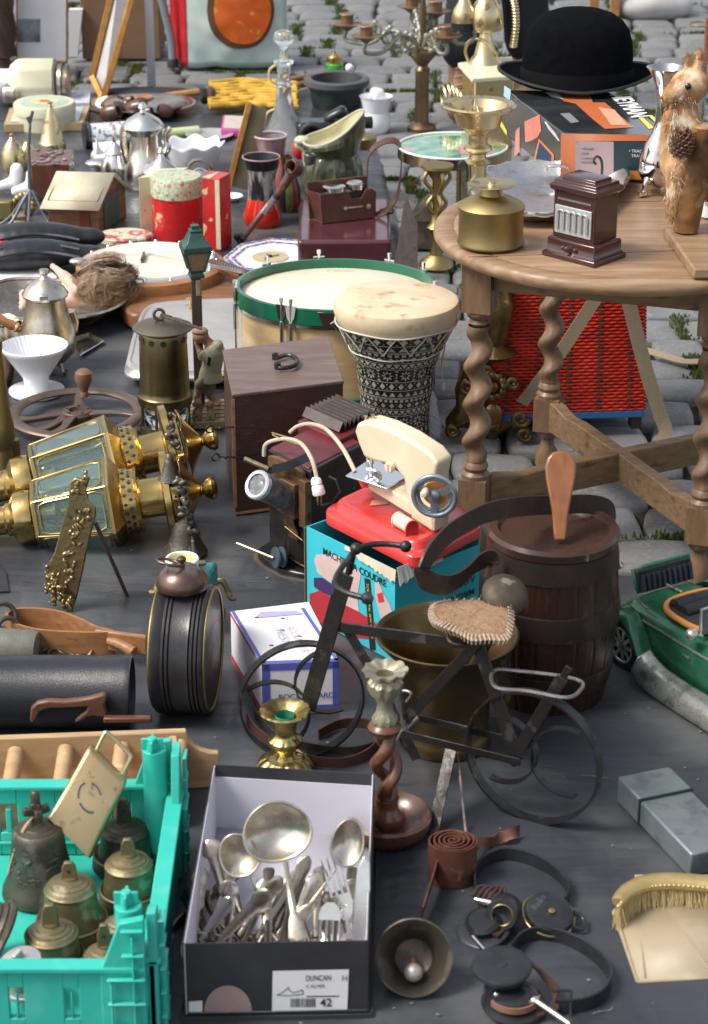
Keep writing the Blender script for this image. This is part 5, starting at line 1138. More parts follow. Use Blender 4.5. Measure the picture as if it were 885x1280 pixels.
# ================================================================ LEFT MIDDLE
# ---- two brass carriage lamps lying on their sides
def carriage_lamp(A,E,label,ph=.26,bell_side=False):
    A,E=V(A),V(E);d=(E-A).normalized();L=(E-A).length;sc=S((A+E)/2);u,v,_=frame_of(d)
    t=T('carriage_lamp',label,'lamp',V(((A+E)/2).to_tuple()[:2]+(.004,)),'brass carriage lamps lying on their sides')
    P=lambda tt,r,a:A+d*(tt*L)+(u*cos(a)+v*sin(a))*(r*sc)
    L_=lambda pr:[(r*sc,tt*L) for tt,r in pr]
    b=B();b.lathe(A,L_([(-.12,17),(.04,18),(.05,21),(.065,21),(.07,24),(.09,32),(.14,34),(.165,33),(.17,28),(.18,26)]),40,ax=d);t.part('oil_pot',b,brassb)
    r0,r1,t0,t1=43,58,.185,.52
    hexr=lambda tt:lerp(r0,r1,(tt-t0)/(t1-t0))
    b=B()
    ang=[ph+k*pi/3 for k in range(6)]
    for a in ang:b.bar(P(t0,r0,a),P(t1,r1,a),.0048,.0038,up=u*cos(a)+v*sin(a))
    for tt in (t0,t1):
        for k in range(6):b.bar(P(tt,hexr(tt),ang[k]),P(tt,hexr(tt),ang[(k+1) % 6]),.0075,.0045,up=d)
    t.part('window_frame',b,brass,bevel=.0008)
    # bevelled panes with arched brass edging
    for k in range(6):
        a0,a1=ang[k],ang[(k+1) % 6]
        q=[P(t0+.012,hexr(t0+.012),a0),P(t0+.012,hexr(t0+.012),a1),P(t1-.01,hexr(t1-.01),a1),P(t1-.01,hexr(t1-.01),a0)]
        b=B();b.add(q,[(0,1,2,3)]);t.part('glass_pane',b,glassp,solid=.0012,smooth=0)
        def qp(x,y):return lerp(lerp(q[0],q[1],x),lerp(q[3],q[2],x),y)*1.0
        ring=[qp(.5+.44*max(-1,min(1,1.35*cos(w_)))*1.0,.5+.46*max(-1,min(1,1.25*sin(w_)))) for w_ in [2*pi*i/28 for i in range(28)]]
        cn=sum(q,V((0,0,0)))/4;no_=(cn-(A+d*((cn-A).dot(d)))).normalized()
        b=B();b.tube([p+no_*.0012 for p in ring],.0016,6,closed=True);t.part('pane_edging',b,brassb)
    b=B();vs=[];fs=[]
    for j,(tt,r) in enumerate(((t1,60),(t1+.012,61),(t1+.06,42))):vs+=[P(tt,r,a) for a in ang]
    for j in (1,2):fs+=[((j-1)*6+i,(j-1)*6+(i+1) % 6,j*6+(i+1) % 6,j*6+i) for i in range(6)]
    fs.append(tuple(range(12,18)));b.add(vs,fs);t.part('hexagonal_collar',b,brass,smooth=0);b=B()
    vs=[P(t0,45,a) for a in ang]+[P(t0-.012,34,a) for a in ang];b.add(vs,[(i,(i+1) % 6,6+(i+1) % 6,6+i) for i in range(6)]);t.part('hexagonal_collar',b,brass,smooth=0)
    b=B();b.lathe(A,L_([(.565,40),(.575,44),(.58,42),(.635,40),(.64,42),(.65,40),(.655,28)]),44,ax=d);cr=t.part('pierced_gallery',b,brassb)
    b=B()
    for row in (.592,.618):
        for k in range(22):
            a=2*pi*(k+(.5 if row>.6 else 0))/22;c=P(row,42.2,a);e=(-u*sin(a)+v*cos(a));n=(u*cos(a)+v*sin(a));s_=.0044
            b.add([c+d*s_+n*.0004,c+e*s_*.8+n*.0004,c-d*s_+n*.0004,c-e*s_*.8+n*.0004],[(0,1,2,3)])
    t.part('piercing',b,blkm,parent=cr,smooth=0)
    b=B();b.lathe(A,L_([(.65,27),(.66,25),(.755,25),(.765,28)]),36,ax=d);t.part('chimney',b,brassb)
    b=B();b.lathe(A,L_([(.76,26),(.762,54),(.768,57),(.795,57),(.80,54),(.802,46),(.83,45),(.835,40),(.835,20)]),48,ax=d);gl=t.part('top_disc',b,brassb)
    b=B()
    for k in range(20):
        a=2*pi*k/20;c=P(.817,46.2,a);e=(-u*sin(a)+v*cos(a));n=(u*cos(a)+v*sin(a));b.add([c+d*.0032,c+e*.003,c-d*.0032,c-e*.003],[(0,1,2,3)])
    t.part('piercing',b,blkm,parent=gl,smooth=0)
    b=B()
    def roof(x,y):
        a=2*pi*x;k=(x*8) % 1;sc_=1-.07*abs(sin(a*4))**.5*(1-y);r=lerp(47,7,y**.75)*(1+.05*(1-y)*cos(a*8));return P(lerp(.838+.010*abs(sin(a*4)),.925,y),r,a)
    b.grid(roof,64,10,cu=True);t.part('fluted_roof',b,brassb,solid=.001)
    b=B();b.lathe(A,L_([(.915,6),(.93,6),(.94,9),(.955,13),(.975,15.5),(.99,13),(.998,6),(1,.2)]),30,ax=d);t.part('finial',b,brassb)
    b=B();c=A+d*(L*.35);b.tube([A+d*L*.18,A+d*L*.26],.012,16);b.lathe(A+d*L*.26,[(.017,0),(.017,.004),(.006,.012),(.005,.03)],16,ax=d);t.part('burner',b,brass)
    b=B();b.lathe(A+d*L*.36-v*.03,[(.026,0),(.024,.003),(.0001,.008)],26,ax=v);t.part('reflector',b,silver)
zl_=54*S(G(120,660))
carriage_lamp(G(-4,652,.045),G(272,609,.096),'nearer brass carriage lamp with glass panes, right behind the narrow gilt plaque')
carriage_lamp(G(-6,611,.046),G(273,547,.115),'farther brass carriage lamp with glass panes, touching the hand wheel behind it',ph=.0)
# brass items at the left edge
o=G(2,590,.004);b=B();b.lat(o,[(26,592),(26,586),(18,582),(14,560),(17,555),(20,546),(19,530),(15,510),(13,470),(11,440),(12,425),(6,420)])
one('brass_vase','tall dull brass vase cut by the left edge behind the carriage lamps','vase',o,b,brassm)
b=B();b.box(G(8,568,.03)+Y*.01,.05,.014,.055,.2);b.ell(G(6,572,.035)-Y*.004,.013,.009,.013);one('brass_bracket','square brass bracket with a boss at the left edge above the lamps','bracket',G(8,580,.004),b,brassm,bevel=.004)
b=B();b.prism([G(-20,682,.004),G(8,718,.004),G(12,741,.004),G(-20,742,.004)],Z*.004);one('black_tile','flat black square lying at the left edge above the scoop','tile',G(0,725,.004),b,blkm,bevel=.001)
castd=M('dark_cast_metal',(.16,.145,.12),(.09,.08,.07),.5,.85,60,.4,200,.1,c3=(.3,.24,.15),s3=60)
# ---- ornate bell pull
t=T('bell_pull','ornate dark cast bell pull with a scalloped bell, draped over the carriage lamps','bell pull',G(232,692,.004))
o=G(232,690,.006)
b=B();b.lat(o,[(27,692),(28,689),(22,680),(17,668),(15,658),(12,652),(5,649),(.1,648)],cap=(0,1))
for p in b.v:
    a=atan2(p.y-o.y,p.x-o.x)
    if p.z<.012:p.z+=.0028*cos(a*11)
t.part('bell',b,castd)
b=B();b.ell(G(223,655,.05)+Z*.006-Y*.01,.007,.006,.009);b.tube([G(224,650,.05),G(229,700,.004),G(234,735,.004)],.0028,8);t.part('clapper_arm',b,brassm)
rr=random.Random(15);zt0=zl_*2.0
for i in range(13):
    s_=i/12;p=G(lerp(238,212,s_)+rr.uniform(-3,3),lerp(662,522,s_),lerp(.06,zt0+.01,min(1,s_*2.2)));b=B()
    if i in (6,7,8):continue
    for k in range(4):b.ell(p+V((rr.uniform(-.006,.006),rr.uniform(-.006,.006),rr.uniform(-.006,.006))),.005,.0035,.008,R=Matrix.Rotation(rr.uniform(0,3),3,'Y'),seg=10,rings=7)
    b.tor(p,.007,.0018,ax=V((rr.uniform(-1,1),-1,.5)),seg=18,k=6);t.part('ornament',b,castd)
p=G(212,592,zt0*.93);b=B();b.lathe(p-Z*.010,[(.021,0),(.018,.006),(.011,.022),(.007,.040),(.004,.046),(.0001,.048)],24,cap=(0,1));t.part('bell',b,castd)
b=B();b.bar(G(240,665,.045),G(246,735,.005),.016,.006);t.part('wall_strip',b,castd,bevel=.002)
# ---- ornate easel plaque
pl0=G(86,764,.004);lean=12;nP=V((-.15,-1,.12)).normalized()
EP=lambda x,y,k=0:VP(x,y,pl0,nP)-nP*k
t=T('ornate_easel_plaque','narrow gilt rococo plaque standing on a single rear prop in front of the carriage lamps','plaque',pl0)
ol=[(88,602),(94,597),(101,600),(104,590),(108,588),(110,604),(107,612),(110,628),(119,634),(119,645),(114,664),(108,690),(101,724),(94,752),(90,765),(82,763),(74,752),(62,742),(56,725),(60,706),(68,690),(76,660),(84,632),(80,646),(86,616)]
ol.pop(-2)
og=M('aged_gilt',(.36,.27,.13),(.22,.165,.09),.35,.95,50,.4,150,.1,c3=(.1,.08,.05),s3=40)
b=B();b.prism([EP(x,y) for x,y in ol],nP*-.008);t.part('plaque_plate',b,og,bevel=.002)
b=B();rr=random.Random(6)
for x,y,n_,r_ in ((94,610,6,5),(106,600,4,4),(98,650,8,6),(94,672,7,6),(88,700,8,7),(84,724,8,7),(66,720,12,8),(72,742,12,8),(84,750,10,6),(62,732,8,5),(108,640,6,5)):
    for k in range(n_):
        p=EP(x+rr.uniform(-1,1)*r_,y+rr.uniform(-1.6,1.6)*r_)+nP*.001;b.ell(p,rr.uniform(.002,.005),.0035,rr.uniform(.003,.008),R=Matrix.Rotation(rr.uniform(0,3),3,'Y'),seg=8,rings=6)
t.part('relief',b,og)
b=B();b.tube([EP(117,655,.01),G(159,745,.004)],.0034,8);t.part('prop_leg',b,ironr)
# ---- hand wheel with wooden knob
zw=.028;c=G(96,516,zw);sc=S(c);Rw=86*sc
t=T('hand_wheel','large brown cast-iron hand wheel with a turned wooden knob, lying behind the carriage lamps','hand wheel',(c.x,c.y,.004))
ci=M('brown_cast_iron',(.17,.12,.09),(.12,.085,.065),.42,.55,30,.25,150,.1,c3=(.24,.18,.13),s3=14)
b=B();b.tor(c,Rw-.012,.014,seg=72,k=12,sq=.42);t.part('rim',b,ci)
b=B();b.lathe(c-Z*.012,[(.03,0),(.032,.012),(.028,.018),(.016,.019),(.015,.012),(.0001,.012)],30)
for k in range(5):a=2*pi*k/5+.3;b.lathe(c+V((cos(a),sin(a),0))*.022+Z*.006,[(.003,0),(.003,.003)],8)
hub=t.part('hub',b,ci)
for a in (1.52,1.52+pi/2+.35,1.52+pi-.25,1.52-pi/2-.1,1.52+pi/2+1.0):
    pts=[c+V((cos(a+.12*sin(s_*3)),sin(a+.12*sin(s_*3)),0))*lerp(.028,Rw-.008,s_) for s_ in [i/8 for i in range(9)]]
    b=B();b.strap(pts,[.026-.010*sin(pi*i/8) for i in range(9)],.009,[Z.cross(V((cos(a),sin(a),0)))]*9);t.part('spoke',b,ci,bevel=.002)
kb=G(100,503,zw+.006);kb=c+V((cos(1.5),sin(1.5),0))*(Rw*.62)+Z*.004
b=B();L=1;b.lathe(kb,[(.009,0),(.009,.006),(.0075,.010),(.0095,.016),(.012,.022),(.0165,.032),(.0185,.042),(.017,.051),(.010,.057),(.0001,.059)],28);t.part('knob',b,M('knob_wood',(.25,.12,.065),(.16,.08,.045),.4,0,20,.1,coat=.1))
# ---- white porcelain coffee filter
o=G(46,490,.004);t=T('coffee_filter','white porcelain coffee filter cone on a round saucer, left of the hand wheel','coffee filter',o)
b=B();b.lat(o,[(34,490),(35,487.5),(34.5,486),(22,487),(12,486),(.1,486)],seg=48);t.part('saucer',b,whitec)
b=B();sc=S(o)
b.lat(o,[(15,488),(15,479),(17,470),(40,437),(42,434),(42,431.5),(40,431)],seg=56,cap=(0,0));t.part('cone',b,whitec)
b=B();zt0,zb0=hz(o,431),hz(o,474)
def cf(u,v):a=2*pi*u;r_=lerp(40,14,v)*sc*(1-.018*(1 if (u*40) % 1<.5 else 0));return V((o.x+r_*cos(a),o.y+r_*sin(a),lerp(zt0,zb0,v)))
b.grid(cf,160,6,cu=True);b.f.append(tuple(len(b.v)-160+i for i in range(160)));t.part('ribbed_inside',b,whitec)
# ---- silver coffee pot
o=G(62,462,.004);t=T('silver_coffee_pot','tall tarnished silver coffee pot with a domed lid behind the white coffee filter','coffee pot',o)
b=B();b.lat(o,[(15,454),(22,450),(32,440),(36,428),(34,412),(29,396),(25,382),(24,372),(26,369)],seg=44,cap=(1,1))
t.part('pot_body',b,silvert)
b=B();b.lat(o,[(28,369.5),(29,367),(27,364),(24,359),(17,353),(8,348),(5,346),(4,343),(7,341),(6,337),(.1,335)],seg=44);t.part('lid',b,silvert)
b=B();b.box(VP(55,372,o-Y*29*S(o),Y)-Y*.002,.018,.008,.012);t.part('hinge',b,silvert,bevel=.002)
for a in (-.5,-2.6,1.6):
    p=o+V((cos(a)*.03,sin(a)*.03,0));b=B();b.tube(spl([p*1+Z*.03-V((cos(a)*.008,sin(a)*.008,0)),p+Z*.015,p+V((cos(a)*.006,sin(a)*.006,.003)),p+V((cos(a)*.014,sin(a)*.014,.002))],4),[.006]*5+[.004]*5+[.005]*3,8);t.part('foot',b,silverd)
b=B();b.tube([VP(40,415,o,Y),VP(24,411,o,Y)],.006,10);pf=VP(24,411,o,Y);b2=B();b2.axl(pf,VP(-14,392,o,Y),[(0,4),(.08,7),(.15,5),(.22,6.5),(.5,5.5),(.8,8),(1,7)]);hd=t.part('handle_socket',b,brassp);t.part('side_handle',b2,woodo,parent=hd)
b=B();b.tube(spl([o+V((.03,.02,.06)),o+V((.055,.03,.09)),o+V((.05,.03,.12))],5),[.012]*5+[.008]*6,12);t.part('spout',b,silvert)
# second small silver pot at the left edge + copper pan
o=G(2,440,.004);b=B();b.lat(o,[(20,450),(28,440),(30,425),(24,410),(22,403),(24,400),(22,402),(18,412)],cap=(1,1));b.tor(G(24,408,.06),.014,.003,ax=Y,seg=20)
one('silver_jug','small silver jug with a looped handle cut by the left edge','jug',o,b,silvert)
o=G(-6,478,.004);b=B();b.lat(o,[(20,480),(24,470),(26,455),(30,440),(31,437)]);one('copper_pot','dull copper pot at the left edge behind the coffee filter','pot',o,b,copper)
b=B();q=[G(x,y,.012) for x,y in ((86,423),(112,416),(130,426),(100,444))];cq=sum(q,V((0,0,0)))/4
for k in range(4):
    a,c_=q[k],q[(k+1) % 4];b.add([a,c_,lerp(c_,cq,.22)-Z*.006,lerp(a,cq,.22)-Z*.006],[(0,1,2,3)])
b.add([lerp(p,cq,.22)-Z*.006 for p in q],[(0,1,2,3)]);one('square_dish','small square silver dish behind the coffee pot','dish',cq,b,silver,solid=.0018,smooth=0)
# ---- miner's lamp
o=G(208,540,.004);t=T('miners_lamp','tall brass miner safety lamp with a hooked wire on top, left of the lamp-post figurine','miner lamp',o)
mb=M('lamp_brass',(.20,.155,.075),(.14,.11,.06),.33,1,12,.06,200,.08,c3=(.22,.20,.10),s3=8,l3=.45,h3=.6)
b=B();b.lat(o,[(32,540),(33,534),(32,530),(26,529)],seg=40);t.part('base',b,mb)
b=B();b.lat(o,[(25,530),(25,500)],seg=40,cap=(0,0));t.part('glass_cylinder',b,glass,solid=.003)
for k in range(6):
    a=k*pi/3+.2;sc=S(o);b=B();p=o+V((cos(a),sin(a),0))*29*sc;b.tube([V((p.x,p.y,hz(o,530))),V((p.x,p.y,hz(o,500)))],.003,8);t.part('guard_rod',b,mb)
b=B();b.lat(o,[(33,503),(34,500),(34,492),(32,490),(31,484),(30,450),(29,416),(28,414)],seg=48);cy=t.part('bonnet',b,mb)
b=B();sc=S(o)
for k in range(12):
    a=2*pi*k/12+.1;p=V((o.x+cos(a)*29.3*sc,o.y+sin(a)*29.3*sc,hz(o,421)));b.lathe(p,[(.0062,0),(.0062,.0008)],14,ax=V((cos(a),sin(a),0)))
t.part('air_hole',b,blkm,parent=cy)
b=B();b.lat(o,[(26,413),(37,410),(37,408.5),(30,405),(15,401),(6,400),(.1,400)],seg=48);t.part('cap',b,M('cap_metal',(.22,.19,.14),(.16,.14,.1),.45,.9,20,.15))
hk=V((o.x-.006,o.y,hz(o,398)));b=B();b.tor(hk+Z*.008,.010,.0032,ax=V((.3,-1,.2)),seg=24);t.part('hook_ring',b,ironr)
b=B();p1=VP(252,411,o-Y*.04,Y);b.tube([hk+Z*.010+V((.004,-.01,0)),p1],.0028,8);b.tube([hk+Z*.010+V((.004,-.01,0)),lerp(hk+Z*.010,p1,.3)],.0045,8);t.part('hook_wire',b,ironr)
# ---- lamp post figurine
fo_=G(262,527,.004);gold=M('figurine_gold',(.32,.235,.13),(.24,.175,.095),.5,.25,50,.3,200,.1)
t=T('lamp_post_figurine','painted figurine of a man slumped against a green street lantern with small dogs','figurine',fo_)
bq=[G(x,y,.022) for x,y in ((236,528),(281,526),(281,498),(240,500))];b=B();b.prism([V((p.x,p.y,.006)) for p in bq],Z*.016);bs=t.part('base',b,gold,bevel=.002)
b=B()
for k in range(1,6):b.bar(lerp(bq[0],bq[3],k/6)+Z*.0006,lerp(bq[1],bq[2],k/6)+Z*.0006,.0008,.0012,up=Y)
for k in range(1,6):b.bar(lerp(bq[0],bq[1],k/6)+Z*.0006,lerp(bq[3],bq[2],k/6)+Z*.0006,.0008,.0012,up=X)
t.part('tile_joint',b,bronzed,parent=bs)
po=G(248,506,.022);sc=S(po);PH=lambda x,y,k=0:VP(x,y,po-Y*k,Y)
b=B();a,c_=PH(250,504),PH(245,348);b.bar(a,c_,14*sc,12*sc,up=Y);t.part('post',b,M('post_brown',(.06,.04,.03),(.035,.026,.02),.45,0,30,.2),bevel=.002)
gr_=M('lantern_green',(.035,.085,.075),(.025,.06,.055),.38,.1,30,.2,150)
def sq(b,cx,prof,rot=.25):
    vs=[];fs=[]
    for j,(r,y) in enumerate(prof):z=hz(po,y);vs+=[V((cx+r*sc*1.41*cos(rot+pi/4+k*pi/2),po.y+r*sc*1.41*sin(rot+pi/4+k*pi/2),z)) for k in range(4)]
    for j in range(1,len(prof)):fs+=[((j-1)*4+i,(j-1)*4+(i+1) % 4,j*4+(i+1) % 4,j*4+i) for i in range(4)]
    fs+=[(3,2,1,0),tuple(4*(len(prof)-1)+i for i in range(4))];b.add(vs,fs)
cx=PH(244,300).x
b=B();sq(b,cx,[(17,313),(17.5,309),(17,305),(12,301),(9,293),(7,290),(7.5,287),(5,286),(5,281)]);t.part('lantern_roof',b,gr_,bevel=.001)
b=B();sq(b,cx,[(8,337),(14.5,313)]);t.part('lantern_glass',b,M('painted_pane',(.32,.22,.12),(.22,.15,.08),.5))
b=B();sq(b,cx,[(8.5,346),(9,343),(7.5,340),(8.5,336)])
for k in range(4):a=.25+pi/4+k*pi/2;b.bar(V((cx+8.5*sc*1.41*cos(a),po.y+8.5*sc*1.41*sin(a),hz(po,338))),V((cx+15.5*sc*1.41*cos(a),po.y+15.5*sc*1.41*sin(a),hz(po,312))),.0035,.0035)
t.part('lantern_frame',b,gr_)
b=B();b.box(PH(248,360,.01),.010,.006,.034);t.part('wall_plate',b,gold,bevel=.002)
# the man: one skin, coat and trousers
mbod=B();k=.018
sk_j={'hip':(263,468),'chest':(268,440),'neck':(258,424),'head':(251,420),'sh':(272,432),'el':(262,452),'hand':(250,440),'el2':(252,447),'kn':(250,480),'ft':(246,498),'kn2':(262,490),'ft2':(272,504)}
Q=lambda n,o_=0:PH(*sk_j[n],k+o_)
def limb(b,a,c_,r0,r1,n=7):
    for i in range(n):s_=i/(n-1);b.ell(lerp(a,c_,s_),lerp(r0,r1,s_),seg=12,rings=8)
limb(mbod,Q('hip'),Q('chest'),.0185,.021);limb(mbod,Q('chest'),Q('neck'),.017,.008);mbod.ell(Q('head'),.0165,.015,.015)
limb(mbod,Q('sh',.006),Q('el',.012),.0105,.0095);limb(mbod,Q('el',.012),Q('hand',.010),.009,.006);limb(mbod,Q('chest',-.008),Q('el2',-.006),.010,.008);limb(mbod,Q('el2',-.006),PH(246,428,.012),.008,.006)
limb(mbod,Q('hip',.006),Q('kn',.012),.0125,.0095);limb(mbod,Q('kn',.012),Q('ft',.004),.0095,.0075);limb(mbod,Q('hip',-.006),Q('kn2'),.012,.0095);limb(mbod,Q('kn2'),Q('ft2',.008),.0095,.007);mbod.ell(Q('ft2',.014),.008,.014,.006)
man=t.part('man',mbod,M('man_skin_paint',(.30,.16,.10),(.24,.13,.08),.5,0,40),remesh=.0022,label='slumped man of the figurine')
coat=B();limb(coat,Q('hip'),Q('chest'),.0205,.0225);coat.lathe(Q('hip')-Z*.006,[(.026,-.008),(.022,.012),(.019,.022)],18);limb(coat,Q('sh',.007),Q('el',.013),.0125,.011);limb(coat,Q('el',.013),PH(253,443,k+.011),.0105,.009);t.part('coat',coat,M('coat_paint',(.30,.28,.19),(.24,.22,.15),.55,0,40,.2),parent=man,remesh=.0022)
tr_=B();limb(tr_,Q('hip',.006),Q('kn',.012),.014,.0115);limb(tr_,Q('kn',.012),PH(247,492,k),.011,.009);limb(tr_,Q('hip',-.006),Q('kn2'),.0135,.0115);limb(tr_,Q('kn2'),PH(270,502,k),.011,.009);t.part('trousers',tr_,M('trouser_paint',(.15,.155,.09),(.11,.115,.07),.55,0,40,.2),parent=man,remesh=.0022)
b=B();b.ell(PH(250,414,k),.0165,.015,.0085);t.part('cap',b,M('cap_paint',(.33,.2,.13),(.25,.15,.1),.6),parent=man)
b=B();b.tube([PH(261,456,k+.02),PH(262,446,k+.02)],[.0045,.004],10);t.part('bottle',b,blk,parent=man)
dg=B();dm=M('dog_paint',(.27,.17,.1),(.2,.12,.07),.5,0,60,.3)
P0=G(246,524,.022);limb(dg,P0+Z*.014,P0+V((.006,.004,.026)),.0095,.007);dg.ell(P0+V((.003,-.003,.036)),.0085,.0095,.0075);dg.ell(P0+V((-.004,-.008,.034)),.0045);limb(dg,P0+V((-.005,-.006,.014)),P0+V((-.005,-.008,.002)),.004,.0035,4);limb(dg,P0+V((.006,-.006,.014)),P0+V((.006,-.008,.002)),.004,.0035,4);dg.ell(P0+V((-.002,.002,.045)),.003,.002,.005);dg.ell(P0+V((.008,.002,.045)),.003,.002,.005)
t.part('dog',dg,dm,remesh=.0018)
dg=B();P0=G(265,524,.022);limb(dg,P0+Z*.012,P0+V((-.004,.002,.024)),.0095,.007);dg.ell(P0+V((-.003,-.004,.033)),.0075);limb(dg,P0+V((.004,-.005,.012)),P0+V((.004,-.008,.002)),.004,.0035,4);limb(dg,P0+V((-.007,-.005,.012)),P0+V((-.007,-.008,.002)),.004,.0035,4);t.part('puppy',dg,dm,remesh=.0018)
# ---- grey covered serving dish
t=T('serving_dish','large grey pewter serving dish with a flat lid, behind the miner lamp','serving dish',G(230,450,.004))
def rpoly(px,z,r_=4):return spl([G(x,y,z) for x,y in px],r_,closed=True)
lidp=[(180,385),(200,377),(240,374),(310,372),(322,380),(326,420),(330,452),(300,462),(240,464),(180,464),(158,458),(160,440),(168,410)]
zt=.045
P=rpoly(lidp,zt);c_=sum(P,V((0,0,0)))/len(P)
b=B();n=len(P);vs=[];fs=[]
for j,(k,z) in enumerate(((1.0,zt-.020),(1.02,zt-.018),(1.02,zt-.014),(1.0,zt-.010),(.985,zt),(.93,zt+.003),(.9,zt),(.86,zt+.001),(.4,zt+.001),(.001,zt+.001))):
    vs+=[V((c_.x+(p.x-c_.x)*k,c_.y+(p.y-c_.y)*k,z)) for p in P]
    if j:fs+=[((j-1)*n+i,(j-1)*n+(i+1) % n,j*n+(i+1) % n,j*n+i) for i in range(n)]
b.add(vs,fs);t.part('lid',b,pewter)
b=B();vs=[];fs=[]
for j,(k,z) in enumerate(((.85,.005),(.93,.015),(.99,zt-.019))):
    vs+=[V((c_.x+(p.x-c_.x)*k,c_.y+(p.y-c_.y)*k,z)) for p in P]
    if j:fs+=[((j-1)*n+i,(j-1)*n+(i+1) % n,j*n+(i+1) % n,j*n+i) for i in range(n)]
b.add(vs,fs);t.part('dish',b,pewter)
b=B();b.tube([G(242,478,.03),G(262,473,.035),G(280,470,.04)],.004,10);b.box(G(277,466,.035),.008,.01,.022);t.part('gilt_handle',b,brassb)
b=B();b.lathe(G(238,384,zt+.002),[(.010,0),(.010,.004),(.003,.006),(.003,.016),(.011,.020),(.0001,.021)],20);t.part('lid_knob',b,brassp)
# ---- silver basket with a doll
t=T('silver_basket','oval silver basket tray on ball feet with a doll lying in it','tray',G(80,400,.004))
rimp=[(-30,372),(0,352),(40,348),(100,352),(150,347),(176,336),(160,372),(130,390),(80,398),(20,398),(-25,392)]
zr_=.055;P=rpoly(rimp,zr_,5);c_=sum(P,V((0,0,0)))/len(P);n=len(P)
b=B();vs=[];fs=[]
for j,(k,z) in enumerate(((1.0,zr_),(.93,zr_-.006),(.82,.028),(.7,.018),(.001,.016))):
    vs+=[V((c_.x+(p.x-c_.x)*k,c_.y+(p.y-c_.y)*k,z)) for p in P]
    if j:fs+=[((j-1)*n+i,(j-1)*n+(i+1) % n,j*n+(i+1) % n,j*n+i) for i in range(n)]
b.add(vs,fs);t.part('tray_bowl',b,silverd,solid=.002)
b=B();b.tube(P,.004,8,closed=True);t.part('beaded_rim',b,silvert)
for x,y in ((112,402),(134,392),(20,408)):
    b=B();b.ell(G(x,y,.013),.009);t.part('ball_foot',b,brassp)
t=T('doll','naked vintage doll with a shaggy light brown wig lying face down in the silver basket','doll',G(110,385,.03))
b=B();dz=.05
def dp(x,y,z):return G(x,y,z)
limb(b,dp(70,380,dz-.012),dp(96,374,dz-.005),.017,.019,6);limb(b,dp(96,374,dz-.005),dp(122,370,dz),.019,.018,6);b.ell(dp(135,355,.075),.036,.034,.034)
limb(b,dp(98,362,.07),dp(80,345,.085),.019,.014,7);limb(b,dp(80,345,.085),dp(70,336,.09),.0125,.009,5);b.ell(dp(66,333,.092),.009,.008,.009)
limb(b,dp(55,385,dz),dp(30,368,dz+.012),.018,.013,7);limb(b,dp(30,368,dz+.012),dp(28,384,dz),.012,.010,4)
doll_skin=M('doll_skin',(.66,.44,.36),(.6,.38,.3),.4,0,14,.05)
body=t.part('doll_body',b,doll_skin,remesh=.004)
b=B();rr=random.Random(21);hc_=dp(140,350,.084)
for i in range(2600):
    th,ph=rr.uniform(0,2*pi),math.acos(rr.uniform(-.6,1));dr=V((sin(ph)*cos(th),sin(ph)*sin(th),cos(ph)));p=hc_+Matrix.Diagonal((.053,.041,.042))@dr
    cl=V((round(dr.x*2.2),round(dr.y*2.2),round(dr.z*2.2)));an=noise.noise(cl*1.37)*9;fl=V((-.75+.7*cos(an),-.35+.5*sin(an),-.35+.5*sin(an*1.7))).normalized()
    fl=(fl-dr*fl.dot(dr)*.55);pts=[p];q=p.copy();ln=rr.uniform(.6,1.5)
    for s_ in range(6):q=q+(fl*.010+dr*(.007-.0035*s_)+V((sin(s_*1.5+an),cos(s_*1.6+an),sin(s_*1.2+an)))*.0042)*ln;q.z=max(q.z,.042);pts.append(q.copy())
    w_=dr.cross(fl).normalized()*.0009;n_=len(pts)
    b.add([p_-w_*(1-.12*i_) for i_,p_ in enumerate(pts)]+[p_+w_*(1-.12*i_) for i_,p_ in enumerate(pts)],[(i_,i_+1,n_+i_+1,n_+i_) for i_ in range(n_-1)])
b.ell(hc_,.050,.039,.038,nz=.15,ns=30);b.ell(hc_+V((-.03,-.015,-.02)),.028,.024,.018,nz=.2,ns=30);t.part('wig',b,M('wig_hair',(.24,.155,.09),(.38,.26,.17),.5,0,60,0,c3=(.12,.075,.045),s3=50),parent=body)
# ---- banjo
zt=.075;c=G(188,327,zt);sc=S(c);Rb=93*sc
t=T('banjo','wooden banjo with a round white head, its neck pointing right','banjo',(c.x,c.y,.004))
b=B();b.lathe((c.x,c.y,0),[(Rb*.9,.012),(Rb*.97,.016),(Rb,.024),(Rb,zt-.006),(Rb*.97,zt-.002),(Rb*.93,zt-.001)],64,cap=(1,0));t.part('resonator',b,woodo)
b=B();b.lathe((c.x,c.y,zt-.004),[(Rb*.93,0),(Rb*.93,.004),(Rb*.86,.006),(Rb*.84,.004)],64,cap=(0,0));t.part('flange_ring',b,chrome)
b=B();b.lathe((c.x,c.y,zt-.002),[(Rb*.85,0),(Rb*.84,.007),(.0001,.0072)],64,cap=(0,1));t.part('skin_head',b,skin)
for k in range(16):
    a=2*pi*k/16;p=c+V((cos(a),sin(a),0))*Rb*.89;b=B();b.ell(p+Z*.003,.0055,.0055,.006,seg=10,rings=6);t.part('tension_hook',b,chrome)
b=B();e0=c+V((Rb*.8,-.0,-.004));e1=G(306,346,zt);b.bar(e0,e1,.036,.016,up=Y);nk=t.part('neck',b,woodr,bevel=.003)
b=B();b.bar(e0+Z*.009,e1+Z*.009,.034,.002,up=Y);fb2=t.part('fingerboard',b,woodd)
b=B()
for k in range(12):p=lerp(e0,e1,.05+k*.075)+Z*.0102;b.box(p,.0012,.034,.0012)
t.part('fret',b,silver,parent=fb2)
b=B()
for k in range(4):b.tube([c+V((-Rb*.8,.012-.008*k,.014)),c+V((0,.009-.006*k,.017)),e1+V((0,.012-.008*k,.012))],.0006,5)
t.part('strings',b,silver)
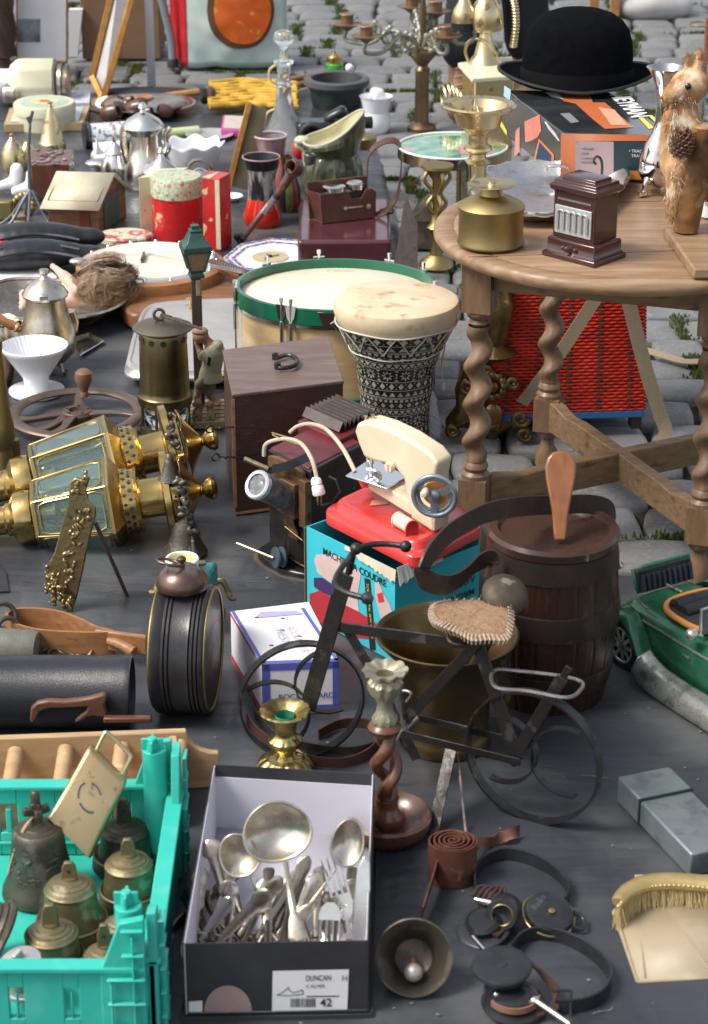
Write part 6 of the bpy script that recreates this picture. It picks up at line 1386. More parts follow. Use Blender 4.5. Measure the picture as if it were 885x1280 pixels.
b=B();b.par(c+V((-.02,-.03,.0055)),V((.006,0,0)),V((0,.06,0)),Z*.010);t.part('bridge',b,woodd)
b=B();b.ell(c+V((-Rb*.96,-.01,.004)),.022,.014,.008);t.part('armrest',b,silver)
# wooden guitar-shaped body under the banjo neck
t=T('wooden_lute_body','brown wooden instrument body lying under the banjo neck','instrument',G(240,385,.004))
q=rpoly([(165,392),(150,372),(180,358),(230,352),(270,345),(310,348),(330,370),(310,388),(250,384),(200,388)],.045)
b=B();b.prism([V((p.x,p.y,.006)) for p in q],Z*.038);t.part('soundbox',b,M('lute_wood',(.26,.12,.055),(.18,.08,.04),.4,0,10,.05,st=(1,5,5),coat=.2),bevel=.006)
# ---- black boxing glove like leather pouch
t=T('leather_gloves','pair of folded black leather gloves with a red lining, at the left edge','gloves',G(60,325,.004))
for y_,z_,s_ in ((296,.05,1),(318,.045,1.05)):
    b=B()
    A,Cc=G(-25,y_+6,z_),G(108,y_,z_);
    for i in range(12):q_=i/11;b.ell(lerp(A,Cc,q_)+Z*.008*sin(pi*q_),.05,.045*s_*(.8+.4*sin(pi*min(1,q_*1.1))),.033*(.7+.4*sin(pi*min(1,q_*1.1))),seg=18,rings=10)
    t.part('glove',b,leatherb,remesh=.006,label='upper glove' if y_<300 else 'lower glove')
for y_ in (300,312,322):
    b=B();pts=[G(lerp(0,100,i/8),y_-7*sin(pi*i/8),.082-.012*abs(y_-300)/22) for i in range(9)];b.tube(pts,.0035,6);t.part('seam',b,leatherb)
b=B();b.ell(G(4,306,.05),.02,.03,.02);t.part('red_lining',b,inkr)
b=B();q_=[G(x,y,.02) for x,y in ((-10,336),(60,332),(72,345),(30,362),(-10,364))];b.prism([V((p.x,p.y,.005)) for p in q_],Z*.012);one('white_booklet','white booklet behind the silver basket at the left edge','booklet',G(30,350,.004),b,paper,bevel=.001)
# ================================================================ ROUND TABLE AND WHAT STANDS ON IT
zT=.56
tc_=G(780,282,zT);sc=S(tc_);RT=238*sc
t=T('round_table','round wooden side table with barley-twist legs and crossed stretchers, standing on the cobbles','table',(tc_.x,tc_.y,0))
b=B();b.lathe((tc_.x,tc_.y,zT),[(RT-.02,-.026),(RT-.006,-.024),(RT,-.016),(RT,-.010),(RT-.003,-.004),(RT-.008,-.0015),(RT-.03,0),(RT-.034,-.0022),(RT-.037,0),(.0001,.0)],96);tp_=t.part('table_top',b,woodt)
b=B();b.box((tc_.x+.0,tc_.y-RT*.48,zT+.0002),RT*1.7,.0016,.0006,.10);b.box((tc_.x,tc_.y+RT*.45,zT+.0002),RT*1.72,.0016,.0006,.10);t.part('leaf_joint',b,woodd,parent=tp_)
LG=[G(591,668),G(872,727),G(683,583)];LG[0]=G(592,690)
ctr=(LG[1]+LG[2])/2;LG.append(ctr*2-LG[0])
ctr=ctr
def leg(p,ph):
    root=None;w_=.046*.5;rot=atan2((LG[1]-LG[0]).y,(LG[1]-LG[0]).x)+.0
    R=Matrix.Rotation(rot,3,'Z');b=B()
    def blk_(z0,z1,w=.048):b.box(p+Z*(z0+z1)/2,w,w,z1-z0,R=R)
    blk_(zT-.115,zT-.024,.050)
    b.lathe((p.x,p.y,0),[(.020,zT-.117),(.022,zT-.121),(.020,zT-.126),(.015,zT-.130),(.019,zT-.136),(.014,zT-.142)],24)
    z0,z1=.175,zT-.142
    def tw(u,v):
        z=lerp(z0,z1,v);a=2*pi*u;k=ph+v*2*pi*3.6;e_=min(1,min(v,1-v)*9)
        return V((p.x+.0182*cos(a)+.0068*e_*cos(k),p.y+.0182*sin(a)+.0068*e_*sin(k),z))
    b.grid(tw,20,110,cu=True)
    b.lathe((p.x,p.y,0),[(.024,.143),(.024,.150),(.019,.156),(.022,.163),(.020,.170),(.013,.178)],24)
    blk_(.078,.143);b.lathe((p.x,p.y,0),[(.017,.0),(.022,.006),(.022,.03),(.014,.044),(.012,.058),(.021,.068),(.022,.0775)],24)
    t.part('leg',b,woodtv)
for i,p in enumerate(LG):leg(p,i*1.3)
def stretcher(a,c_,z_):
    b=B();d=(c_-a);L=d.length;d.normalize();n=Z.cross(d)*.012;m=24;top_=[];bot_=[]
    for i in range(m+1):
        s_=i/m;x_=abs(2*s_-1);h=.010*(1-min(1,max(0,(.86-x_))/.06))*(1 if x_>.8 else 0)+.006*(1 if x_<.6 else max(0,(.8-x_)/.2))
        p=a+d*(.024+(L-.048)*s_);top_.append(p+Z*(z_+.018+h));bot_.append(p+Z*(z_-.030))
    P=top_+bot_[::-1];b.prism([q-n for q in P],n*2);t.part('stretcher',b,woods,bevel=.002)
stretcher(LG[2],LG[1],.112);stretcher(LG[0],LG[3],.1125)
b=B()
for a,c_ in ((LG[0],LG[1]),(LG[1],LG[3]),(LG[3],LG[2]),(LG[2],LG[0])):
    d=(c_-a).normalized()*.026;b.bar(a+d+Z*(zT-.052),c_-d+Z*(zT-.052),.052,.016)
t.part('apron',b,woods)
TG=lambda x,y,dz=0:G(x,y,zT+dz)
# ---- brass lidded pot
o=TG(613,306,.001);b=B();b.lat(o,[(40,304),(42,302),(42,300),(40.5,297),(40.5,262),(42,260),(42,257),(39,254),(28,248),(15,243),(13,238),(12,235)],seg=56,cap=(1,1))
t=T('brass_pot','squat round brass pot with a conical shoulder and small flat plate lid on the table','pot',o);t.part('pot_body',b,brassm)
b=B();b.lat(o,[(10,235),(12,233),(29,230.5),(30,229.5),(20,230.5),(6,231),(5,229),(5,227),(3,226),(.1,226)],seg=44);t.part('plate_lid',b,brassp)
# ---- brown toy stove
t=T('brown_toy_stove','small glossy brown enamelled stove with a silver grille, on the table edge','stove',TG(725,325))
enb=M('brown_enamel',(.060,.018,.014),(.042,.013,.011),.16,0,20,.05,120,.06,coat=.5)
a0,a1=TG(690,318,.001),TG(741,331,.001);ex=(a1-a0);ex.z=0;W_=ex.length;ex.normalize();a2=TG(768,313,.001);ey=Z.cross(ex);D_=.060
mid=a0+ex*W_/2+ey*D_/2
def sqs(prof,name,mat,**kw):
    b=B();vs=[];fs=[]
    for j,(k,z) in enumerate(prof):
        for sx,sy in ((-1,-1),(1,-1),(1,1),(-1,1)):vs.append(mid+ex*(sx*(W_/2+k))+ey*(sy*(D_/2+k))+Z*z)
        if j:fs+=[((j-1)*4+i,(j-1)*4+(i+1) % 4,j*4+(i+1) % 4,j*4+i) for i in range(4)]
    fs+=[(3,2,1,0),tuple(4*(len(prof)-1)+i for i in range(4))];b.add(vs,fs);return t.part(name,b,mat,**kw)
Hs=hz(a1,232)-zT
sqs([(.012,0),(.012,.007),(.008,.010),(.006,.013),(.006,.030),(.002,.033)],'stove_base',enb,bevel=.0012)
sqs([(0,.033),(0,Hs-.022),],'stove_body',enb,bevel=.001)
sqs([(0,Hs-.024),(.005,Hs-.020),(.006,Hs-.012),(.001,Hs-.009),(.0,Hs-.004),(-.008,Hs-.003),(-.009,Hs+.002),(-.014,Hs+.003)],'stove_top',enb,bevel=.001)
nf_=-ey;fo2=mid-ex*W_/2-ey*(D_/2)
b=B();b.par(fo2+ex*.005+Z*.040-ey*.003,ex*(W_-.010),ey*.003,Z*(Hs-.085));gr=t.part('grille',b,M('grille_silver',(.55,.56,.55),(.4,.41,.4),.5,.5,60,.3),bevel=.0008)
b=B()
for k in range(6):
    x_=.012+(W_-.024)*k/5;b.bar(fo2+ex*x_+Z*.048-ey*.0045,fo2+ex*x_+Z*(Hs-.056)-ey*.0045,.0045,.003,up=ex)
    if k<5:b.tube([fo2+ex*(x_+(W_-.024)/10*(1+cos(a)))+Z*(Hs-.056+.004*sin(a))-ey*.0045 for a in [i*pi/6 for i in range(7)]],.0016,6)
t.part('grille_bar',b,M('grille_dull',(.38,.39,.39),None,.5,.6),parent=gr)
b=B();b.par(fo2+ex*.008+Z*(Hs-.036)-ey*.001,ex*(W_-.016),ey*.001,Z*.003);t.part('silver_slot',b,silver)
b=B();c=fo2+ex*W_/2+Z*.018-ey*.0075;b.ell(c,.010,.003,.006);b.ell(c+ex*.012,.005,.002,.004);b.ell(c-ex*.012,.005,.002,.004);t.part('relief_badge',b,enb)
# ---- silver tray with handles
t=T('silver_tray','engraved silver tray with a fluted rim and wire handles, behind the brown toy stove','tray',TG(680,250))
rp=rpoly([(600,248),(590,232),(606,216),(640,207),(690,205),(740,208),(776,214),(782,226),(762,248),(738,266),(690,272),(640,270)],zT+.020,7) if 0 else spl([TG(x,y,.020) for x,y in ((598,248),(590,232),(606,217),(640,209),(690,207),(740,209),(776,215),(782,227),(764,248),(738,264),(690,270),(640,268))],7,closed=True)
c_=sum(rp,V((0,0,0)))/len(rp);n=len(rp);b=B();vs=[];fs=[]
for j,(k,z) in enumerate(((1.03,.022),(1.0,.027),(.95,.021),(.88,.008),(.84,.004),(.5,.004),(.01,.004))):
    for i,p in enumerate(rp):kk=k*(1+(.018*abs(sin(i*.65)) if k>.98 else 0));vs.append(V((c_.x+(p.x-c_.x)*kk,c_.y+(p.y-c_.y)*kk,zT+z)))
    if j:fs+=[((j-1)*n+i,(j-1)*n+(i+1) % n,j*n+(i+1) % n,j*n+i) for i in range(n)]
b.add(vs,fs);t.part('tray_plate',b,M('engraved_silver',(.72,.71,.70),(.55,.54,.53),.4,1,60,.18,140,.08,c3=(.3,.29,.28),s3=70,l3=.62,h3=.75),solid=.0016)
b=B();b.tube([V((c_.x+(p.x-c_.x)*1.03,c_.y+(p.y-c_.y)*1.03,zT+.025+.002*sin(i*1.3))) for i,p in enumerate(rp)],.0042,7,closed=True);t.part('cast_border',b,silver)
for x,y in ((584,228),(604,214),(752,222)):
    p=TG(x,y,.02);b=B();b.tube(spl([p+Z*.0,p+Z*.022,p+V((-.004,0,.035)),p+V((-.011,0,.038)),p+V((-.015,0,.030)),p+V((-.011,0,.024))],6),.0024,8);t.part('wire_hook',b,iron)
b=B();b.tube(spl([TG(683,213,.02),TG(686,208,.03),TG(705,208,.03),TG(712,213,.02)],6),.0035,8);t.part('handle',b,silver)
# ---- printed black and orange game box
zb0=zT+.001
N0,N1,N2=TG(706,228,.001),TG(838,236,.001),TG(642,205,.001)
Hb=hz(N0,168)-zT;
P_tN,P_tR=G(703,166,zT+Hb),G(845,170,zT+Hb);P_tL=G(632,112,zT+Hb)
t=T('game_box','glossy black and orange toy carton in plastic film, carrying the bowler hat on the table','carton',low(P_tN)+Z*(zT-.004))
e1_=(P_tR-P_tN);e2_=(P_tL-P_tN);Pb=P_tN-Z*(Hb-.002)
b=B();b.par(Pb,e1_,e2_,Z*(Hb-.002));bx_=M('glossy_black_print',(.022,.026,.028),(.035,.038,.04),.2,0,25,.12,40,.1,coat=.7);t.part('box_body',b,bx_,bevel=.003)
f1,f2=e1_.normalized(),e2_.normalized();ff=-Z.cross(f1);ss=f2.cross(Z)
if ss.dot(f1)>0:ss=-ss
def TQ(pts,mat,name='printed_picture',off=.0008):
    b=B();b.add([G(x,y,zT+Hb+off) for x,y in pts],[tuple(range(len(pts)))]);t.part(name,b,mat,smooth=0)
def FQ(pts,mat,name='printed_panel',off=.0008):
    b=B();b.add([VP(x,y,P_tN,ff)+ff*off for x,y in pts],[tuple(range(len(pts)))]);t.part(name,b,mat,smooth=0)
def SQ(pts,mat,name='printed_picture',off=.0008):
    b=B();b.add([VP(x,y,P_tN,ss)+ss*off for x,y in pts],[tuple(range(len(pts)))]);t.part(name,b,mat,smooth=0)
orr=FLAT('orange_print',(.62,.17,.06),.3,coat=.4)
TQ([(700,117),(738,118),(741,128),(756,128),(792,159),(756,161),(742,150),(720,130),(704,126)],orr)
TQ([(681,115),(698,116),(704,124),(690,121)],inkw);TQ([(748,134),(768,137),(784,156),(764,156)],FLAT('pale_orange',(.75,.33,.2)),off=.0012)
TQ([(700,142),(712,141),(724,152),(714,154)],FLAT('grey_print',(.2,.21,.22)),off=.0012)
w0,w1,w2=G(762,119,zT+Hb+.001),G(790,147,zT+Hb+.001),G(790,117,zT+Hb+.001)
txt(t,'HEYMAN',.02,w0+Z*.0006,(w1-w0),(w2-w0),inkw,wd=(w1-w0).length,size=.052,bold=.03)
TQ([(798,147),(804,147),(818,160),(811,161)],inky);TQ([(810,144),(815,144),(829,156),(823,157)],inky)
FQ([(701,167),(845,169),(845,176),(722,176),(719,180),(719,232),(701,232)],orr,'orange_border')
FQ([(719,180),(723,176),(767,177),(767,236),(719,236)],FLAT('dusty_pink',(.42,.32,.32)),'pink_panel');FQ([(767,177),(846,177),(846,222),(767,222)],FLAT('dark_teal_print',(.015,.04,.05)),'dark_panel',.0009);FQ([(784,213),(846,214),(846,225),(784,224)],FLAT('orange_yellow',(.62,.25,.04)),'orange_strip',.0014)
for y_,s_ in ((187,'VIRAGES'),(193,'PILES'),(199,'CAMION'),(204,'ROUTES')):
    p=VP(725,y_,P_tN,ff)+ff*.0013;txt(t,'• '+s_,.006,p,f1,Z,ink,size=.0055)
p=VP(786,190,P_tN,ff)+ff*.0014;txt(t,'• TRACK',.006,p,f1,Z,inkw,size=.0075);p=VP(789,194,P_tN,ff)+ff*.0014-Z*.003;txt(t,'TRAILER',.006,p,f1,Z,inkw,size=.0075)
SQ([(656,152),(675,143),(677,163),(672,172),(664,176),(657,178)],FLAT('pink_red',(.65,.22,.17)));SQ([(645,164),(650,158),(650,190),(643,196)],FLAT('pink_red2',(.6,.27,.2)))
SQ([(674,173),(693,193),(692,210),(666,206)],inko,off=.0008);SQ([(675,177),(690,194),(689,205),(670,200)],inkn,off=.0012)
SQ([(631,107),(639,112),(638,126),(630,120)],FLAT('sticker_blue',(.4,.6,.75)));SQ([(626,150),(634,163),(634,170),(626,158)],inky);
for k in range(6):SQ([(681+k*2.2,152+k*2.6),(683+k*2.2,152+k*2.6),(689+k*2.2,163+k*2.6),(687+k*2.2,163+k*2.6)],inkw,'small_print')
# ---- bowler hat
o=G(721,98,zT+Hb+.012);sc=S(o);hb_=zT+Hb+.004
t=T('bowler_hat','black felt bowler hat with a curled brim, on top of the game box','hat',(o.x,o.y,hb_))
zc=lambda y:hz(o,y)
b=B()
def brim(u,v):
    a=2*pi*u;r=lerp(68,98,v)*sc;up=.020*v*v*(abs(cos(a))**1.5)+.004*v;z=hb_+.004+up
    return V((o.x+r*cos(a),o.y+r*.86*sin(a),z))
b.grid(brim,72,8,cu=True);t.part('brim',b,felt,solid=.0035)
b=B();ring=[brim(i/72,1.) for i in range(72)];b.tube(ring,.0032,8,closed=True);t.part('brim_binding',b,M('grosgrain',(.012,.013,.015),None,.5))
b=B();ztop=hz(o,9);H_=ztop-hb_
pr=[(70,0),(69.5,.1),(69,.25),(68.5,.4),(67,.55),(63,.7),(55,.82),(43,.91),(28,.965),(12,.99),(.1,1)]
vs=B();vs.lathe((o.x,o.y,hb_),[(r*sc,z*H_) for r,z in pr],64,cap=(0,0),flat=.9);t.part('crown',vs,felt)
b=B();b.lathe((o.x,o.y,hb_),[(70.6*sc,.003),(70.4*sc,H_*.23)],64,cap=(0,0),flat=.9);t.part('hat_band',b,M('hat_ribbon',(.004,.0045,.005),None,.75,spec=.2))
# ---- silver samovar-like jug at the right
o=TG(824,240,.001);t=T('silver_jug','polished silver jug on scrolled feet behind the stuffed squirrel','jug',o)
b=B();b.lat(o,[(10,232),(22,226),(28,214),(27,196),(20,178),(13,165),(10,150),(9,130),(12,108),(17,94),(22,86),(24,84)],seg=44,cap=(1,0));t.part('jug_body',b,M('mirror_silver',(.62,.60,.60),(.5,.47,.46),.08,1,14,.05,30,.05))
for a in (-2.4,-.7,1.5):
    d=V((cos(a),sin(a),0));p=o+d*.014+Z*.022;b=B();b.tube(spl([p,p+d*.022+Z*.004,p+d*.026-Z*.010,p+d*.024-Z*.018,p+d*.034-Z*.019,p+d*.036-Z*.012],5),[.008]*6+[.0045]*15+[.006]*5,10);t.part('scroll_foot',b,silver)
b=B();b.tube(spl([o+V((.02,0,.19)),o+V((.055,0,.18)),o+V((.065,0,.13)),o+V((.03,0,.07))],6),.006,8);t.part('handle',b,silver)
# ---- squirrel on a branch with a wooden base
zq=zT+.022
t=T('log_mount','sawn branch with peeling bark fixed upright on a moulded wooden board','mount',TG(860,310))
bp_=[TG(828,292,.004),TG(866,347,.004),TG(1010,345,.004),TG(990,285,.004)]
b=B();b.prism([V((p.x,p.y,zT+.001)) for p in bp_],Z*.018);t.part('board',b,woodt,bevel=.004)
l0,l1=G(858,288,zq),VP(881,158,G(858,288,zq),Y);bark=M('branch_bark',(.24,.11,.03),(.07,.035,.015),.5,0,30,.6,120,.1,c3=(.28,.18,.08),s3=26)
b=B();n_=26;pts=[lerp(l0,l1,i/n_)+V((.004*sin(i*.5),0,0)) for i in range(n_+1)]
def br_(u,v):p=lerp(l0,l1,v);a=2*pi*u;r_=.021*(1+.10*noise.noise(V((cos(a)*1.5,sin(a)*1.5,v*7))))+.007*math.exp(-((v-.35)/.06)**2)*max(0,cos(a-2.4));return p+V((r_*cos(a),r_*sin(a),0))
b.grid(br_,24,30,cu=True);t.part('branch',b,bark)
b=B();b.lathe(l1-Z*.0015,[(.021,0),(.019,.004),(.0001,.005)],22);t.part('sawn_end',b,woodo)
b=B();b.tube([lerp(l0,l1,.42),lerp(l0,l1,.42)+V((.05,-.01,.006))],[.010,.007],10);t.part('side_twig',b,bark)
so=VP(842,200,l0,Y)+Y*.026
SP=lambda x,y,k=0:VP(x,y,so,Y)-Y*k
t=T('stuffed_squirrel','stuffed pale orange squirrel clinging to the branch and holding a pine cone','squirrel',SP(842,250))
b=B();s=S(so)
limb(b,SP(852,205,-.02),SP(852,165,-.01),27*s,26*s,6);limb(b,SP(855,160),SP(853,125),25*s,15*s,5);b.ell(SP(863,106),25*s,22*s,21*s,seg=20);b.ell(SP(858,118),20*s,20*s,13*s);limb(b,SP(852,109,.008),SP(830,118,.020),17*s,6.5*s,9);b.ell(SP(874,84,.0),7*s,4*s,11*s);b.ell(SP(862,84,-.02),6*s,4*s,10*s);limb(b,SP(836,140,.02),SP(834,160,.045),8*s,6*s,6);limb(b,SP(834,160,.045),SP(846,180,.055),6.5*s,4.5*s,6)
limb(b,SP(845,150,.02),SP(850,180,.03),10*s,7*s,6)
limb(b,SP(848,210,.01),SP(842,252,.014),19*s,10*s,8);limb(b,SP(842,252,.014),SP(850,272,.02),9*s,6*s,5);limb(b,SP(842,248,.014),SP(838,262,.02),9*s,7*s,4)
limb(b,SP(875,70,-.01),SP(868,95,-.01),7*s,4*s,4);b.ell(SP(869,92,-.004),6*s,4*s,9*s);limb(b,SP(872,205,-.04),SP(890,250,-.03),16*s,10*s,6)
fur=M('squirrel_fur',(.30,.13,.05),(.56,.34,.17),.9,0,24,.4,400,.05,c3=(.75,.62,.45),s3=14,l3=.52,h3=.62)
body=t.part('squirrel_body',b,fur,remesh=.0035)
rr=random.Random(31);fb3=B();wf_=B()
vsx=b.v
for i in range(15000):
    p=rr.choice(vsx);q=rr.choice(((852,185),(853,140),(858,108),(845,230)))
    c=min((SP(852,185,-.015),SP(853,140),SP(858,108),SP(845,235,.012),SP(843,116,.006)),key=lambda c:(c-p).length)
    n=(p-c);n=n.normalized() if n.length>1e-5 else Z
    fl=(n*.45+V((0,0,-1))*.8+V((rr.gauss(0,.25),rr.gauss(0,.25),rr.gauss(0,.2)))).normalized();L=(rr.uniform(.001,.0025) if p.x<SP(846,110).x else rr.uniform(.003,.006)) if p.z>SP(850,128).z else rr.uniform(.008,.014);p=p+n*.0015;w_=n.cross(fl);w_=w_.normalized()*.0005 if w_.length>1e-5 else X*.0005
    tgt=wf_ if (n.y<-.1 and SP(838,150).x<p.x<SP(884,150).x and 124<640-((p-CAM).dot(UP)/dep(p))*F<232 and rr.random()<.75) else fb3
    p0=p+V((rr.gauss(0,.002),rr.gauss(0,.002),rr.gauss(0,.002)));tgt.add([p0-w_,p0+w_,p0+fl*L],[(0,1,2)])
t.part('fur',fb3,fur,parent=body,smooth=0);t.part('belly_fur',wf_,M('belly_fur',(.72,.63,.5),(.62,.5,.36),.9),parent=body,smooth=0)
b=B()
for i in range(140):
    x_=rr.uniform(-1,1);p0=SP(868+x_*5,92-rr.uniform(0,6),-.006);e_=p0+V((x_*.018+rr.gauss(0,.005),rr.gauss(0,.006),rr.uniform(.018,.045)));b.add([p0-X*.0006,p0+X*.0006,e_],[(0,1,2)])
t.part('ear_tuft',b,M('ear_tuft',(.5,.38,.22),(.36,.24,.12),.9),parent=body,smooth=0)
b=B();b.ell(SP(857,103,23*s),4.2*s,3*s,4.4*s);t.part('eye',b,M('eye_black',(.01,.008,.007),None,.05,coat=1),parent=body)
b=B();b.ell(SP(825,118,.022),3*s,2.4*s,2.4*s);t.part('nose',b,M('nose',(.25,.1,.06),None,.5),parent=body)
cn=SP(846,168,.055);t2=T('pine_cone','brown open pine cone held in the arms of the stuffed squirrel','pine cone',cn)
b=B()
for i in range(90):
    v_=(i+.5)/90;a=i*2.399;zz=(v_*2-1);r_=.014*sqrt(max(.05,1-zz*zz));d=V((cos(a),sin(a),0));p=cn+d*r_+Z*(zz*.021)
    n=(d+Z*zz*.8).normalized();u_=n.cross(Z).normalized();w_=n.cross(u_)
    b.add([p-u_*.0025-n*.004,p+u_*.0025-n*.004,p+u_*.0045+n*.005+w_*.001,p+n*.0085-w_*.002,p-u_*.0045+n*.005+w_*.001],[(0,1,2,3,4)])
b.ell(cn,.012,.012,.018,seg=12,rings=8);t2.part('scales',b,M('cone_brown',(.12,.06,.032),(.22,.12,.065),.6,0,90),solid=.0012,smooth=0)
o=TG(886,272,.001);b=B();b.lat(o,[(10,270),(11,262),(10,236)],cap=(1,1));b2=B();b2.lat(o,[(10.2,234),(10,222),(5,212),(4,205)],cap=(0,1));t=T('red_topped_bottle','small bottle with a red top behind the branch at the right edge','bottle',o);t.part('bottle_body',b,whitec);t.part('red_top',b2,red)
# ---- red wicker basket with webbing straps
A=G(612,518,.045);Bq=G(804,512,.045);ex=(Bq-A);ex.z=0;Wk_=ex.length;ex.normalize();ey=Z.cross(ex)
t=T('wicker_basket','large red wicker pannier with green stakes and a blue base, behind the table legs','basket',V((A.x,A.y,0))+ex*Wk_/2)
Hk=hz(A,300)-.045;Dk=.20
def FW(u,v,k=0):ins=.035*(1-v)*0;return A+ex*(Wk_*u+.012*(v)*(1-2*u))+Z*(Hk*v)-ey*k+ey*.02*v
rw=M('red_wicker',(.72,.045,.018),(.42,.022,.012),.4,0,30,.1,200,.1);gw=M('green_stake',(.015,.07,.045),None,.5)
b=B();b.prism([FW(0,0,-.006),FW(1,0,-.006),FW(1,1,-.006),FW(0,1,-.006)],ey*Dk);t.part('lining',b,M('basket_lining',(.25,.012,.008),None,.8))
b=B();ns_=15;rows=52
for r_ in range(rows):
    v=(r_+.5)/rows;pts=[FW(i/(ns_*4),v,.0016*sin(i*pi/2+(0 if r_ % 2 else pi))+.003) for i in range(ns_*4+1)];b.tube(pts,Hk/rows*.45,6)
for sx in (0,1):
    for r_ in range(rows):
        v=(r_+.5)/rows;pts=[FW(sx,v,-Dk*i/10)+ex*(.003*(1 if sx else -1)+.0025*sin(i*pi+r_*pi)) for i in range(11)];b.tube(pts,Hk/rows*.47,5)
t.part('weave',b,rw)
b=B()
for k in range(ns_*2+1):b.tube([FW(k/(ns_*2),0,.0),FW(k/(ns_*2),1,.0)],.0022,6)
for u_ in (.1,.3,.5,.7,.9):
    for r_ in range(rows):
        if r_ % 2:
            b.box(FW(u_,(r_+.5)/rows,.0055),.009,.004,Hk/rows*.6)
t.part('stake',b,gw)
b=B();b.par(A-Z*.014-ex*.002-ey*.006,ex*(Wk_+.004),ey*(Dk+.01),Z*.014);t.part('blue_base',b,FLAT('blue_paint',(.03,.18,.42)),bevel=.002)
for u_ in (.04,.93):
    b=B();b.par(V((A.x,A.y,0))+ex*(Wk_*u_)+ey*.01,ex*.022,ey*.03,Z*.031);t.part('wooden_foot',b,woodd,bevel=.002)
b=B();b.tube([FW(i/20,1,0)+Z*.004 for i in range(21)],.010,8);t.part('rim',b,rw)
web=M('webbing',(.33,.26,.17),(.26,.2,.13),.85,0,300,.3,700,.03)
def wpt(x,y,k):return VP(x,y,A,ey)-ey*k
b=B();b.strap(spl([wpt(650,500,.02),wpt(690,445,.03),wpt(730,385,.028),wpt(760,340,.022)],5),.026,.002,ex);t.part('webbing_strap',b,web)
b=B();b.strap(spl([wpt(776,340,.022),wpt(789,400,.03),wpt(804,460,.04),wpt(818,505,.05),wpt(824,525,.06),wpt(816,538,.08)],6),.028,.002,ex);t.part('webbing_strap',b,web)
b=B();pts=spl([G(x,y,.006) for x,y in ((805,437),(835,446),(860,452),(900,450))],6);b.strap(pts,.030,.002,Y)
one('webbing_belt','pale webbing strap lying slack on the cobbles right of the red basket','strap',G(850,470,.004),b,web)
# ---- gilt ornate clock base behind the table leg
o=G(615,548,0);nO_=Y;t=T('gilt_ornate_stand','heavy gilt baroque stand with scrolled feet behind the left table leg','stand',o)
GP=lambda x,y,k=0:VP(x,y,o,Y)-Y*k
gs=M('dull_gilt',(.24,.155,.06),(.12,.08,.035),.38,.9,40,.5,120,.1,c3=(.42,.29,.13),s3=45)
b=B();b.prism([GP(x,y,-.02) for x,y in ((598,448),(640,446),(636,462),(648,480),(655,505),(662,530),(656,548),(640,540),(626,550),(614,560),(600,546),(585,536),(570,545),(560,548),(557,540),(572,520),(570,500),(580,470))],Y*.05);t.part('stand_body',b,gs,bevel=.006)
for x,y,r_ in ((583,480,10),(650,520,11),(565,535,8),(655,540,9),(608,460,8),(640,475,8)):
    b=B();b.tube([GP(x+r_*(1-i/22)*cos(i*.5),y+r_*(1-i/22)*sin(i*.5),.012) for i in range(18)],.006,8);t.part('scroll_relief',b,gs)
b=B();b.ell(GP(615,520,.01),.022,.012,.032)
for k in range(12):a=k*pi/6;b.ell(GP(615+14*cos(a),480+14*sin(a),.012),.009,.008,.009)
b.ell(GP(615,480,.016),.012,.01,.012);t.part('rosette_relief',b,gs)
b=B();b.lathe((o.x,o.y,0),[(.03,hz(o,447)),(.045,hz(o,440)),(.02,hz(o,430)),(.032,hz(o,405)),(.038,hz(o,380)),(.024,hz(o,360)),(.03,hz(o,350))],30);t.part('baluster',b,gs)
# ---- green toy car
cg=M('car_green',(.015,.11,.05),(.04,.15,.085),.25,.25,14,.06,80,.1,c3=(.22,.26,.22),s3=11,l3=.6,h3=.8,coat=.3)
cs=M('car_worn_silver',(.66,.66,.60),(.30,.33,.29),.32,.85,40,.15,150,.12,c3=(.12,.16,.13),s3=30,l3=.55,h3=.7)
c0=G(785,830);hd_=(G(925,925)-G(785,835));hd_.z=0;hd_.normalize();hx=hd_;hy=Z.cross(hx) # hx: forward, to the lower right; hy: away from the viewer
rw_=G(785,833,.0)
t=T('model_roadster','large green model roadster with black seats and chrome running board, at the right edge','model car',rw_+hx*.15+hy*.08)
CP=lambda x,y,z:V((rw_.x,rw_.y,0))+hx*x+hy*y+Z*z
Wd=.17
# body: stations along the car
st_=[(-.07,.055,.030,.070),(-.05,.075,.028,.092),(-.02,.082,.022,.106),(.03,.090,.012,.111),(.08,.092,.010,.111),(.2,.092,.010,.110),(.28,.086,.012,.112),(.42,.055,.03,.108),(.5,.045,.03,.095)]
b=B();vs=[];fs=[];m_=20
for j,(x,hw_,z0,z1) in enumerate(st_):
    for i in range(m_):
        a=2*pi*i/m_;ca,sa=cos(a),sin(a);yy=math.copysign(abs(ca)**.55,ca)*hw_;zz=(z0+z1)/2+math.copysign(abs(sa)**.55,sa)*(z1-z0)/2;vs.append(CP(x,Wd/2+yy*.9,zz))
    if j:fs+=[((j-1)*m_+i,(j-1)*m_+(i+1) % m_,j*m_+(i+1) % m_,j*m_+i) for i in range(m_)]
fs+=[tuple(range(m_))[::-1],tuple((len(st_)-1)*m_+i for i in range(m_))];b.add(vs,fs);t.part('car_body',b,cg,smooth=70)
cab=[CP(.045,Wd/2+y_,.114) for y_ in (-.05,.05)]
def ovl(cx,rx,ry,z,n=30,sq_=.7):return [CP(cx+rx*math.copysign(abs(cos(a))**sq_,cos(a)),Wd/2+ry*math.copysign(abs(sin(a))**sq_,sin(a)),z) for a in [2*pi*i/n for i in range(n)]]
b=B();b.poly(ovl(.095,.062,.062,.1142));t.part('cockpit',b,blkm)
b=B();b.tube(ovl(.095,.066,.066,.1155),.005,8,closed=True);t.part('cockpit_edge',b,FLAT('orange_trim',(.52,.22,.05)))
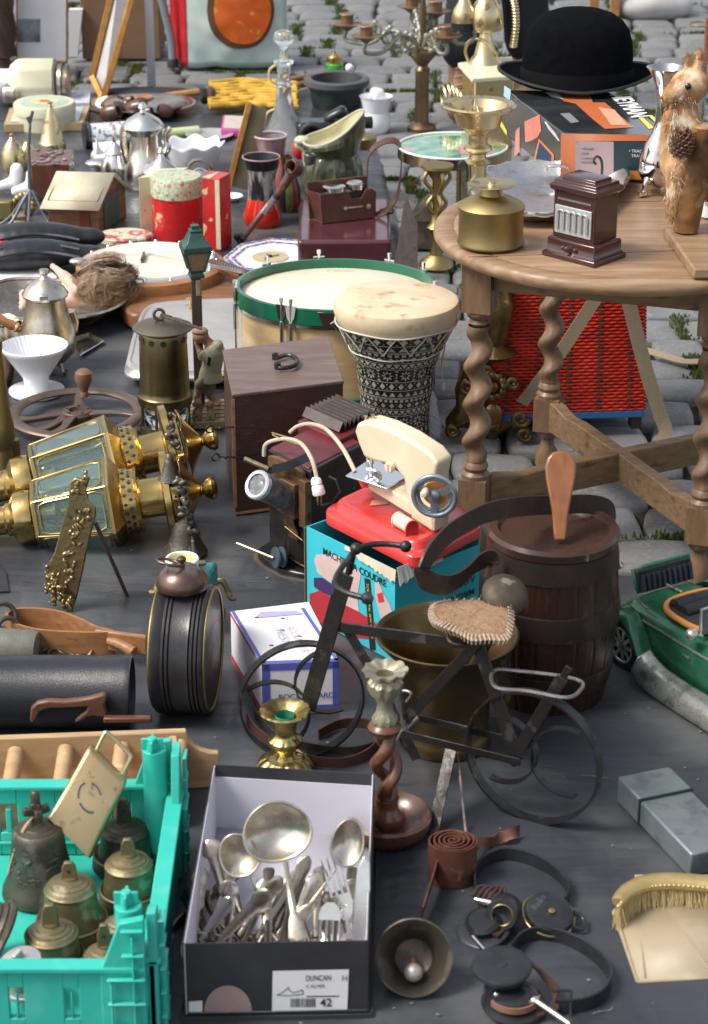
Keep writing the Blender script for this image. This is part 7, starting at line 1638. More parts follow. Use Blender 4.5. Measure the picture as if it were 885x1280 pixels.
b=B();b.tube([CP(.055,.04,.116),CP(.055,.13,.116)],.013,12);b.tube([CP(.075,.04,.112),CP(.075,.13,.112)],.014,12);t.part('seat',b,leatherb)
b=B();b.prism([CP(.150,.015,.116),CP(.150,.155,.116),CP(.140,.148,.150),CP(.140,.022,.150)],hx*.0018);t.part('windscreen',b,M('smoked_screen',(.1,.11,.12),None,.15,alpha=.75))
b=B();b.tube([CP(.150,.013,.114),CP(.140,.020,.152),CP(.140,.150,.152),CP(.150,.157,.114)],.0028,8);t.part('screen_frame',b,cs)
b=B();b.ell(CP(.150,-.004,.122),.010,.010,.009);b.tube([CP(.150,.0,.12),CP(.150,.016,.114)],.003,6);t.part('mirror',b,cs)
b=B();b.prism([CP(-.030,.035,.104),CP(-.030,.150,.104),CP(-.040,.146,.146),CP(-.040,.03,.146)],hx*-.006);lidb=t.part('dickey_lid',b,cg,bevel=.002)
b=B();b.prism([CP(-.029,.040,.106),CP(-.029,.145,.106),CP(-.038,.142,.142),CP(-.038,.034,.142)],hx*.004);t.part('seat_back',b,blk,parent=lidb,bevel=.002)
b=B()
for k in range(10):y_=.045+k*.0104;b.tube([CP(-.025,y_,.108),CP(-.032,y_,.134)],.0042,7)
t.part('seat_pleat',b,M('pleat_blue',(.02,.025,.035),None,.35),parent=lidb)
b=B();b.tube([CP(-.02,.085,.1135),CP(.02,.085,.116)],.002,6);t.part('chrome_spear',b,cs)
b=B();b.strap([CP(-.03,.03,.1125),CP(.0,.01,.113),CP(.03,.008,.112)],.003,.002,hy);t.part('chrome_trim',b,cs)
# doors and side line
b=B();b.tube([CP(.02,.006,.088),CP(.06,.003,.091),CP(.15,.004,.090),CP(.26,.010,.088)],.0022,6);t.part('side_trim',b,cs)
b=B();b.tube([CP(.125,.0035,.075),CP(.14,.0035,.075)],.0025,6);t.part('door_handle',b,cs)
b=B()
for k in range(4):
    b.par(CP(.19,.0035,.044+k*.010),hx*.05,hy*.006,Z*.004)
t.part('bonnet_louvre',b,cs)
# wheels and wings
def wheel(x,y,s_):
    c=CP(x,y,.042);ax=-hy*s_;b=B();b.lathe(c-ax*.012,[(.030,0),(.040,.001),(.043,.006),(.043,.018),(.040,.023),(.030,.024),(.028,.020)],40,ax=ax,cap=(1,0));w_=t.part('wheel',b,M('tyre',(.018,.018,.018),None,.6) if 'tyre' not in MATS else MATS['tyre'])
    b=B();b.tor(c+ax*.009,.028,.003,ax=ax,seg=36);u,v,_=frame_of(ax)
    for k in range(9):a=2*pi*k/9;b.bar(c+ax*.008+(u*cos(a)+v*sin(a))*.006,c+ax*.009+(u*cos(a)+v*sin(a))*.027,.006,.0025,up=(-u*sin(a)+v*cos(a)))
    b.lathe(c+ax*.006,[(.009,0),(.009,.006),(.0001,.009)],18,ax=ax);t.part('rim',b,cs,parent=w_)
    b=B();b.lathe(c+ax*.001,[(.028,0),(.0001,.001)],26,ax=ax,cap=(0,0));t.part('brake_disc',b,blkm,parent=w_)
wheel(0,-.006,1);wheel(0,Wd+.006,-1);wheel(.40,-.02,1);wheel(.40,Wd+.02,-1)
for yy,s_ in ((-.012,1),(Wd+.012,-1)):
    b=B();path=[(-.066,.045),(-.058,.068),(-.040,.088),(-.012,.100),(.016,.094),(.038,.072),(.052,.050),(.066,.038)]
    pts=spl([CP(x,yy+.008*s_,z) for x,z in path],5);N=len(pts)
    b.grid(lambda u,v:pts[int(round(v*(N-1)))]+hy*s_*(.030*u-.022)+Z*(-.010*(1-min(1,u*2.2))**2),8,N-1);t.part('wing',b,cg,solid=.003,smooth=80)
    b=B();pts=spl([CP(x,yy,z) for x,z in ((.055,.046),(.10,.030),(.20,.028),(.30,.032),(.35,.06),(.40,.092),(.45,.08),(.47,.05))],6);N2_=len(pts)
    b.grid(lambda u,v:pts[int(round(v*(N2_-1)))]+hy*s_*(.036*u-.027)+Z*(-.020*(1-min(1,u*1.7))**2.2+.010*u),12,N2_-1);t.part('running_board',b,cs,solid=.003,smooth=80)
# ================================================================ DRUMS AND BACK ROWS
o=G(420,480,.004);sc=S(o);t=T('field_drum','large drum with a green hoop, white head and pale wooden shell, behind the wooden box','drum',o)
hy_=lambda y:hz(o,y)
zt=hy_(353);ax_=(Z+Y*.045).normalized();Rd=121*sc;tc2=V((o.x,o.y-.004,zt));Hd=zt-.01
b=B();b.lathe(tc2,[(Rd*.965,-Hd),(Rd*.97,-.03)],72,ax=ax_,cap=(1,0));t.part('shell',b,M('drum_shell',(.58,.42,.22),(.46,.31,.15),.32,0,7,.05,80,.08,st=(1,1,6),c3=(.66,.53,.33),s3=8,coat=.3))
def hoop_(z0,z1):b=B();b.lathe(tc2,[(Rd*.985,z0),(Rd*1.02,z0+.001),(Rd*1.02,z1-.001),(Rd*.99,z1),(Rd*.975,z1-.001),(Rd*.975,z0+.004)],72,ax=ax_,cap=(0,0));return b
t.part('green_hoop',hoop_(-.034,0),grn);t.part('green_hoop',hoop_(-Hd-.0,-Hd+.03),grn)
b=B();b.lathe(tc2,[(Rd*1.0,-.042),(Rd*1.005,-.035),(Rd*.985,-.034)],72,ax=ax_,cap=(0,0));t.part('metal_flesh_hoop',b,silver)
b=B();b.lathe(tc2,[(Rd*.975,-.020),(Rd*.97,-.0195),(.0001,-.019)],72,ax=ax_,cap=(0,1));hd=t.part('drum_head',b,skin)
u_,v_,_=frame_of(ax_)
for k,a in enumerate((-2.93,-2.1,-2.0,-1.05,-.25,.5,1.0,1.75,2.35)):
    d=X*cos(a)+(ax_.cross(X))*sin(a);p=tc2+d*Rd*1.03;b=B();b.tube([p+ax_*.010,p-ax_*(Hd*.93)],.0032,10);b.tube([p+ax_*.010,p+ax_*.018],.0045,8);b.tube([p-ax_*.03,p-ax_*.085],.0050,10);rod=t.part('tension_rod',b,chrome)
    n=d.cross(ax_);b=B();b.prism([p+n*.012+ax_*.004-d*.001,p-n*.012+ax_*.004-d*.001,p-n*.008-ax_*.02,p-ax_*.032,p+n*.008-ax_*.02],d*.003);t.part('claw',b,chrome,parent=rod)
b=B();p=VP(400,402,tc2-Y*Rd*.9,Y);b.prism([VP(x,y,tc2-Y*Rd*1.03,Y) for x,y in ((397,390),(420,391),(424,404),(418,412),(404,408))],Y*-.004);b.tube([VP(415,402,tc2-Y*Rd*1.04,Y),VP(434,422,tc2-Y*Rd*1.0,Y)],.006,8);t.part('strainer_lever',b,chrome)
exh=X;txt(t,'Premier',.01,tc2+(ax_.cross(X))*Rd*.82-X*.02-ax_*.0185,X,ax_.cross(X),M('drum_mark',(.3,.28,.25)),parent=hd,wd=.055)
# ---- goblet drum
o=G(494,545,.004);sc=S(o);t=T('goblet_drum','goblet drum with black and cream geometric inlay, rope lacing and a hide head','drum',o)
zc=lambda y:hz(o,y)
pr=[(43,545),(42,520),(43,500),(46,478),(49,455),(57,432),(66,412),(71,398)]
PR=[(r*sc,zc(y)) for r,y in pr]
inb=M('inlay_black',(.018,.019,.022),(.03,.03,.033),.3,0,60,.1,coat=.3);inc=M('mother_of_pearl',(.55,.52,.40),(.42,.40,.30),.28,0,80,.05)
PS=[]
for i in range(len(PR)-1):
    for k in range(6):PS.append(tuple(lerp(V(PR[i]+(0,)),V(PR[i+1]+(0,)),k/6))[:2])
PS.append(PR[-1])
b=B();b.lathe((o.x,o.y,0),PS,64);t.part('drum_body',b,inb)
def rz(z):
    for (r0,z0),(r1,z1) in zip(PS,PS[1:]):
        if z0<=z<=z1:return lerp(r0,r1,(z-z0)/(z1-z0+1e-9))
    return PS[-1][0]
b=B();z=PR[0][1]+.005;row=0;ztop=PR[-1][1]
def cyl(a,z,e=.0007):r=rz(z)+e;return V((o.x+r*cos(a),o.y+r*sin(a),z))
pat=[('line',.0022),('tri',.013),('line',.0022),('dia',.016),('line',.0022),('star',.026),('line',.0022),('tri2',.012),('line',.0022),('dia',.013),('sq',.007),('line',.0022)]
while z<ztop-.016:
    k,h=pat[row % len(pat)];row+=1
    if k=='line':
        n=64;b.add([cyl(2*pi*i/n,z+.0006) for i in range(n)]+[cyl(2*pi*i/n,z+.0018) for i in range(n)],[(i,(i+1) % n,n+(i+1) % n,n+i) for i in range(n)])
    else:
        n={'tri':30,'dia':26,'star':14,'tri2':36,'sq':44}[k];da=2*pi/n
        for i in range(n):
            a=i*da;m=z+h/2
            if k=='tri':b.add([cyl(a-da*.40,z+.002),cyl(a+da*.40,z+.002),cyl(a,z+h-.002)],[(0,1,2)]);
            elif k=='tri2':b.add([cyl(a-da*.42,z+h-.0015),cyl(a+da*.42,z+h-.0015),cyl(a,z+.002)],[(2,1,0)]);b.add([cyl(a+da*.2,z+.0015),cyl(a+da*.5,z+h*.5),cyl(a+da*.8,z+.0015)],[(0,2,1)])
            elif k=='sq':b.add([cyl(a-da*.3,z+.001),cyl(a+da*.3,z+.001),cyl(a+da*.3,z+h-.001),cyl(a-da*.3,z+h-.001)],[(0,1,2,3)])
            elif k=='dia':
                b.add([cyl(a,z+.001),cyl(a+da*.30,m),cyl(a,z+h-.001),cyl(a-da*.30,m)],[(0,1,2,3)])
                for s_ in (-1,1):
                    for zz in (z+.002,z+h-.002):b.add([cyl(a+da*.5-da*.12,zz),cyl(a+da*.5+da*.12,zz),cyl(a+da*.5,lerp(zz,m,.55))],[(0,1,2)])
            else:
                for q in range(8):
                    w_=q*pi/4;R1,R0=h*.46,h*.12;rr_=rz(m);f=lambda ww,R_:cyl(a+R_*cos(ww)/rr_,m+R_*sin(ww));b.add([f(w_,R0),f(w_+.28,R1*.6),f(w_,R1),f(w_-.28,R1*.6)],[(0,1,2,3)])
                for s_ in (-1,1):b.add([cyl(a+da*.5,m-h*.3*s_),cyl(a+da*.5+da*.13,m-h*.45*s_),cyl(a+da*.5-da*.13,m-h*.45*s_)],[(0,1,2)]);b.add([cyl(a+da*.5,m),cyl(a+da*.5+da*.08,m+h*.18*s_),cyl(a+da*.5-da*.08,m+h*.18*s_)],[(0,1,2)])
    z+=h
t.part('inlay',b,inc,smooth=0)
b=B();b.lat(o,[(70,402),(73,399),(76.5,388),(77,379),(75.5,374.5),(72,372.6),(40,372),(.1,371.8)],seg=64,cap=(0,1));t.part('hide_head',b,skinh)
rope=FLAT('rope_white',(.58,.54,.46),.8)
b=B();n=12
for i in range(n):
    for s_ in (-1,1):
        a0=2*pi*i/n;a1=a0+s_*pi/n;za,zb2=zc(399),zc(425);r_=rz(zb2)
        b.tube([V((o.x+(lerp(73*sc,r_,q)+.002)*cos(lerp(a0,a1,q)),o.y+(lerp(73*sc,r_,q)+.002)*sin(lerp(a0,a1,q)),lerp(za,zb2,q))) for q in (0,.33,.66,1)],.0013,5)
b.tube([V((o.x+(74*sc+.001)*cos(a),o.y+(74*sc+.001)*sin(a),zc(399)+.0015*sin(a*5))) for a in [2*pi*i/60 for i in range(60)]],.0018,6,closed=True)
b.tube([cyl(2*pi*i/60,zc(432)+.0015*sin(i*.7),.0015) for i in range(60)],.0015,6,closed=True)
b.tube(spl([VP(548,415,o,Y),VP(556,430,o,Y),VP(552,455,o,Y),VP(554,482,o,Y)],6),.0016,6);b.ell(VP(554,484,o,Y),.006,.006,.009);t.part('rope_lacing',b,rope)
# ---- maroon case with camera
zt=.075;P=[G(x,y,zt) for x,y in ((372,301),(489,301),(487,248),(376,246))]
t=T('maroon_case','glossy maroon leather case under the camera, behind the field drum','case',low(P[0]))
b=B();b.prism([low(p) for p in P],Z*(zt-.004));t.part('case_body',b,M('maroon_lacquer',(.085,.022,.028),(.06,.016,.021),.2,0,14,.06,60,.06,coat=.5),bevel=.009,seg=4)
b=B();c_=G(475,262,zt+.002);b.tube(spl([c_,c_+V((.03,-.01,.004)),c_+V((.03,-.03,0)),c_+V((.01,-.03,0))],5),.003,6);t.part('black_loop',b,blk)
t=T('camera_case','brown leather camera case with its flap open and a raised strap, on the maroon case','camera case',G(432,275,zt))
A,Bq=G(403,280,zt+.001),G(470,272,zt+.001);ex=(Bq-A).normalized();ey=Z.cross(ex);Wc2=(Bq-A).length;Hc2=hz(A,243)-zt
b=B();b.prism([A-ex*.012+ey*.05,A,Bq,Bq+ex*.0+ey*.045],Z*.002);b.prism([A,A+ex*Wc2,A+ex*Wc2+Z*Hc2*.9,A+ex*Wc2*.82+Z*Hc2,A+ex*Wc2*.72+Z*Hc2*.72,A+ex*Wc2*.55+Z*Hc2*.72,A+ex*Wc2*.48+Z*Hc2*.98,A-ex*.004+Z*Hc2],ey*.004);b.prism([A,A+ey*.05,A+ey*.05-ex*.02+Z*Hc2,A-ex*.006+Z*Hc2],ex*.004);b.prism([A+ex*Wc2,A+ex*Wc2+ey*.05,A+ex*Wc2+ey*.05+Z*Hc2*.9,A+ex*Wc2+Z*Hc2*.9],ex*-.004);b.prism([A+ey*.05-ex*.014,A+ex*Wc2+ey*.05,A+ex*Wc2+ey*.05+Z*Hc2*1.25,A+ey*.05-ex*.02+Z*Hc2*1.25],ey*.004);t.part('leather_shell',b,leather,bevel=.0015)
b=B();b.par(A+ex*.004+ey*.006+Z*.004,ex*(Wc2-.008),ey*.036,Z*Hc2*.9);cb_=t.part('camera_body',b,blk,bevel=.003)
b=B();c_=A+ex*Wc2*.28+ey*.024+Z*(Hc2*.9+.006);b.lathe(c_,[(.029,0),(.030,.012),(.024,.014),(.0001,.010)],26);c_=A+ex*Wc2*.68+ey*.024+Z*(Hc2*.9+.006);b.lathe(c_,[(.022,0),(.023,.014),(.017,.017),(.0001,.013)],26);b.box(A+ex*Wc2*.5+ey*.03+Z*(Hc2*.9+.003),.03,.02,.008);t.part('chrome_dial',b,silver,parent=cb_)
b=B();b.lathe(A+ex*Wc2*.85+Z*Hc2*.42-ey*.001,[(.0065,0),(.0065,.003),(.0001,.004)],16,ax=-ey);b.lathe(A+ex*Wc2*.42+Z*Hc2*.45-ey*.001,[(.005,0),(.005,.003)],14,ax=-ey);b.bar(A+ex*Wc2*.46+Z*Hc2*.45-ey*.002,A+ex*Wc2*.75+Z*Hc2*.45-ey*.002,.004,.002);t.part('snap',b,silver)
b=B();po=A+ey*.045
SPx=lambda x,y:VP(x,y,po+Y*.02,Y)
pts=spl([SPx(460,255),SPx(459,225),SPx(462,192),SPx(478,178),SPx(493,176),SPx(501,186),SPx(501,215),SPx(496,245),SPx(484,262),SPx(470,270)],6)
b.strap(pts,.022,.0025,[lerp(Y*1.+Z*.35,Y*.8+Z*.6,i/len(pts)) for i in range(len(pts))]);t.part('shoulder_strap',b,leather)
# ---- figural jug
o=G(416,246,.004);sc=S(o);t=T('green_jug','glazed olive green jug with a cream inside and a tall pouring lip, behind the camera','jug',o)
jm=M('olive_glaze',(.065,.072,.034),(.03,.036,.018),.14,0,12,.1,60,.08,st=(6,6,.8),coat=.5,c3=(.15,.16,.09),s3=14,l3=.55,h3=.75)
ys=[(30,246),(36,238),(38,222),(35,205),(30,192),(33,184),(37,176),(36,168),(34,162)]
def jr(u,v,off=0.):
    i=v*(len(ys)-1);k=min(int(i),len(ys)-2);f=i-k;r=lerp(ys[k][0],ys[k+1][0],f)*sc;z=lerp(hz(o,ys[k][1]),hz(o,ys[k+1][1]),f)
    a=2*pi*u;r *= 1+(.05*cos(a*9) if v<.5 else .02*cos(a*5));tl=max(0,(v-.55)/.45)
    z+=tl*(.040*cos(a-.1)+.010*cos(2*a));r *= 1+tl*(.14*max(0,cos(a))+.12*max(0,-cos(a)))
    return V((o.x+(r+off)*cos(a),o.y+(r+off)*sin(a),z))
b=B();b.grid(lambda u,v:jr(u,v),72,32,cu=True);t.part('jug_body',b,jm)
b=B();b.grid(lambda u,v:jr(u,1-v*.6,-.004),72,18,cu=True);b.f.append(tuple(len(b.v)-72+i for i in range(72)));t.part('inside_glaze',b,M('cream_glaze',(.68,.64,.42),(.6,.56,.36),.2,coat=.4))
b=B();b.tube([jr(i/72,1,-.002) for i in range(72)],.0035,8,closed=True);b.ell(jr(.5,.96)+Z*.002,.022,.018,.013);b.tube(spl([jr(.5,.9),jr(.5,.75)-X*.012,jr(.5,.55)-X*.008,jr(.5,.35)],6),.008,10);t.part('rim_and_handle',b,M('cream_olive_glaze',(.55,.54,.38),(.42,.42,.28),.2,0,30,coat=.4))
# ---- lava vase, brown beaker, striped bottle
def pots(px,y0,prof,mats,name,label,cat,splits,inner=None,z0=.004,grp=None,seg=36,names=None):
    o=G(px,y0,z0);t=T(name,label,cat,o,grp);lst=[0]+splits+[len(prof)-1]
    for j in range(len(lst)-1):
        a,c=lst[j],lst[j+1];b=B();b.lat(o,prof[a:c+1],seg,cap=(1 if j==0 else 0,0 if inner or c<len(prof)-1 else 1));t.part((names[j] if names else ('lower_body','middle_band','upper_body','neck')[j]),b,mats[j])
    if inner:r,y=prof[-1];b=B();b.lat(o,[(r-.5,y),(r-2,y+4),(r*.75,y+18),(.1,y+19)],seg,cap=(0,0));t.part('inside',b,inner)
    return t,o
rg=M('red_glaze',(.60,.03,.012),(.5,.02,.01),.12,coat=.6)
lavg=M('lava_glaze',(.02,.02,.022),(.42,.40,.38),.4,0,70,.4,120,.1,st=(1,1,.18),lo=.46,hi=.6)
t,o=pots(328,280,[(20,282),(24,276),(24,268),(20,256),(17,247),(17,240),(17,225),(19,210),(22,199),(23.5,196)],[rg,lavg,blk],'lava_vase','waisted ceramic vase with red foot, dripping white lava glaze and black rim','vase',[4,7],inner=blk)
b=B();b.tor(V((o.x,o.y,hz(o,196))),23*S(o),.0022,seg=40);t.part('rim',b,M('mauve_rim',(.3,.2,.22),None,.2))
t,o=pots(339,240,[(15,240),(15,220),(17,195),(20,172),(20.5,170)],[M('mauve_glaze',(.22,.11,.11),(.38,.27,.27),.2,0,40,st=(1,1,.3),coat=.4)],'ceramic_beaker','mauve-brown glazed beaker behind the red and black lava vase','beaker',[],inner=M('mauve_inside',(.35,.27,.28),None,.25),names=['beaker_body'])
b=B();b.tor(V((o.x,o.y,hz(o,169.5))),20*S(o),.003,seg=40);t.part('rim',b,M('pale_mauve',(.5,.42,.42),None,.2))
o=G(358,262,.004);t=T('striped_vase','narrow vase with red, black and yellow vertical stripes between the pipes and beaker','vase',o);stm=[M('stripe_olive',(.16,.15,.05),None,.2),M('stripe_red',(.2,.02,.02),None,.2),blk]
for k in range(12):
    b=B();q=[(13,264),(18,252),(18,238),(13,220),(8,205),(8,195)];pp=[(r*S(o),hz(o,y)) for r,y in q];b.grid(lambda u,v:V((o.x+lerp(pp[min(4,int(v*5))][0],pp[min(4,int(v*5))+1][0],v*5-min(4,int(v*5)))*cos(2*pi*(k+u)/12),o.y+lerp(pp[min(4,int(v*5))][0],pp[min(4,int(v*5))+1][0],v*5-min(4,int(v*5)))*sin(2*pi*(k+u)/12),lerp(pp[min(4,int(v*5))][1],pp[min(4,int(v*5))+1][1],v*5-min(4,int(v*5))))),4,15);t.part('stripe',b,stm[k % 3])
# ---- tobacco pipes
def dpix(x,y,o,k=0):return VP(x,y,o,Y)-Y*k
o=G(320,296,.004);t=T('long_pipe','long reddish wooden tobacco pipe with a dark bowl leaning against the maroon case','pipe',G(303,300,.004))
pth=[G(301,302,.008),dpix(331,262,o,.0),dpix(352,236,o,-.01),dpix(378,206,o,-.02)]
b=B();b.tube(spl(pth,6),[.0075]*8+[.0065]*6+[.005]*5,12);t.part('stem',b,M('cherry_stem',(.2,.085,.05),(.13,.05,.035),.3,0,40,.2,coat=.3))
b=B();c=dpix(386,199,o,-.02);b.lathe(c-Z*.02,[(.006,0),(.014,.006),(.016,.026),(.013,.030),(.011,.026)],20,ax=Z+X*.1,cap=(1,0));t.part('bowl',b,M('pipe_bowl_grey',(.06,.06,.055),None,.4))
b=B();c=G(298,297,.02)
for k in range(7):b.ell(c+V((random.uniform(-.012,.012),random.uniform(-.012,.012),random.uniform(-.01,.012))),.008,.007,.006,seg=8,rings=6)
t.part('tassel',b,bronzed)
t=T('short_pipe','short brown tobacco pipe with a round dark bowl and grey mouthpiece, above the long pipe','pipe',dpix(361,215,o))
b=B();b.tube([dpix(331,258,o,.07),dpix(345,238,o,.07)],[.006,.008],12);t.part('mouthpiece',b,M('ferrule_grey',(.18,.18,.19),None,.25,.6))
b=B();b.tube([dpix(345,238,o,.07),dpix(349,233,o,.07)],.010,12);t.part('ferrule',b,blk)
b=B();b.tube(spl([dpix(349,233,o,.07),dpix(358,219,o,.07),dpix(366,205,o,.065)],5),[.010]*4+[.012]*4+[.015]*3,14);t.part('shank',b,woodo if 0 else M('briar',(.11,.04,.025),(.07,.028,.02),.25,0,40,coat=.3))
b=B();c=dpix(366,203,o,.06);b.lathe(c-V((-.01,-.0,.0)),[(.012,-.015),(.021,-.004),(.022,.012),(.018,.026),(.016,.027),(.012,.022),(.011,.0)],26,ax=V((-.55,-.75,.4)),cap=(1,0));t.part('bowl',b,MATS['briar'])
# ---- wall clock plate
zc_=.022;q=[G(x,y,zc_) for x,y in ((279,322),(300,305),(338,297),(378,300),(396,318),(380,334),(335,342),(296,338))];c_=sum(q,V((0,0,0)))/8
t=T('plate_clock','octagonal white faience wall clock with a blue and orange border, behind the field drum','clock',low(c_));b=B()
vs=[];fs=[]
for j,(k,z) in enumerate(((.8,.004),(1,zc_-.006),(1,zc_),(.86,zc_-.002),(.5,zc_-.008),(.42,zc_-.006),(.01,zc_-.006))):
    vs+=[V((c_.x+(p.x-c_.x)*k,c_.y+(p.y-c_.y)*k,z)) for p in q]
    if j:fs+=[((j-1)*8+i,(j-1)*8+(i+1) % 8,j*8+(i+1) % 8,j*8+i) for i in range(8)]
b.add(vs,fs);t.part('plate',b,whitec)
b=B();bo_=B()
for i in range(8):
    for k in range(8):
        for lane in (.95,.80):
            p=lerp(q[i],q[(i+1) % 8],(k+.5)/8);p=V((c_.x+(p.x-c_.x)*lane,c_.y+(p.y-c_.y)*lane,zc_+.0006 if lane>.9 else zc_-.002));(b if (k+int(lane*10)) % 3 else bo_).box(p,.010,.006,.0012,random.random()*3)
t.part('blue_pattern',b,FLAT('faience_blue',(.08,.14,.5)));t.part('orange_pattern',bo_,FLAT('faience_orange',(.6,.28,.12)))
b=B();b.lathe(V((c_.x,c_.y,zc_-.006)),[(.045,0),(.045,.002),(.0001,.002)],36);t.part('dial',b,M('dial_wood',(.5,.42,.25),(.4,.33,.18),.5));b=B();b.box(c_+V((.008,.004,-.002)),.03,.003,.001,.5);b.box(c_+V((-.004,.008,-.002)),.022,.003,.001,2);b.lathe(c_-Z*.003,[(.006,0),(.004,.004)],12);t.part('hands',b,blk)
# ---- red tins and boxes
flor=M('floral_tin',(.58,.57,.40),(.25,.42,.30),.35,0,120,0,100,.1,c3=(.5,.12,.06),s3=110,l3=.55,h3=.6,det=2)
cinn=M('cinnabar_tin',(.55,.02,.02),(.45,.015,.018),.3,0,30,0,100,.08,coat=.2,c3=(.6,.4,.2),s3=26,l3=.64,h3=.66,det=2)
t,o=pots(223,294,[(31,294),(31.5,290),(31.5,243),(33,243),(33,222),(31,219),(28,218.5),(.1,218.5)],[cinn,flor],'octagonal_tin','faceted tea tin with a floral lid and bright red body beside the red box','tin',[2],seg=10,names=['tin_body','tin_lid'])
def boxpx(name,label,cat,top,z,mat,z0=.004,grp=None,bevel=.0015,extra=None,nm='box_body'):
    P=[G(x,y,z) for x,y in top];t=T(name,label,cat,V((P[0].x,P[0].y,z0)),grp);b=B();b.prism([V((p.x,p.y,z0)) for p in P],Z*(z-z0));t.part(nm,b,mat,bevel=bevel);return t,P
zb1=hz(G(262,314),222)
t,P=boxpx('red_tea_box','tall bright red box with gold blossoms beside the octagonal tin','box',((252,222),(274,224),(288,216),(262,213)),zb1,cinn)
n_=-Z.cross((P[1]-P[0]).normalized());b=B();b.add([P[1]+n_*.0008-(P[1]-P[0])*.25-Z*zb1*.95,P[1]+n_*.0008-Z*zb1*.95,P[1]+n_*.0008-Z*.002,P[1]+n_*.0008-(P[1]-P[0])*.25-Z*.002],[(0,1,2,3)]);b.add([P[0]+Z*.001,lerp(P[0],P[1],.5)+Z*.001,lerp(P[3],P[2],.5)+Z*.001],[(0,1,2)]);t.part('cream_edge',b,FLAT('cream_print',(.62,.55,.36)))
t,P=boxpx('cream_tea_box','cream cardboard tea box with blossom print behind the octagonal tin','box',((173,222),(214,218),(236,209),(196,211)),hz(G(190,292),219),M('cream_blossom',(.62,.57,.38),(.58,.52,.34),.5,0,20,c3=(.5,.12,.1),s3=30,l3=.66,h3=.68,det=1))
# ---- round-ended decorated tin lid
b=B();c=G(157,293,.02);b.lathe((c.x,c.y,.004),[(.068,0),(.07,.002),(.07,.014),(.066,.018),(.0001,.019)],40,flat=.8)
one('decorated_tin','flat low tin with a cream, red and blue folk pattern on its lid','tin',(c.x,c.y,.004),b,M('folk_pattern',(.62,.55,.38),(.5,.08,.07),.4,0,34,0,100,.08,lo=.54,hi=.57,c3=(.15,.4,.42),s3=44,l3=.6,h3=.62,det=1))
# ---- toy wooden house
A,Bq=G(62,290),G(124,292);C2=G(158,272);hw_=hz(A,250)
t=T('toy_house','small toy wooden house with a pale paper roof and printed walls','toy house',A)
D2=A+(C2-Bq);hwm=M('printed_wood',(.26,.12,.05),(.12,.06,.03),.5,0,24,.2,100,.1,st=(1,1,5),c3=(.3,.05,.03),s3=12,l3=.6,h3=.62)
b=B()
for a,c in ((A,Bq),(Bq,C2),(C2,D2),(D2,A)):n=Z.cross((c-a).normalized());b.par(a,c-a,n*.003,Z*hw_)
t.part('wall',b,hwm);rA=lerp(A,D2,.5)+Z*(hw_+.055);rB=lerp(Bq,C2,.5)+Z*(hw_+.055)
b=B();b.add([Bq+Z*hw_,C2+Z*hw_,rB],[(0,1,2)]);b.add([A+Z*hw_,D2+Z*hw_,rA],[(0,2,1)]);t.part('gable',b,hwm,solid=.003)
b=B();e=(Bq-A).normalized()*.012;dn=(lerp(A,Bq,.5)-lerp(D2,C2,.5)).normalized()*.022-Z*.018;b.add([A+Z*hw_+dn-e,Bq+Z*hw_+dn+e,rB+e,rA-e],[(0,1,2,3)]);b.add([D2+Z*hw_-dn*.6-Z*.025-e,C2+Z*hw_-dn*.6-Z*.025+e,rB+e,rA-e],[(3,2,1,0)]);rf=t.part('roof',b,M('paper_roof',(.62,.57,.43),(.5,.43,.3),.7,0,16,.1),solid=.002)
b=B();n=-Z.cross((C2-Bq).normalized());n=(Bq-D2);n.z=0;exw=(C2-Bq);nn=Z.cross(exw.normalized())*-1;b.par(Bq+exw*.18+nn*.0015+Z*.006,exw*.55,nn*.001,Z*(hw_*.95));t.part('window',b,M('dark_window',(.07,.08,.07),None,.2))
b=B();b.par(lerp(A,Bq,.62)-Z.cross((Bq-A).normalized())*.0015+Z*.004,(Bq-A)*.2,-Z.cross((Bq-A).normalized())*.001,Z*hw_*.8);t.part('door',b,FLAT('brown_door',(.16,.04,.02)))
# ---- wire stand
o=G(42,285,.004);t=T('wire_stand','grey metal stand with a tapering stem and splayed curled feet, left of the toy house','stand',o)
b=B();b.tube([dpix(38,235,o),dpix(36,190,o),dpix(38,150,o)],[.007,.004,.003],8);b.tube([dpix(38,153,o),dpix(35,146,o)],.006,8);b.tube([dpix(38,150,o),dpix(41,139,o)],.004,6);t.part('stem',b,M('grey_steel',(.22,.23,.25),(.16,.165,.18),.35,.8))
for k in range(7):
    a=k*2*pi/7+.2;d=V((cos(a),sin(a),0));p=dpix(38,236,o);b=B();b.tube(spl([p,p+d*.028-Z*.035,p+d*.055-Z*.072,V((o.x,o.y,.01))+d*.09,V((o.x,o.y,.016))+d*.105],5),.004,7);t.part('foot',b,MATS['grey_steel'])
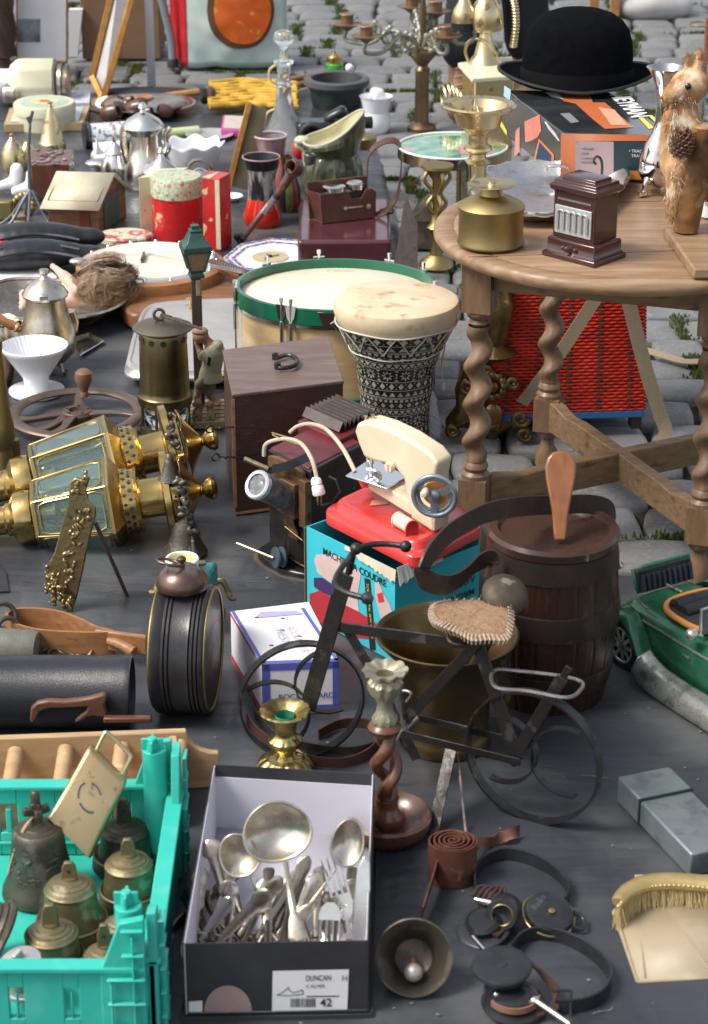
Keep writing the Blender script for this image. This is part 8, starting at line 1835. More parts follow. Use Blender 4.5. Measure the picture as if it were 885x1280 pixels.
# ---- carved dark box and white shoes
t,P=boxpx('carved_box','dark mahogany box with a carved fretwork lid left of the toy house','box',((37,206),(86,206),(92,187),(40,187)),hz(G(60,250),206),woodr)
b=B();cf_=[lerp(P[0],P[1],.06),lerp(P[0],P[1],.94),lerp(P[3],P[2],.94),lerp(P[3],P[2],.06)];rr=random.Random(5)
for k in range(34):p=lerp(lerp(P[0],P[1],rr.uniform(.08,.92)),lerp(P[3],P[2],rr.uniform(.08,.92)),rr.random());p.z=P[0].z+.002;b.ell(p,.007,.005,.003,seg=8,rings=5)
t.part('carving',b,M('carved_grey',(.3,.26,.27),(.12,.08,.08),.6))
for i,(x,y,lab) in enumerate(((14,232,'white porcelain shoe nearer the left edge'),(34,238,'white porcelain shoe touching the carved box'))):
    b=B();p=G(x,y,.02);limb(b,p+V((-.03,-.01,0)),p+V((.01,0,.008)),.014,.02,6);limb(b,p+V((.012,0,.0)),p+V((.018,0,.045)),.02,.019,6);one('porcelain_shoe',lab,'shoe',low(p),b,whitec,'white porcelain shoes',remesh=.004)
b=B();b.box(G(4,262,.03),.05,.03,.05);one('gilt_casket','gilt metal casket corner at the left edge behind the gloves','casket',G(4,268,.004),b,brassm,bevel=.004)
b=B();c=G(30,256,.03)
for k in range(14):a=k*.45;b.ell(c+V((.022*cos(a),.01*sin(a*2),.024*sin(a))),.011,.008,.011,seg=10,rings=7)
one('gilt_ornament','curled gilt ornament beside the gilt casket','ornament',G(30,266,.004),b,brassm)
b=B();b.box(G(24,278,.02),.034,.03,.04,.3);b.box(G(24,278,.043),.028,.024,.006,.3);one('brass_matchbox','tiny pale brass cage box in front of the wire stand','box',G(24,284,.004),b,brassp,bevel=.002)
# ---- small bells and cone
pots(17,212,[(15,212),(16,208),(14,190),(9,180),(4,174),(2,171),(3,168),(.1,166)],[brassp],'small_brass_bell','small pale brass bell with a ball finial near the left edge','bell',[],names=['bell_body'])
pots(35,205,[(12,208),(11,195),(7,184),(3,178),(.1,176)],[brassp],'small_brass_cone','small pale brass cone beside the pale brass bell','cone',[],names=['cone_body'])
pots(66,192,[(17,194),(17,178),(15,176),(9,150),(3,132),(2,130),(4,128),(.1,126)],[brassp],'brass_cone_pot','tall conical pale brass pot in front of the round cream box','pot',[],names=['pot_body'])
# ---- silver pots
t,o=pots(182,232,[(18,240),(24,232),(27,222),(26,210),(20,196),(17,180),(17,168),(24,160),(26,158),(25,155),(20,149),(10,143),(4,140),(3,137),(6,134),(4,129),(.1,127)],[silver,silver],'silver_teapot','tall silver coffee pot with a pagoda lid behind the cream tea box','coffee pot',[7],names=['pot_body','lid'])
b=B();b.tube(spl([dpix(163,160,o),dpix(156,158,o),dpix(154,180,o),dpix(160,205,o)],6),.010,8);t.part('handle',b,silvert);b=B();b.tube(spl([dpix(200,195,o),dpix(208,185,o),dpix(207,168,o),dpix(213,160,o)],6),[.014]*8+[.008]*11,10);t.part('spout',b,silver)
t,o=pots(203,245,[(22,250),(26,238),(26,225),(24,214),(22,210),(13,204),(5,198),(3,192),(4,190),(2,186),(.1,184)],[silver,silver],'silver_sugar_bowl','squat silver sugar bowl with a pointed lid behind the tins','sugar bowl',[3],names=['bowl','lid'])
t,o=pots(250,240,[(16,244),(20,234),(18,222),(12,215),(5,211),(.1,209)],[silver],'silver_creamer','small silver creamer with a dark arched handle behind the red box','creamer',[],names=['bowl'])
b=B();b.tube(spl([dpix(234,212,o),dpix(240,202,o),dpix(252,200,o),dpix(262,208,o),dpix(264,224,o)],6),.006,8);t.part('handle',b,silverd)
t,o=pots(145,222,[(12,226),(18,218),(19,205),(13,196),(12,192),(14,190),(8,184),(2,178),(3,172),(1,164),(.1,162)],[silver,silver],'silver_pepper_pot','small silver lidded pot with a tall finial left of the silver coffee pot','pot',[4],names=['pot_body','lid'])
b=B();b.tube(spl([dpix(163,200,o),dpix(160,210,o),dpix(156,226,o),dpix(158,238,o)],6),.007,8);t.part('handle',b,silverd)
b=B();c=G(124,204,.03);b.ell(c,.04,.03,.014);one('sauce_boat','shallow silver sauce boat between the carved box and the silver pots','sauce boat',low(c),b,silver)
t,o=pots(122,200,[(9,204),(9,192),(3,184),(1,174),(.1,173)],[silver],'silver_bell','thin silver hand bell with a dark point, in front of the patterned sleeve','bell',[],names=['bell_body'])
b=B();A,Cc=G(106,170,.035),G(166,166,.035);b.axl(A,Cc,[(0,16),(.06,17),(.08,15),(.95,15),(1,16)],28);t=T('patterned_sleeve','grey and white patterned tube with a black end lying left of the pipe dish','tube',low(A));t.part('tube_body',b,M('grey_lace',(.62,.63,.66),(.14,.15,.17),.45,0,80,lo=.5,hi=.55));b=B();b.axl(A-(Cc-A)*.02,A+(Cc-A)*.1,[(0,17),(1,17)],28);t.part('black_end',b,blk)
b=B();b.prism([G(x,y,.02) for x,y in ((118,205),(160,196),(156,176),(116,180))],Z*.004);one('white_card','white glossy card lying under the silver pots','card',G(138,190,.01),b,paper)
# ---- oval dish with pipes, plates, white scalloped bowl
def dish(px,y,rx,name,label,cat,mat,z=.02,rim=.1,flat=1.):
    c=G(px,y,.004);r=rx*S(c);b=B();b.lathe(c,[(r*.6,0),(r*.85,z*.7),(r,z),(r*.97,z+.001),(r*.8,z*.75),(r*.6,.003),(.0001,.003)],48,flat=flat);return one(name,label,cat,c,b,mat),c
dish(180,139,65,'oval_silver_dish','oval silver dish holding a heap of old pipe bowls','dish',silver,.028,flat=.85)
pm=M('pipe_brown',(.13,.06,.045),(.06,.03,.025),.3,0,30,coat=.3)
for i,(x,y,r,dx) in enumerate(((137,142,13,1),(150,135,9,-1),(168,136,12,1),(183,141,8,1),(207,139,10,-1),(160,126,7,1),(178,128,7,-1))):
    o=G(x,y,.034);sc=S(o);t=T('pipe_bowl',['reddish oval pipe bowl at the left end of the silver dish','thin dark pipe bowl second from the left in the dish','roundest dark pipe bowl in the middle of the dish','small dark pipe bowl right of the roundest one','pipe bowl with its black opening turned right, at the right of the dish','small pipe bowl at the back left of the dish','small pipe bowl at the back right of the dish'][i],'pipe',o,'old pipe bowls in the silver dish')
    b=B();ax=V((dx*.9,-.3,.35));b.lathe(o-ax.normalized()*r*sc*.9,[(r*sc*.4,0),(r*sc*.85,r*sc*.5),(r*sc*.9,r*sc*1.2),(r*sc*.7,r*sc*1.9),(r*sc*.5,r*sc*1.92),(r*sc*.45,r*sc*1.3)],20,ax=ax,cap=(1,0));t.part('bowl',b,pm);b=B();b.tube([o,o-V((dx*r*sc*2.0,-.01,-.012))],[r*sc*.35,r*sc*.22],10);t.part('shank',b,blk if i % 2 else pm)
o=G(243,212,.004);t=T('scalloped_bowl','white porcelain bowl with a wavy scalloped rim behind the red box','bowl',o);sc=S(o)
b=B();zt=hz(o,178);zz0=.006
def sb(u,v,off=0):a=2*pi*u;r=lerp(20,37,v**.6)*sc*(1+.05*v*cos(a*8));return V((o.x+(r-off)*cos(a),o.y+(r-off)*sin(a)*.9,lerp(zz0,zt,v)+.006*v*cos(a*8)))
b.grid(lambda u,v:sb(u,v),80,10,cu=True);b.f.append(tuple(range(80)));t.part('bowl',b,whitec,solid=.003)
dish(262,172,30,'pewter_plate','dark pewter plate behind the scalloped bowl','plate',pewter,.012);dish(290,250,14,'small_white_plate','small white ribbed saucer beside the red box','saucer',whitec,.012)
b=B();A,Cc=G(205,168,.012),G(248,164,.012);b.axl(A,Cc,[(0,7),(1,7)],16);one('glass_tube','slim yellow-green glass bottle lying behind the white bowl','bottle',low(A),b,M('green_glass',(.5,.6,.2),(.5,.5,.45),.2))
t,P=boxpx('pink_edged_box','small pale box with a magenta edge lying behind the leaning mirror','box',((276,162),(318,164),(322,146),(279,144)),.025,FLAT('magenta',(.5,.06,.3)))
b=B();b.prism([P[k]*1.0+(sum(P,V((0,0,0)))/4-P[k])*.12+Z*.001 for k in range(4)],Z*.002);t.part('pale_top',b,FLAT('pale_top',(.5,.45,.4)))
# leaning small gilt mirror back
o=G(300,245,.004);t=T('leaning_frame','old gilt-edged wooden frame leaning beside the beaker','frame',o)
b=B();b.prism([dpix(284,232,o),dpix(313,238,o),dpix(333,142,o,-.04),dpix(308,132,o,-.04)],Y*.012);t.part('frame_panel',b,M('old_panel',(.13,.11,.06),(.09,.07,.04),.5,0,30,.4),bevel=.002);b=B();b.bar(dpix(286,233,o,.003),dpix(311,133,o,-.037),.016,.012,up=X);t.part('gilt_edge',b,gilt,bevel=.002)
# ---- round cream box and frames
t,o=pots(57,158,[(37,158),(37.5,155),(37.5,140),(38.5,140),(38.5,129),(37,127),(.1,127)],[creamp,creamp],'round_hat_box','round cream cardboard box with a flower-painted lid','box',[2],names=['box_base','box_lid'])
zt=hz(o,127)+.001;b=B();b.lathe((o.x,o.y,zt),[(30*S(o),0),(.0001,.0005)],40);rg_=t.part('painted_ring',b,FLAT('pale_turquoise',(.4,.52,.42)));b=B();b.lathe((o.x,o.y,zt+.001),[(19*S(o),0),(.0001,.0003)],30);t.part('painted_centre',b,FLAT('yellow_cream',(.65,.55,.3)),parent=rg_);b=B();b.ell((o.x,o.y,zt+.002),.016,.012,.001);t.part('painted_flower',b,inkr,parent=rg_)
t,P=boxpx('flat_box_pair','flat wooden-edged picture frame lying under the round cream box','frame',((5,155),(104,153),(113,132),(12,135)),.03,M('frame_edge_wood',(.45,.33,.18),(.38,.27,.14),.5));b=B();b.prism([p+(sum(P,V((0,0,0)))/4-p)*.14+Z*.001 for p in P],Z*.001);t.part('glass',b,M('picture_grey',(.35,.4,.42),(.42,.47,.5),.15,coat=.4))
t,P=boxpx('marbled_book','blue-white marbled album lying behind the round cream box','album',((25,130),(112,128),(113,115),(26,117)),.035,M('marbling',(.62,.64,.68),(.3,.36,.48),.5,0,30,lo=.5,hi=.6),z0=.006)
# ---- cream canister
o=G(42,118,.004);A,Cc=G(16,104,.075),G(72,104,.075);t=T('cream_appliance','cream enamelled coffee grinder body lying on its side near the left edge','grinder',low(A))
b=B();L=(Cc-A).length;b.lathe(A-X*.01,[(.045,0),(.058,.006),(.078,.03),(.08,.05),(.08,L),(.075,L+.006)],8,ax=Cc-A);t.part('housing',b,creamp,bevel=.006);b=B();b.lathe(A-X*.07,[(.03,0),(.045,.01),(.045,.06)],30,ax=X);t.part('spout',b,paper);b=B();b.lathe(Cc+X*.004,[(.06,0),(.062,.012),(.05,.016),(.05,.026),(.06,.030),(.04,.034)],30,ax=X);t.part('metal_collar',b,silverd)
b=B();b.lathe(G(5,118,.05),[(.03,0),(.035,.01),(.03,.05),(.034,.055)],26,ax=X);b.lathe(G(14,118,.05),[(.034,0),(.036,.012),(.02,.016)],26,ax=X);one('round_metal_tin','dull grey round metal cap at the left edge under the cream grinder','cap',G(8,124,.004),b,silverd)
# ---- carved wooden leg, pictures, cardboard box, bag, poles
o=G(8,92,0);b=B();b.lathe((o.x-.01,o.y,0),[(.035,0),(.03,.03),(.022,.06),(.03,.07)],24);b.grid(lambda u,v:V((o.x-.01+(.046+.006*cos(2*pi*u*6+v*26))*cos(2*pi*u),o.y+(.046+.006*cos(2*pi*u*6+v*26))*sin(2*pi*u),.06+.45*v)),48,60,cu=True)
one('carved_column','dark spirally fluted wooden column at the top left corner','column',o,b,woodd)
def framed(name,label,q,mats,inset,y0,thick=.02):
    o=G(q[0][0],y0,0);P=[dpix(x,y,o) for x,y in q];t=T(name,label,'picture',low(P[0]));c=sum(P,V((0,0,0)))/4
    for i in range(4):
        a,d_=P[i],P[(i+1) % 4];a2,d2=lerp(a,c,inset),lerp(d_,c,inset);b=B();b.prism([a,d_,d2,a2],Y*thick);t.part('frame_rail',b,mats[0],bevel=.002)
    b=B();b.prism([lerp(p,c,inset*.9)+Y*.006 for p in P],Y*.004);t.part('mount',b,mats[1]);return t,P,c
t,P,c=framed('framed_engraving','framed grey engraving in a wide pale mount and thin gilt frame, top left',((20,78),(84,80),(84,-60),(20,-60)),(gilt,paper),.05,88)
b=B();b.prism([dpix(x,y,G(20,88),.0)+Y*.003 for x,y in ((22,53),(50,53),(50,24),(22,24))],Y*.002);t.part('engraving',b,M('engraving_print',(.08,.085,.095),(.34,.36,.38),.6,0,14))
b=B();b.prism([dpix(x,y,G(90,76)) for x,y in ((86,71),(97,71),(103,12),(86,12))],Y*.03);one('white_crate','pale grey plastic crate edge behind the framed engraving','crate',G(90,76),b,paper)
o=G(120,119,0);q=[dpix(115,95,o),dpix(131,120,o,.05),dpix(171,-30,o,-.1),dpix(150,-60,o,-.1)]
t=T('gilt_mirror','tall narrow gilt-framed mirror leaning on the cobbles, seen nearly edge on','mirror',o)
c=sum(q,V((0,0,0)))/4
for i in range(4):
    a,d_=q[i],q[(i+1) % 4];b=B();b.bar(a,d_,.022 if i % 2 else .02,.02,up=Y);t.part('frame_rail',b,gilt,bevel=.002)
b=B();b.prism([p+Y*.002 for p in q],Y*.004);t.part('mirror_glass',b,M('mirror_grey',(.5,.48,.46),(.42,.4,.38),.25,.5))
b=B();o=G(150,74,0);P0=dpix(103,66,o);b.par(V((P0.x,o.y,0)),X*.27,Y*.2,Z*.42);one('cardboard_box','brown cardboard box standing behind the gilt mirror','box',o,b,card,bevel=.003)
b=B();o=G(190,112,0);b.bar(V((o.x,o.y,.0)),V((o.x,o.y,.6)),.026,.012,up=X);one('metal_post','flat grey metal post standing between the mirror and the shopping bag','post',o,b,M('grey_paint',(.33,.34,.37),None,.4,.3))
b=B();o=G(216,84,0);b.tube(spl([o+Z*.012,o+V((-.004,0,.1)),o+V((-.035,0,.25)),o+V((-.08,0,.45))],6),.014,10);b2=B();b2.lathe(o,[(.019,0),(.019,.025),(.016,.03)],16);t=T('chair_leg','curved grey tubular chair leg with a black cap beside the shopping bag','chair leg',o);t.part('tube',b,M('chair_grey',(.3,.32,.36),None,.35,.4));t.part('rubber_cap',b2,blkm)
o=G(290,86,0);t=T('shopping_bag','shopping bag printed with an orange pumpkin and red side panel','bag',o);W0=dpix(232,84,o);W1=dpix(358,80,o);wv_=W1.x-W0.x
def bagf(u,v):p=V((lerp(W0.x,W1.x,u),o.y,lerp(.006,.36,v)));p.y -= .03*sin(pi*u)*sin(pi*v*.8+.3)+.008*noise.noise(V((u*6,v*6,0)));p.z+=.006*noise.noise(V((u*5,v*3,4)));return p
b=B();b.grid(bagf,24,16);b.grid(lambda u,v:bagf(u,v)+Y*(.14+.04*sin(pi*u)),24,16);b.grid(lambda u,v:bagf(1,v)+Y*.14*u,6,16);b.grid(lambda u,v:bagf(u,0)+Y*.14*v,24,4);t.part('bag_body',b,M('bag_film',(.36,.48,.46),(.5,.58,.55),.3,0,7,.2,12,.1,coat=.2),solid=.001)
b=B();b.grid(lambda u,v:bagf(0,v)-X*.055*(1-u)+Y*.10*(1-u)-Y*.002,6,16);b.grid(lambda u,v:bagf(u*.02,v)-Y*.003,3,16);t.part('side_panel',b,M('bag_red',(.52,.02,.03),(.42,.015,.02),.3,0,7,.2,12),solid=.001)
pk=M('pumpkin_print',(.62,.13,.02),(.5,.08,.01),.35,0,9,.1,c3=(.62,.3,.05),s3=30)
def disc(cu,cv,ru,rv,off):b=B();b.add([bagf(cu,cv)-Y*off]+[bagf(min(1,cu+ru*cos(a)),min(1,cv+rv*sin(a)))-Y*off for a in [2*pi*i/28 for i in range(28)]],[(0,1+i,1+(i+1) % 28) for i in range(28)]);return b
pd=t.part('pumpkin_rind',disc(.56,.55,.33,.37,.004),FLAT('rind_brown',(.12,.05,.02)));t.part('pumpkin_picture',disc(.58,.55,.28,.32,.007),pk,parent=pd)
# ---- yellow carved bundle, racket, green pot, decanter
def g3(x,y,z):return G(x,y,z)
b=B();rr=random.Random(44)
for k in range(9):y_=104+k*3.6;pts=[g3(lerp(262,372,i/9),y_+rr.uniform(-.7,.7)-3*sin(i*.4),.03+.012*sin(k*.4)+rr.uniform(0,.005)) for i in range(10)];b.tube(spl(pts,4),.010,8)
one('yellow_cloth','rolled crumpled mustard-yellow cloth behind the decanter','cloth',G(320,130,.004),b,M('mustard',(.45,.25,.02),(.6,.37,.05),.7,0,30,.3))
t=T('umbrella_handles','pair of dark turned wooden umbrella handles at the end of the yellow cloth','umbrella',G(262,125,.004))
for x,r in ((250,10),(258,12)):b=B();b.lathe(G(x,120,.045),[(.015,0),(r*S(G(x,120)),.008),(r*S(G(x,120)),.018),(.02,.03)],26,ax=X);t.part('handle',b,woodr if x>252 else blk)
t=T('tennis_racket','old wooden racket with a red stripe lying behind the pipe dish','racket',G(180,125,.004))
b=B();b.tube([g3(248,115,.02),g3(170,124,.02),g3(150,125,.02)],[.012,.008,.007],8);b.tor(g3(134,127,.018),.05,.006,seg=30);t.part('racket_frame',b,M('racket_wood',(.5,.28,.1),(.4,.2,.07),.4));b=B();b.tube([g3(214,116.5,.026),g3(170,121,.026)],.004,6);t.part('red_stripe',b,FLAT('racket_red',(.6,.07,.03)))
b=B();b.ell(G(185,114,.01),.16,.05,.01);one('dark_plate','dark flat oval plate on the sheet in front of the grey post','plate',G(185,114,.004),b,blkm)
t=T('wooden_stick','reddish turned wooden stick lying behind the decanter','stick',G(380,100,.02));b=B();b.tube([g3(325,108,.03),g3(405,92,.03)],[.009,.012],10);b.tube([g3(330,116,.03),g3(398,101,.03)],[.008,.012],10);t.part('shaft',b,M('stick_wood',(.25,.11,.06),(.18,.08,.04),.5))
t,o=pots(421,132,[(30,133),(32,126),(34,110),(41,104),(41,98),(37,96),(32,97)],[M('dark_green_glaze',(.018,.028,.024),(.03,.045,.035),.35),M('grey_rim',(.09,.095,.1),(.06,.065,.07),.45)],'dark_planter','round black-green planter with a thick grey rim, behind the black camera','planter',[2],inner=blkm,names=['planter_body','thick_rim'])
t,o=pots(418,98,[(11,99),(12,94),(11,80),(8,78)],[M('green_bottle_glass',(.02,.2,.03),(.10,.40,.08),.08,0,60,st=(1,1,.2),coat=.6)],'green_bottle','small faceted green glass bottle with a gilt stopper','bottle',[],seg=10,names=['bottle_body']);b=B();b.lat(o,[(8,79),(9.5,76),(9,71),(6,68),(2,66),(2,64),(.1,63)],20);t.part('gilt_stopper',b,brassb)
t,o=pots(470,160,[(13,166),(17,160),(19,148),(14,136),(15,126),(21,120)],[whitec],'white_vase','small white china vase right of the dark planter','vase',[],inner=whitec,names=['vase_body']);b=B();b.ell(dpix(473,118,o),.025,.02,.02,nz=.5,ns=40);t.part('china_flower',b,whitec)
b=B();p=G(437,98,.05);b.ell(p,.017,.014,.03);b.ell(p+Z*.034,.014);one('china_figure','tiny white china figure between the green bottle and the white vase','figure',G(437,100,.004),b,whitec)
# decanter
o=G(356,192,.004);t=T('glass_decanter','tall cut-glass decanter with a faceted ball stopper behind the vases','decanter',o)
gl_=M('decanter_glass',(.92,.95,.94),None,.03,0,rv=.01,trans=.88,ior=1.45)
b=B();b.lat(o,[(28,194),(31,186),(29,172),(20,155),(13,138),(10,120),(9,108),(11,106),(9,103),(8,92),(9,82),(13,78),(13,76)],seg=16);t.part('decanter_body',b,gl_)
b=B();b.lat(o,[(7,78),(5,70),(3,62),(7,58),(12,52),(13,46),(10,40),(4,37),(.1,37)],seg=12);t.part('stopper',b,gl_)
b=B();b.tube(spl([dpix(345,104,o),dpix(338,100,o),dpix(337,88,o),dpix(344,82,o),dpix(350,82,o)],6),.004,8);b.tube(spl([dpix(329,158,o),dpix(334,142,o),dpix(345,136,o)],6),.004,8);t.part('cane_handle',b,M('cane',(.6,.45,.25),None,.6))
# black camera behind jug
t=T('black_camera','old black folding camera with a grip, behind the green jug','camera',G(400,172,.004));P0=G(400,165,.07)
b=B();b.box(P0,.14,.08,.07,.1);b.box(P0+V((.045,.0,.05)),.07,.05,.03,.6,R=Matrix.Rotation(-.5,3,'Y'));t.part('camera_body',b,blk,bevel=.012);b=B();b.tor(P0+V((-.02,-.05,.0)),.033,.01,ax=Y);t.part('lens_ring',b,blkm);b=B();b.tube([P0+V((.04,-.02,.03)),P0+V((.15,0,.028))],.018,12);t.part('grip',b,blk)
b=B();b.lathe(G(456,185,.09),[(.03,0),(.034,.03),(.03,.035)],24);one('brass_cup','small pierced brass cup right of the green jug','cup',G(456,195,.004),b,brassm)
b=B();b.ell(G(374,186,.09),.02,.02,.03);b.ell(G(384,195,.085),.016,.02,.03);one('red_toy','bright red and black toy partly hidden behind the green jug','toy',G(378,200,.004),b,inkr)
# metal spire plaques
o=G(508,345,.0);b=B();b.prism([dpix(491,345,o),dpix(522,345,o,.02),dpix(522,280,o),dpix(507,242,o)],Y*.006);one('spire_plaque','grey pointed metal plaque leaning behind the field drum','plaque',o,b,M('grey_engraved',(.2,.17,.14),(.12,.1,.085),.4,.5,70,.5))
o=G(540,312,0);t=T('metal_chapel','small dark cast-metal chapel model behind the pointed plaque','model building',o);b=B();b.par(o+V((-.05,0,0)),X*.085,Y*.07,Z*.075);t.part('chapel_walls',b,bronzed,bevel=.002);b=B();b.prism([o+V((-.055,-.005,.075)),o+V((.04,-.005,.075)),o+V((-.008,-.005,.125))],Y*.08);t.part('chapel_roof',b,silverd)
# ---- tall brass candlesticks holding the floral tray
for i,(x,y0,lab) in enumerate(((545,330,'ornate brass candlestick stand with open scrolls under the floral tray'),)):
    t,o=pots(x,y0,[(22,332),(20,326),(8,318),(6,305),(7,290),(12,284),(7,278),(6,268)],[brassm],'scroll_stand',lab,'stand',[],names=['stem'])
    for k in range(4):a=k*pi/2+.4;d=V((cos(a),sin(a),0));b=B();c0_=V((o.x,o.y,hz(o,270)));hh=hz(o,212)-hz(o,270);b.tube(spl([c0_,c0_+d*.025+Z*hh*.25,c0_+d*.010+Z*hh*.5,c0_+d*.034+Z*hh*.8,c0_+d*.024+Z*hh],6),.005,8);t.part('scroll_arm',b,brassm)
    b=B();b.lat(o,[(5,268),(6,225),(14,214),(20,209),(20,206)],26);t.part('drip_cup',b,brassm)
o=G(567,255,0)
zt=hz(G(545,330),204);c=G(566,182,zt);r=69*S(c);t=T('floral_tray','round tray with a green and pink rose print, raised on the brass scroll stand','tray',c)
b=B();b.lathe(c-Z*.03,[(r*.96,0),(r,.003),(r,.029),(r*.985,.031),(r*.975,.029)],64,cap=(1,0));t.part('metal_edge',b,M('tray_rim',(.42,.35,.25),(.3,.25,.18),.2,1,8));b=B();b.lathe(c-Z*.002,[(r*.98,0),(.0001,.0006)],64);t.part('printed_top',b,M('rose_print',(.03,.22,.13),(.22,.38,.27),.12,0,26,0,10,.05,coat=.7,c3=(.62,.16,.22),s3=13,l3=.55,h3=.58,det=2));b=B();b.tor(c,r*.985,.003,seg=64);t.part('white_rim',b,whitec)
for x in (606,575):o=G(x,330-0,0);b=B();b.tube([V((c.x+(x-566)*S(c),c.y+.03,zt-.03)),V((c.x+(x-566)*S(c),c.y+.03,0))],.006,8);t.part('leg',b,leather if x>600 else brassm)
# ---- brass pricket candlestick on the table edge
o=G(595,262,zT+.0) if 0 else TG(596,258);t,o=pots(596,240,[(12,244),(11,215),(12,205),(17,202),(11,198),(10,192),(18,186),(17,183),(12,180),(11,168),(20,160),(27,156),(30,145),(33,138),(45,135),(47,131),(44,129),(36,131)],[brassp],'brass_pricket','tall brass pricket candlestick with a wide drip pan at the table back edge','candlestick',[],inner=brassp,z0=zT,names=['stem'],seg=48);b=B();b.tube([dpix(594,140,o),dpix(594,122,o)],[.006,.001],10);t.part('spike',b,brassp)
# ---- brass telephone on a block
o=G(618,150,.0);zt=.42;P=[G(x,y,zt) for x,y in ((590,104),(648,100),(640,76),(572,84))];t=T('brass_telephone','old brass and cream telephone with a crank on its pedestal, left of the bowler hat','telephone',low(P[0])-Z*.004)
b=B();b.prism(P,Z*.012);t.part('cream_top',b,creamp,bevel=.003);b=B();c_=sum(P,V((0,0,0)))/4;b.prism([V((c_.x+(p.x-c_.x)*.85,c_.y+(p.y-c_.y)*.85,0)) for p in P],Z*zt);t.part('pedestal',b,brassp,bevel=.003)
tp=V((G(606,84,zt).x,G(606,84,zt).y,zt+.012));b=B();sc=S(tp);b.lathe(tp,[(22*sc,0),(14*sc,.02),(9*sc,.06),(7*sc,.075),(20*sc,.082),(22*sc,.095),(19*sc,.13),(14*sc,.15),(9*sc,.165),(7*sc,.18)],30);t.part('mouthpiece_stand',b,brassp)
b=B();b.tube(spl([tp+V((.0,0,.18)),tp+V((.03,0,.19)),tp+V((.065,0,.16)),tp+V((.075,0,.10)),tp+V((.07,0,.04))],6),.0075,8)
cp_=spl([tp+V((.0,0,.18)),tp+V((.03,0,.19)),tp+V((.065,0,.16)),tp+V((.075,0,.10)),tp+V((.07,0,.04))],8)
for p in cp_[::1]:b.tor(p,.007,.003,ax=Z,seg=12,k=6)
t.part('coiled_tube',b,brassp);b=B();b.lathe(tp+V((-.055,0,.10)),[(.03,0),(.032,.006),(.028,.03),(.016,.05),(.008,.07)],26);ear=t.part('earpiece',b,brassp);b=B();b.lathe(tp+V((-.055,0,.095)),[(.033,-.012),(.033,.006)],26);t.part('earpiece_cap',b,blk,parent=ear)
b=B();b.tube(spl([tp+V((-.04,0,.0)),tp+V((-.05,0,.03)),tp+V((-.035,-.01,.06)),tp+V((0,-.02,.055)),tp+V((.03,-.01,.02))],6),.004,8);t.part('cradle',b,brassp);b=B()
for k in range(5):b.tube([tp+V((0,0,.18)),tp+V((.05*cos(k*1.2+.3),.02,.18+.05*sin(k*1.2+.3)+.01))],.004,6)
t.part('hook_prongs',b,brassp)
o=G(560,150,.30);b=B()
for k in range(9):b.tor(G(555+k*5,122+k*.5,.3)+Z*.01*sin(k),.03,.004,ax=V((1,.2,.1)),seg=20,k=6)
one('brass_coil','pale brass coiled bracelet-like spring beside the boots','coil',low(o),b,brassp)
# ---- candelabra
o=G(527,160,.0);t=T('candelabra','tall bronze candelabra with verdigris scroll arms and a fluted column','candelabra',o)
b=B();b.lat(o,[(18,165),(18,158),(14,154),(9,152),(8.5,90),(10,87),(7,84),(6,82),(12,74),(19,66),(20,63),(4,62),(3.5,30),(4.5,20),(3,0),(5,-20),(3,-25)],seg=24);t.part('column',b,M('column_bronze',(.30,.21,.11),(.2,.14,.08),.38,.95,30,.2))
vd=M('verdigris_bronze',(.34,.36,.31),(.2,.19,.14),.45,.5,60,.4,c3=(.42,.33,.2),s3=40)
for k,(x,y,cy) in enumerate(((434,30,-.06),(458,45,.09),(558,45,.08),(592,30,-.04),(515,8,-.1),(545,14,.0))):
    c=D(x,y,dep(dpix(527,60,o))-cy);st0=dpix(527,62,o);a=B();m1=lerp(st0,c,.35)+Z*.03;m2=lerp(st0,c,.7)-Z*.035;m3=c-Z*.05+(c-st0)*.02
    a.tube(spl([st0,m1,m2,m3,c-Z*.015],8),.0065,8)
    for q in (.2,.42,.62):p=lerp(st0,c,q);a.tor(p+Z*.012,.018,.0045,ax=(c-st0).cross(Z),seg=18,k=6);a.ell(p+Z*.03,.010,.006,.012,seg=8,rings=6);a.ell(p-Z*.02,.012,.006,.008,seg=8,rings=6)
    am=t.part('scroll_arm',a,vd);b=B();b.lathe(c-Z*.02,[(.008,0),(.024,.012),(.045,.020),(.046,.022),(.018,.022),(.019,.048),(.026,.050),(.024,.052),(.015,.050)],24);t.part('candle_cup',b,M('cup_copper',(.32,.2,.12),(.22,.14,.08),.45,.7) if 'cup_copper' not in MATS else MATS['cup_copper'],parent=am)
# ---- standing person (only the lower legs are in the picture)
o=G(575,138,0);fx=o.x;fy=o.y
t=T('person','person in black trousers and laced tan boots standing behind the stall','person',o)
hx2=G(655,120,0).x;b=B();Lf,Rt_=V((fx+.01,fy,0)),V((hx2,fy+.12,0));pel=V(((Lf.x+Rt_.x)/2,fy+.08,.88))
for f_ in (Lf,Rt_):h=V((lerp(f_.x,pel.x,.55),pel.y,.86));kn=lerp(f_,h,.54)-Y*.01;limb(b,f_+Z*.08,kn,.042,.056,9);limb(b,kn,h,.056,.08,9)
b.ell(pel,.155,.11,.11);limb(b,pel+Z*.05,pel+Z*.5,.13,.16,9);b.ell(pel+Z*.52,.19,.1,.07);limb(b,pel+Z*.55,pel+Z*.64,.055,.052,4);b.ell(pel+Z*.75,.078,.095,.115)
for s_ in (-1,1):sh=pel+V((.19*s_,0,.51));el=sh+V((.05*s_,-.02,-.29));ha=el+V((-.02*s_,-.08,-.24));limb(b,sh,el,.05,.04,9);limb(b,el,ha,.038,.028,8);b.ell(ha-Z*.04,.035,.02,.05)
b.ell(pel+V((0,-.1,.74)),.012,.018,.022)
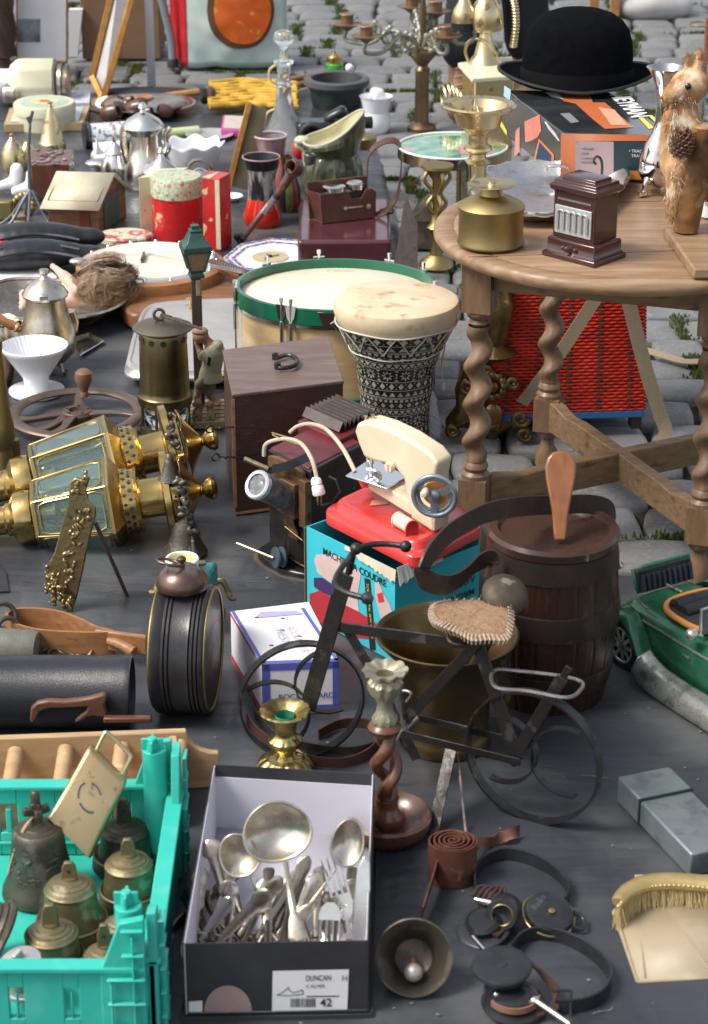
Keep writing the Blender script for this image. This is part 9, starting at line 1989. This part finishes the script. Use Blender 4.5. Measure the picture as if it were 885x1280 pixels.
bd2=t.part('body',b,M('skin',(.45,.26,.19),(.4,.22,.16),.5),remesh=.014)
b=B()
for f_ in (Lf,Rt_):h=V((lerp(f_.x,pel.x,.55),pel.y,.86));kn=lerp(f_,h,.54)-Y*.01;limb(b,f_+Z*.20,kn,.078,.078,10);limb(b,kn,h,.078,.1,10)
b.ell(pel,.165,.122,.12);t.part('trousers',b,M('black_cloth',(.012,.013,.018),(.018,.019,.025),.9,0,20,.2),parent=bd2,remesh=.014)
b=B();limb(b,pel+Z*.06,pel+Z*.5,.15,.175,10);b.ell(pel+Z*.52,.2,.11,.07)
for s_ in (-1,1):sh=pel+V((.19*s_,0,.51));el=sh+V((.05*s_,-.02,-.29));ha=el+V((-.02*s_,-.08,-.24));limb(b,sh,el,.062,.052,9);limb(b,el,lerp(el,ha,.9),.05,.04,8)
t.part('jacket',b,M('grey_jacket',(.05,.055,.065),(.07,.075,.085),.9,0,20,.2),parent=bd2,remesh=.014)
b=B();b.ell(pel+V((0,.012,.79)),.085,.098,.1);t.part('hair',b,M('brown_hair',(.05,.03,.02),None,.7),parent=bd2)
for f_,nm in ((Lf,0),(Rt_,1)):
    b=B();limb(b,f_+V((0,.05,.045)),f_+V((-.02,-.13,.035)),.046,.042,8);limb(b,f_+V((0,.03,.05)),f_+V((0,.02,.22)),.05,.056,8);bt=t.part('boot',b,M('tan_suede',(.26,.17,.10),(.2,.13,.075),.9,0,30,.3) if 'tan_suede' not in MATS else MATS['tan_suede'],parent=bd2,remesh=.009)
    b=B()
    for k in range(5):z_=.09+k*.025;b.tube(spl([f_+V((-.03,-.055+.004*k,z_)),f_+V((0,-.068+.008*k,z_+.008)),f_+V((.03,-.055+.004*k,z_))],4),.005,6)
    t.part('laces',b,FLAT('ochre_lace',(.45,.26,.1)),parent=bd2)
# ---- things at the top right
for i,x in enumerate((742,768)):
    b=B();o=G(x,16+i*4,0);b.bar(o,o+V((0,0,.5)),.035,.035,up=X);one('wooden_trestle_leg',['left square wooden trestle leg at the top edge behind the hat','right square wooden trestle leg at the top edge behind the hat'][i],'trestle leg',o,b,woodo,'wooden trestle legs behind the hat',bevel=.003)
b=B();c=G(815,6,.03);b.ell(c,.16,.1,.06,nz=.2,ns=8);one('grey_cloth_bundle','pale grey cloth bundle lying at the top right edge','cloth',low(c),b,M('pale_cloth',(.5,.49,.48),(.4,.39,.38),.9,0,12,.2),sub=1)
b=B();c=G(873,95,.0);t=T('wire_basket','brown wire ring on a copper stake at the right edge behind the squirrel','wire ring',c);zc2=.15;b.tor(V((c.x,c.y,hz(c,30))),.03+.01,.003,seg=36);t.part('ring',b,M('brass_wire',(.4,.25,.12),None,.4,.8));b=B();b.tube([V((c.x+.02,c.y,0)),V((c.x+.02,c.y,hz(c,22)))],.008,10);t.part('stake',b,FLAT('copper_paint',(.35,.14,.07)))
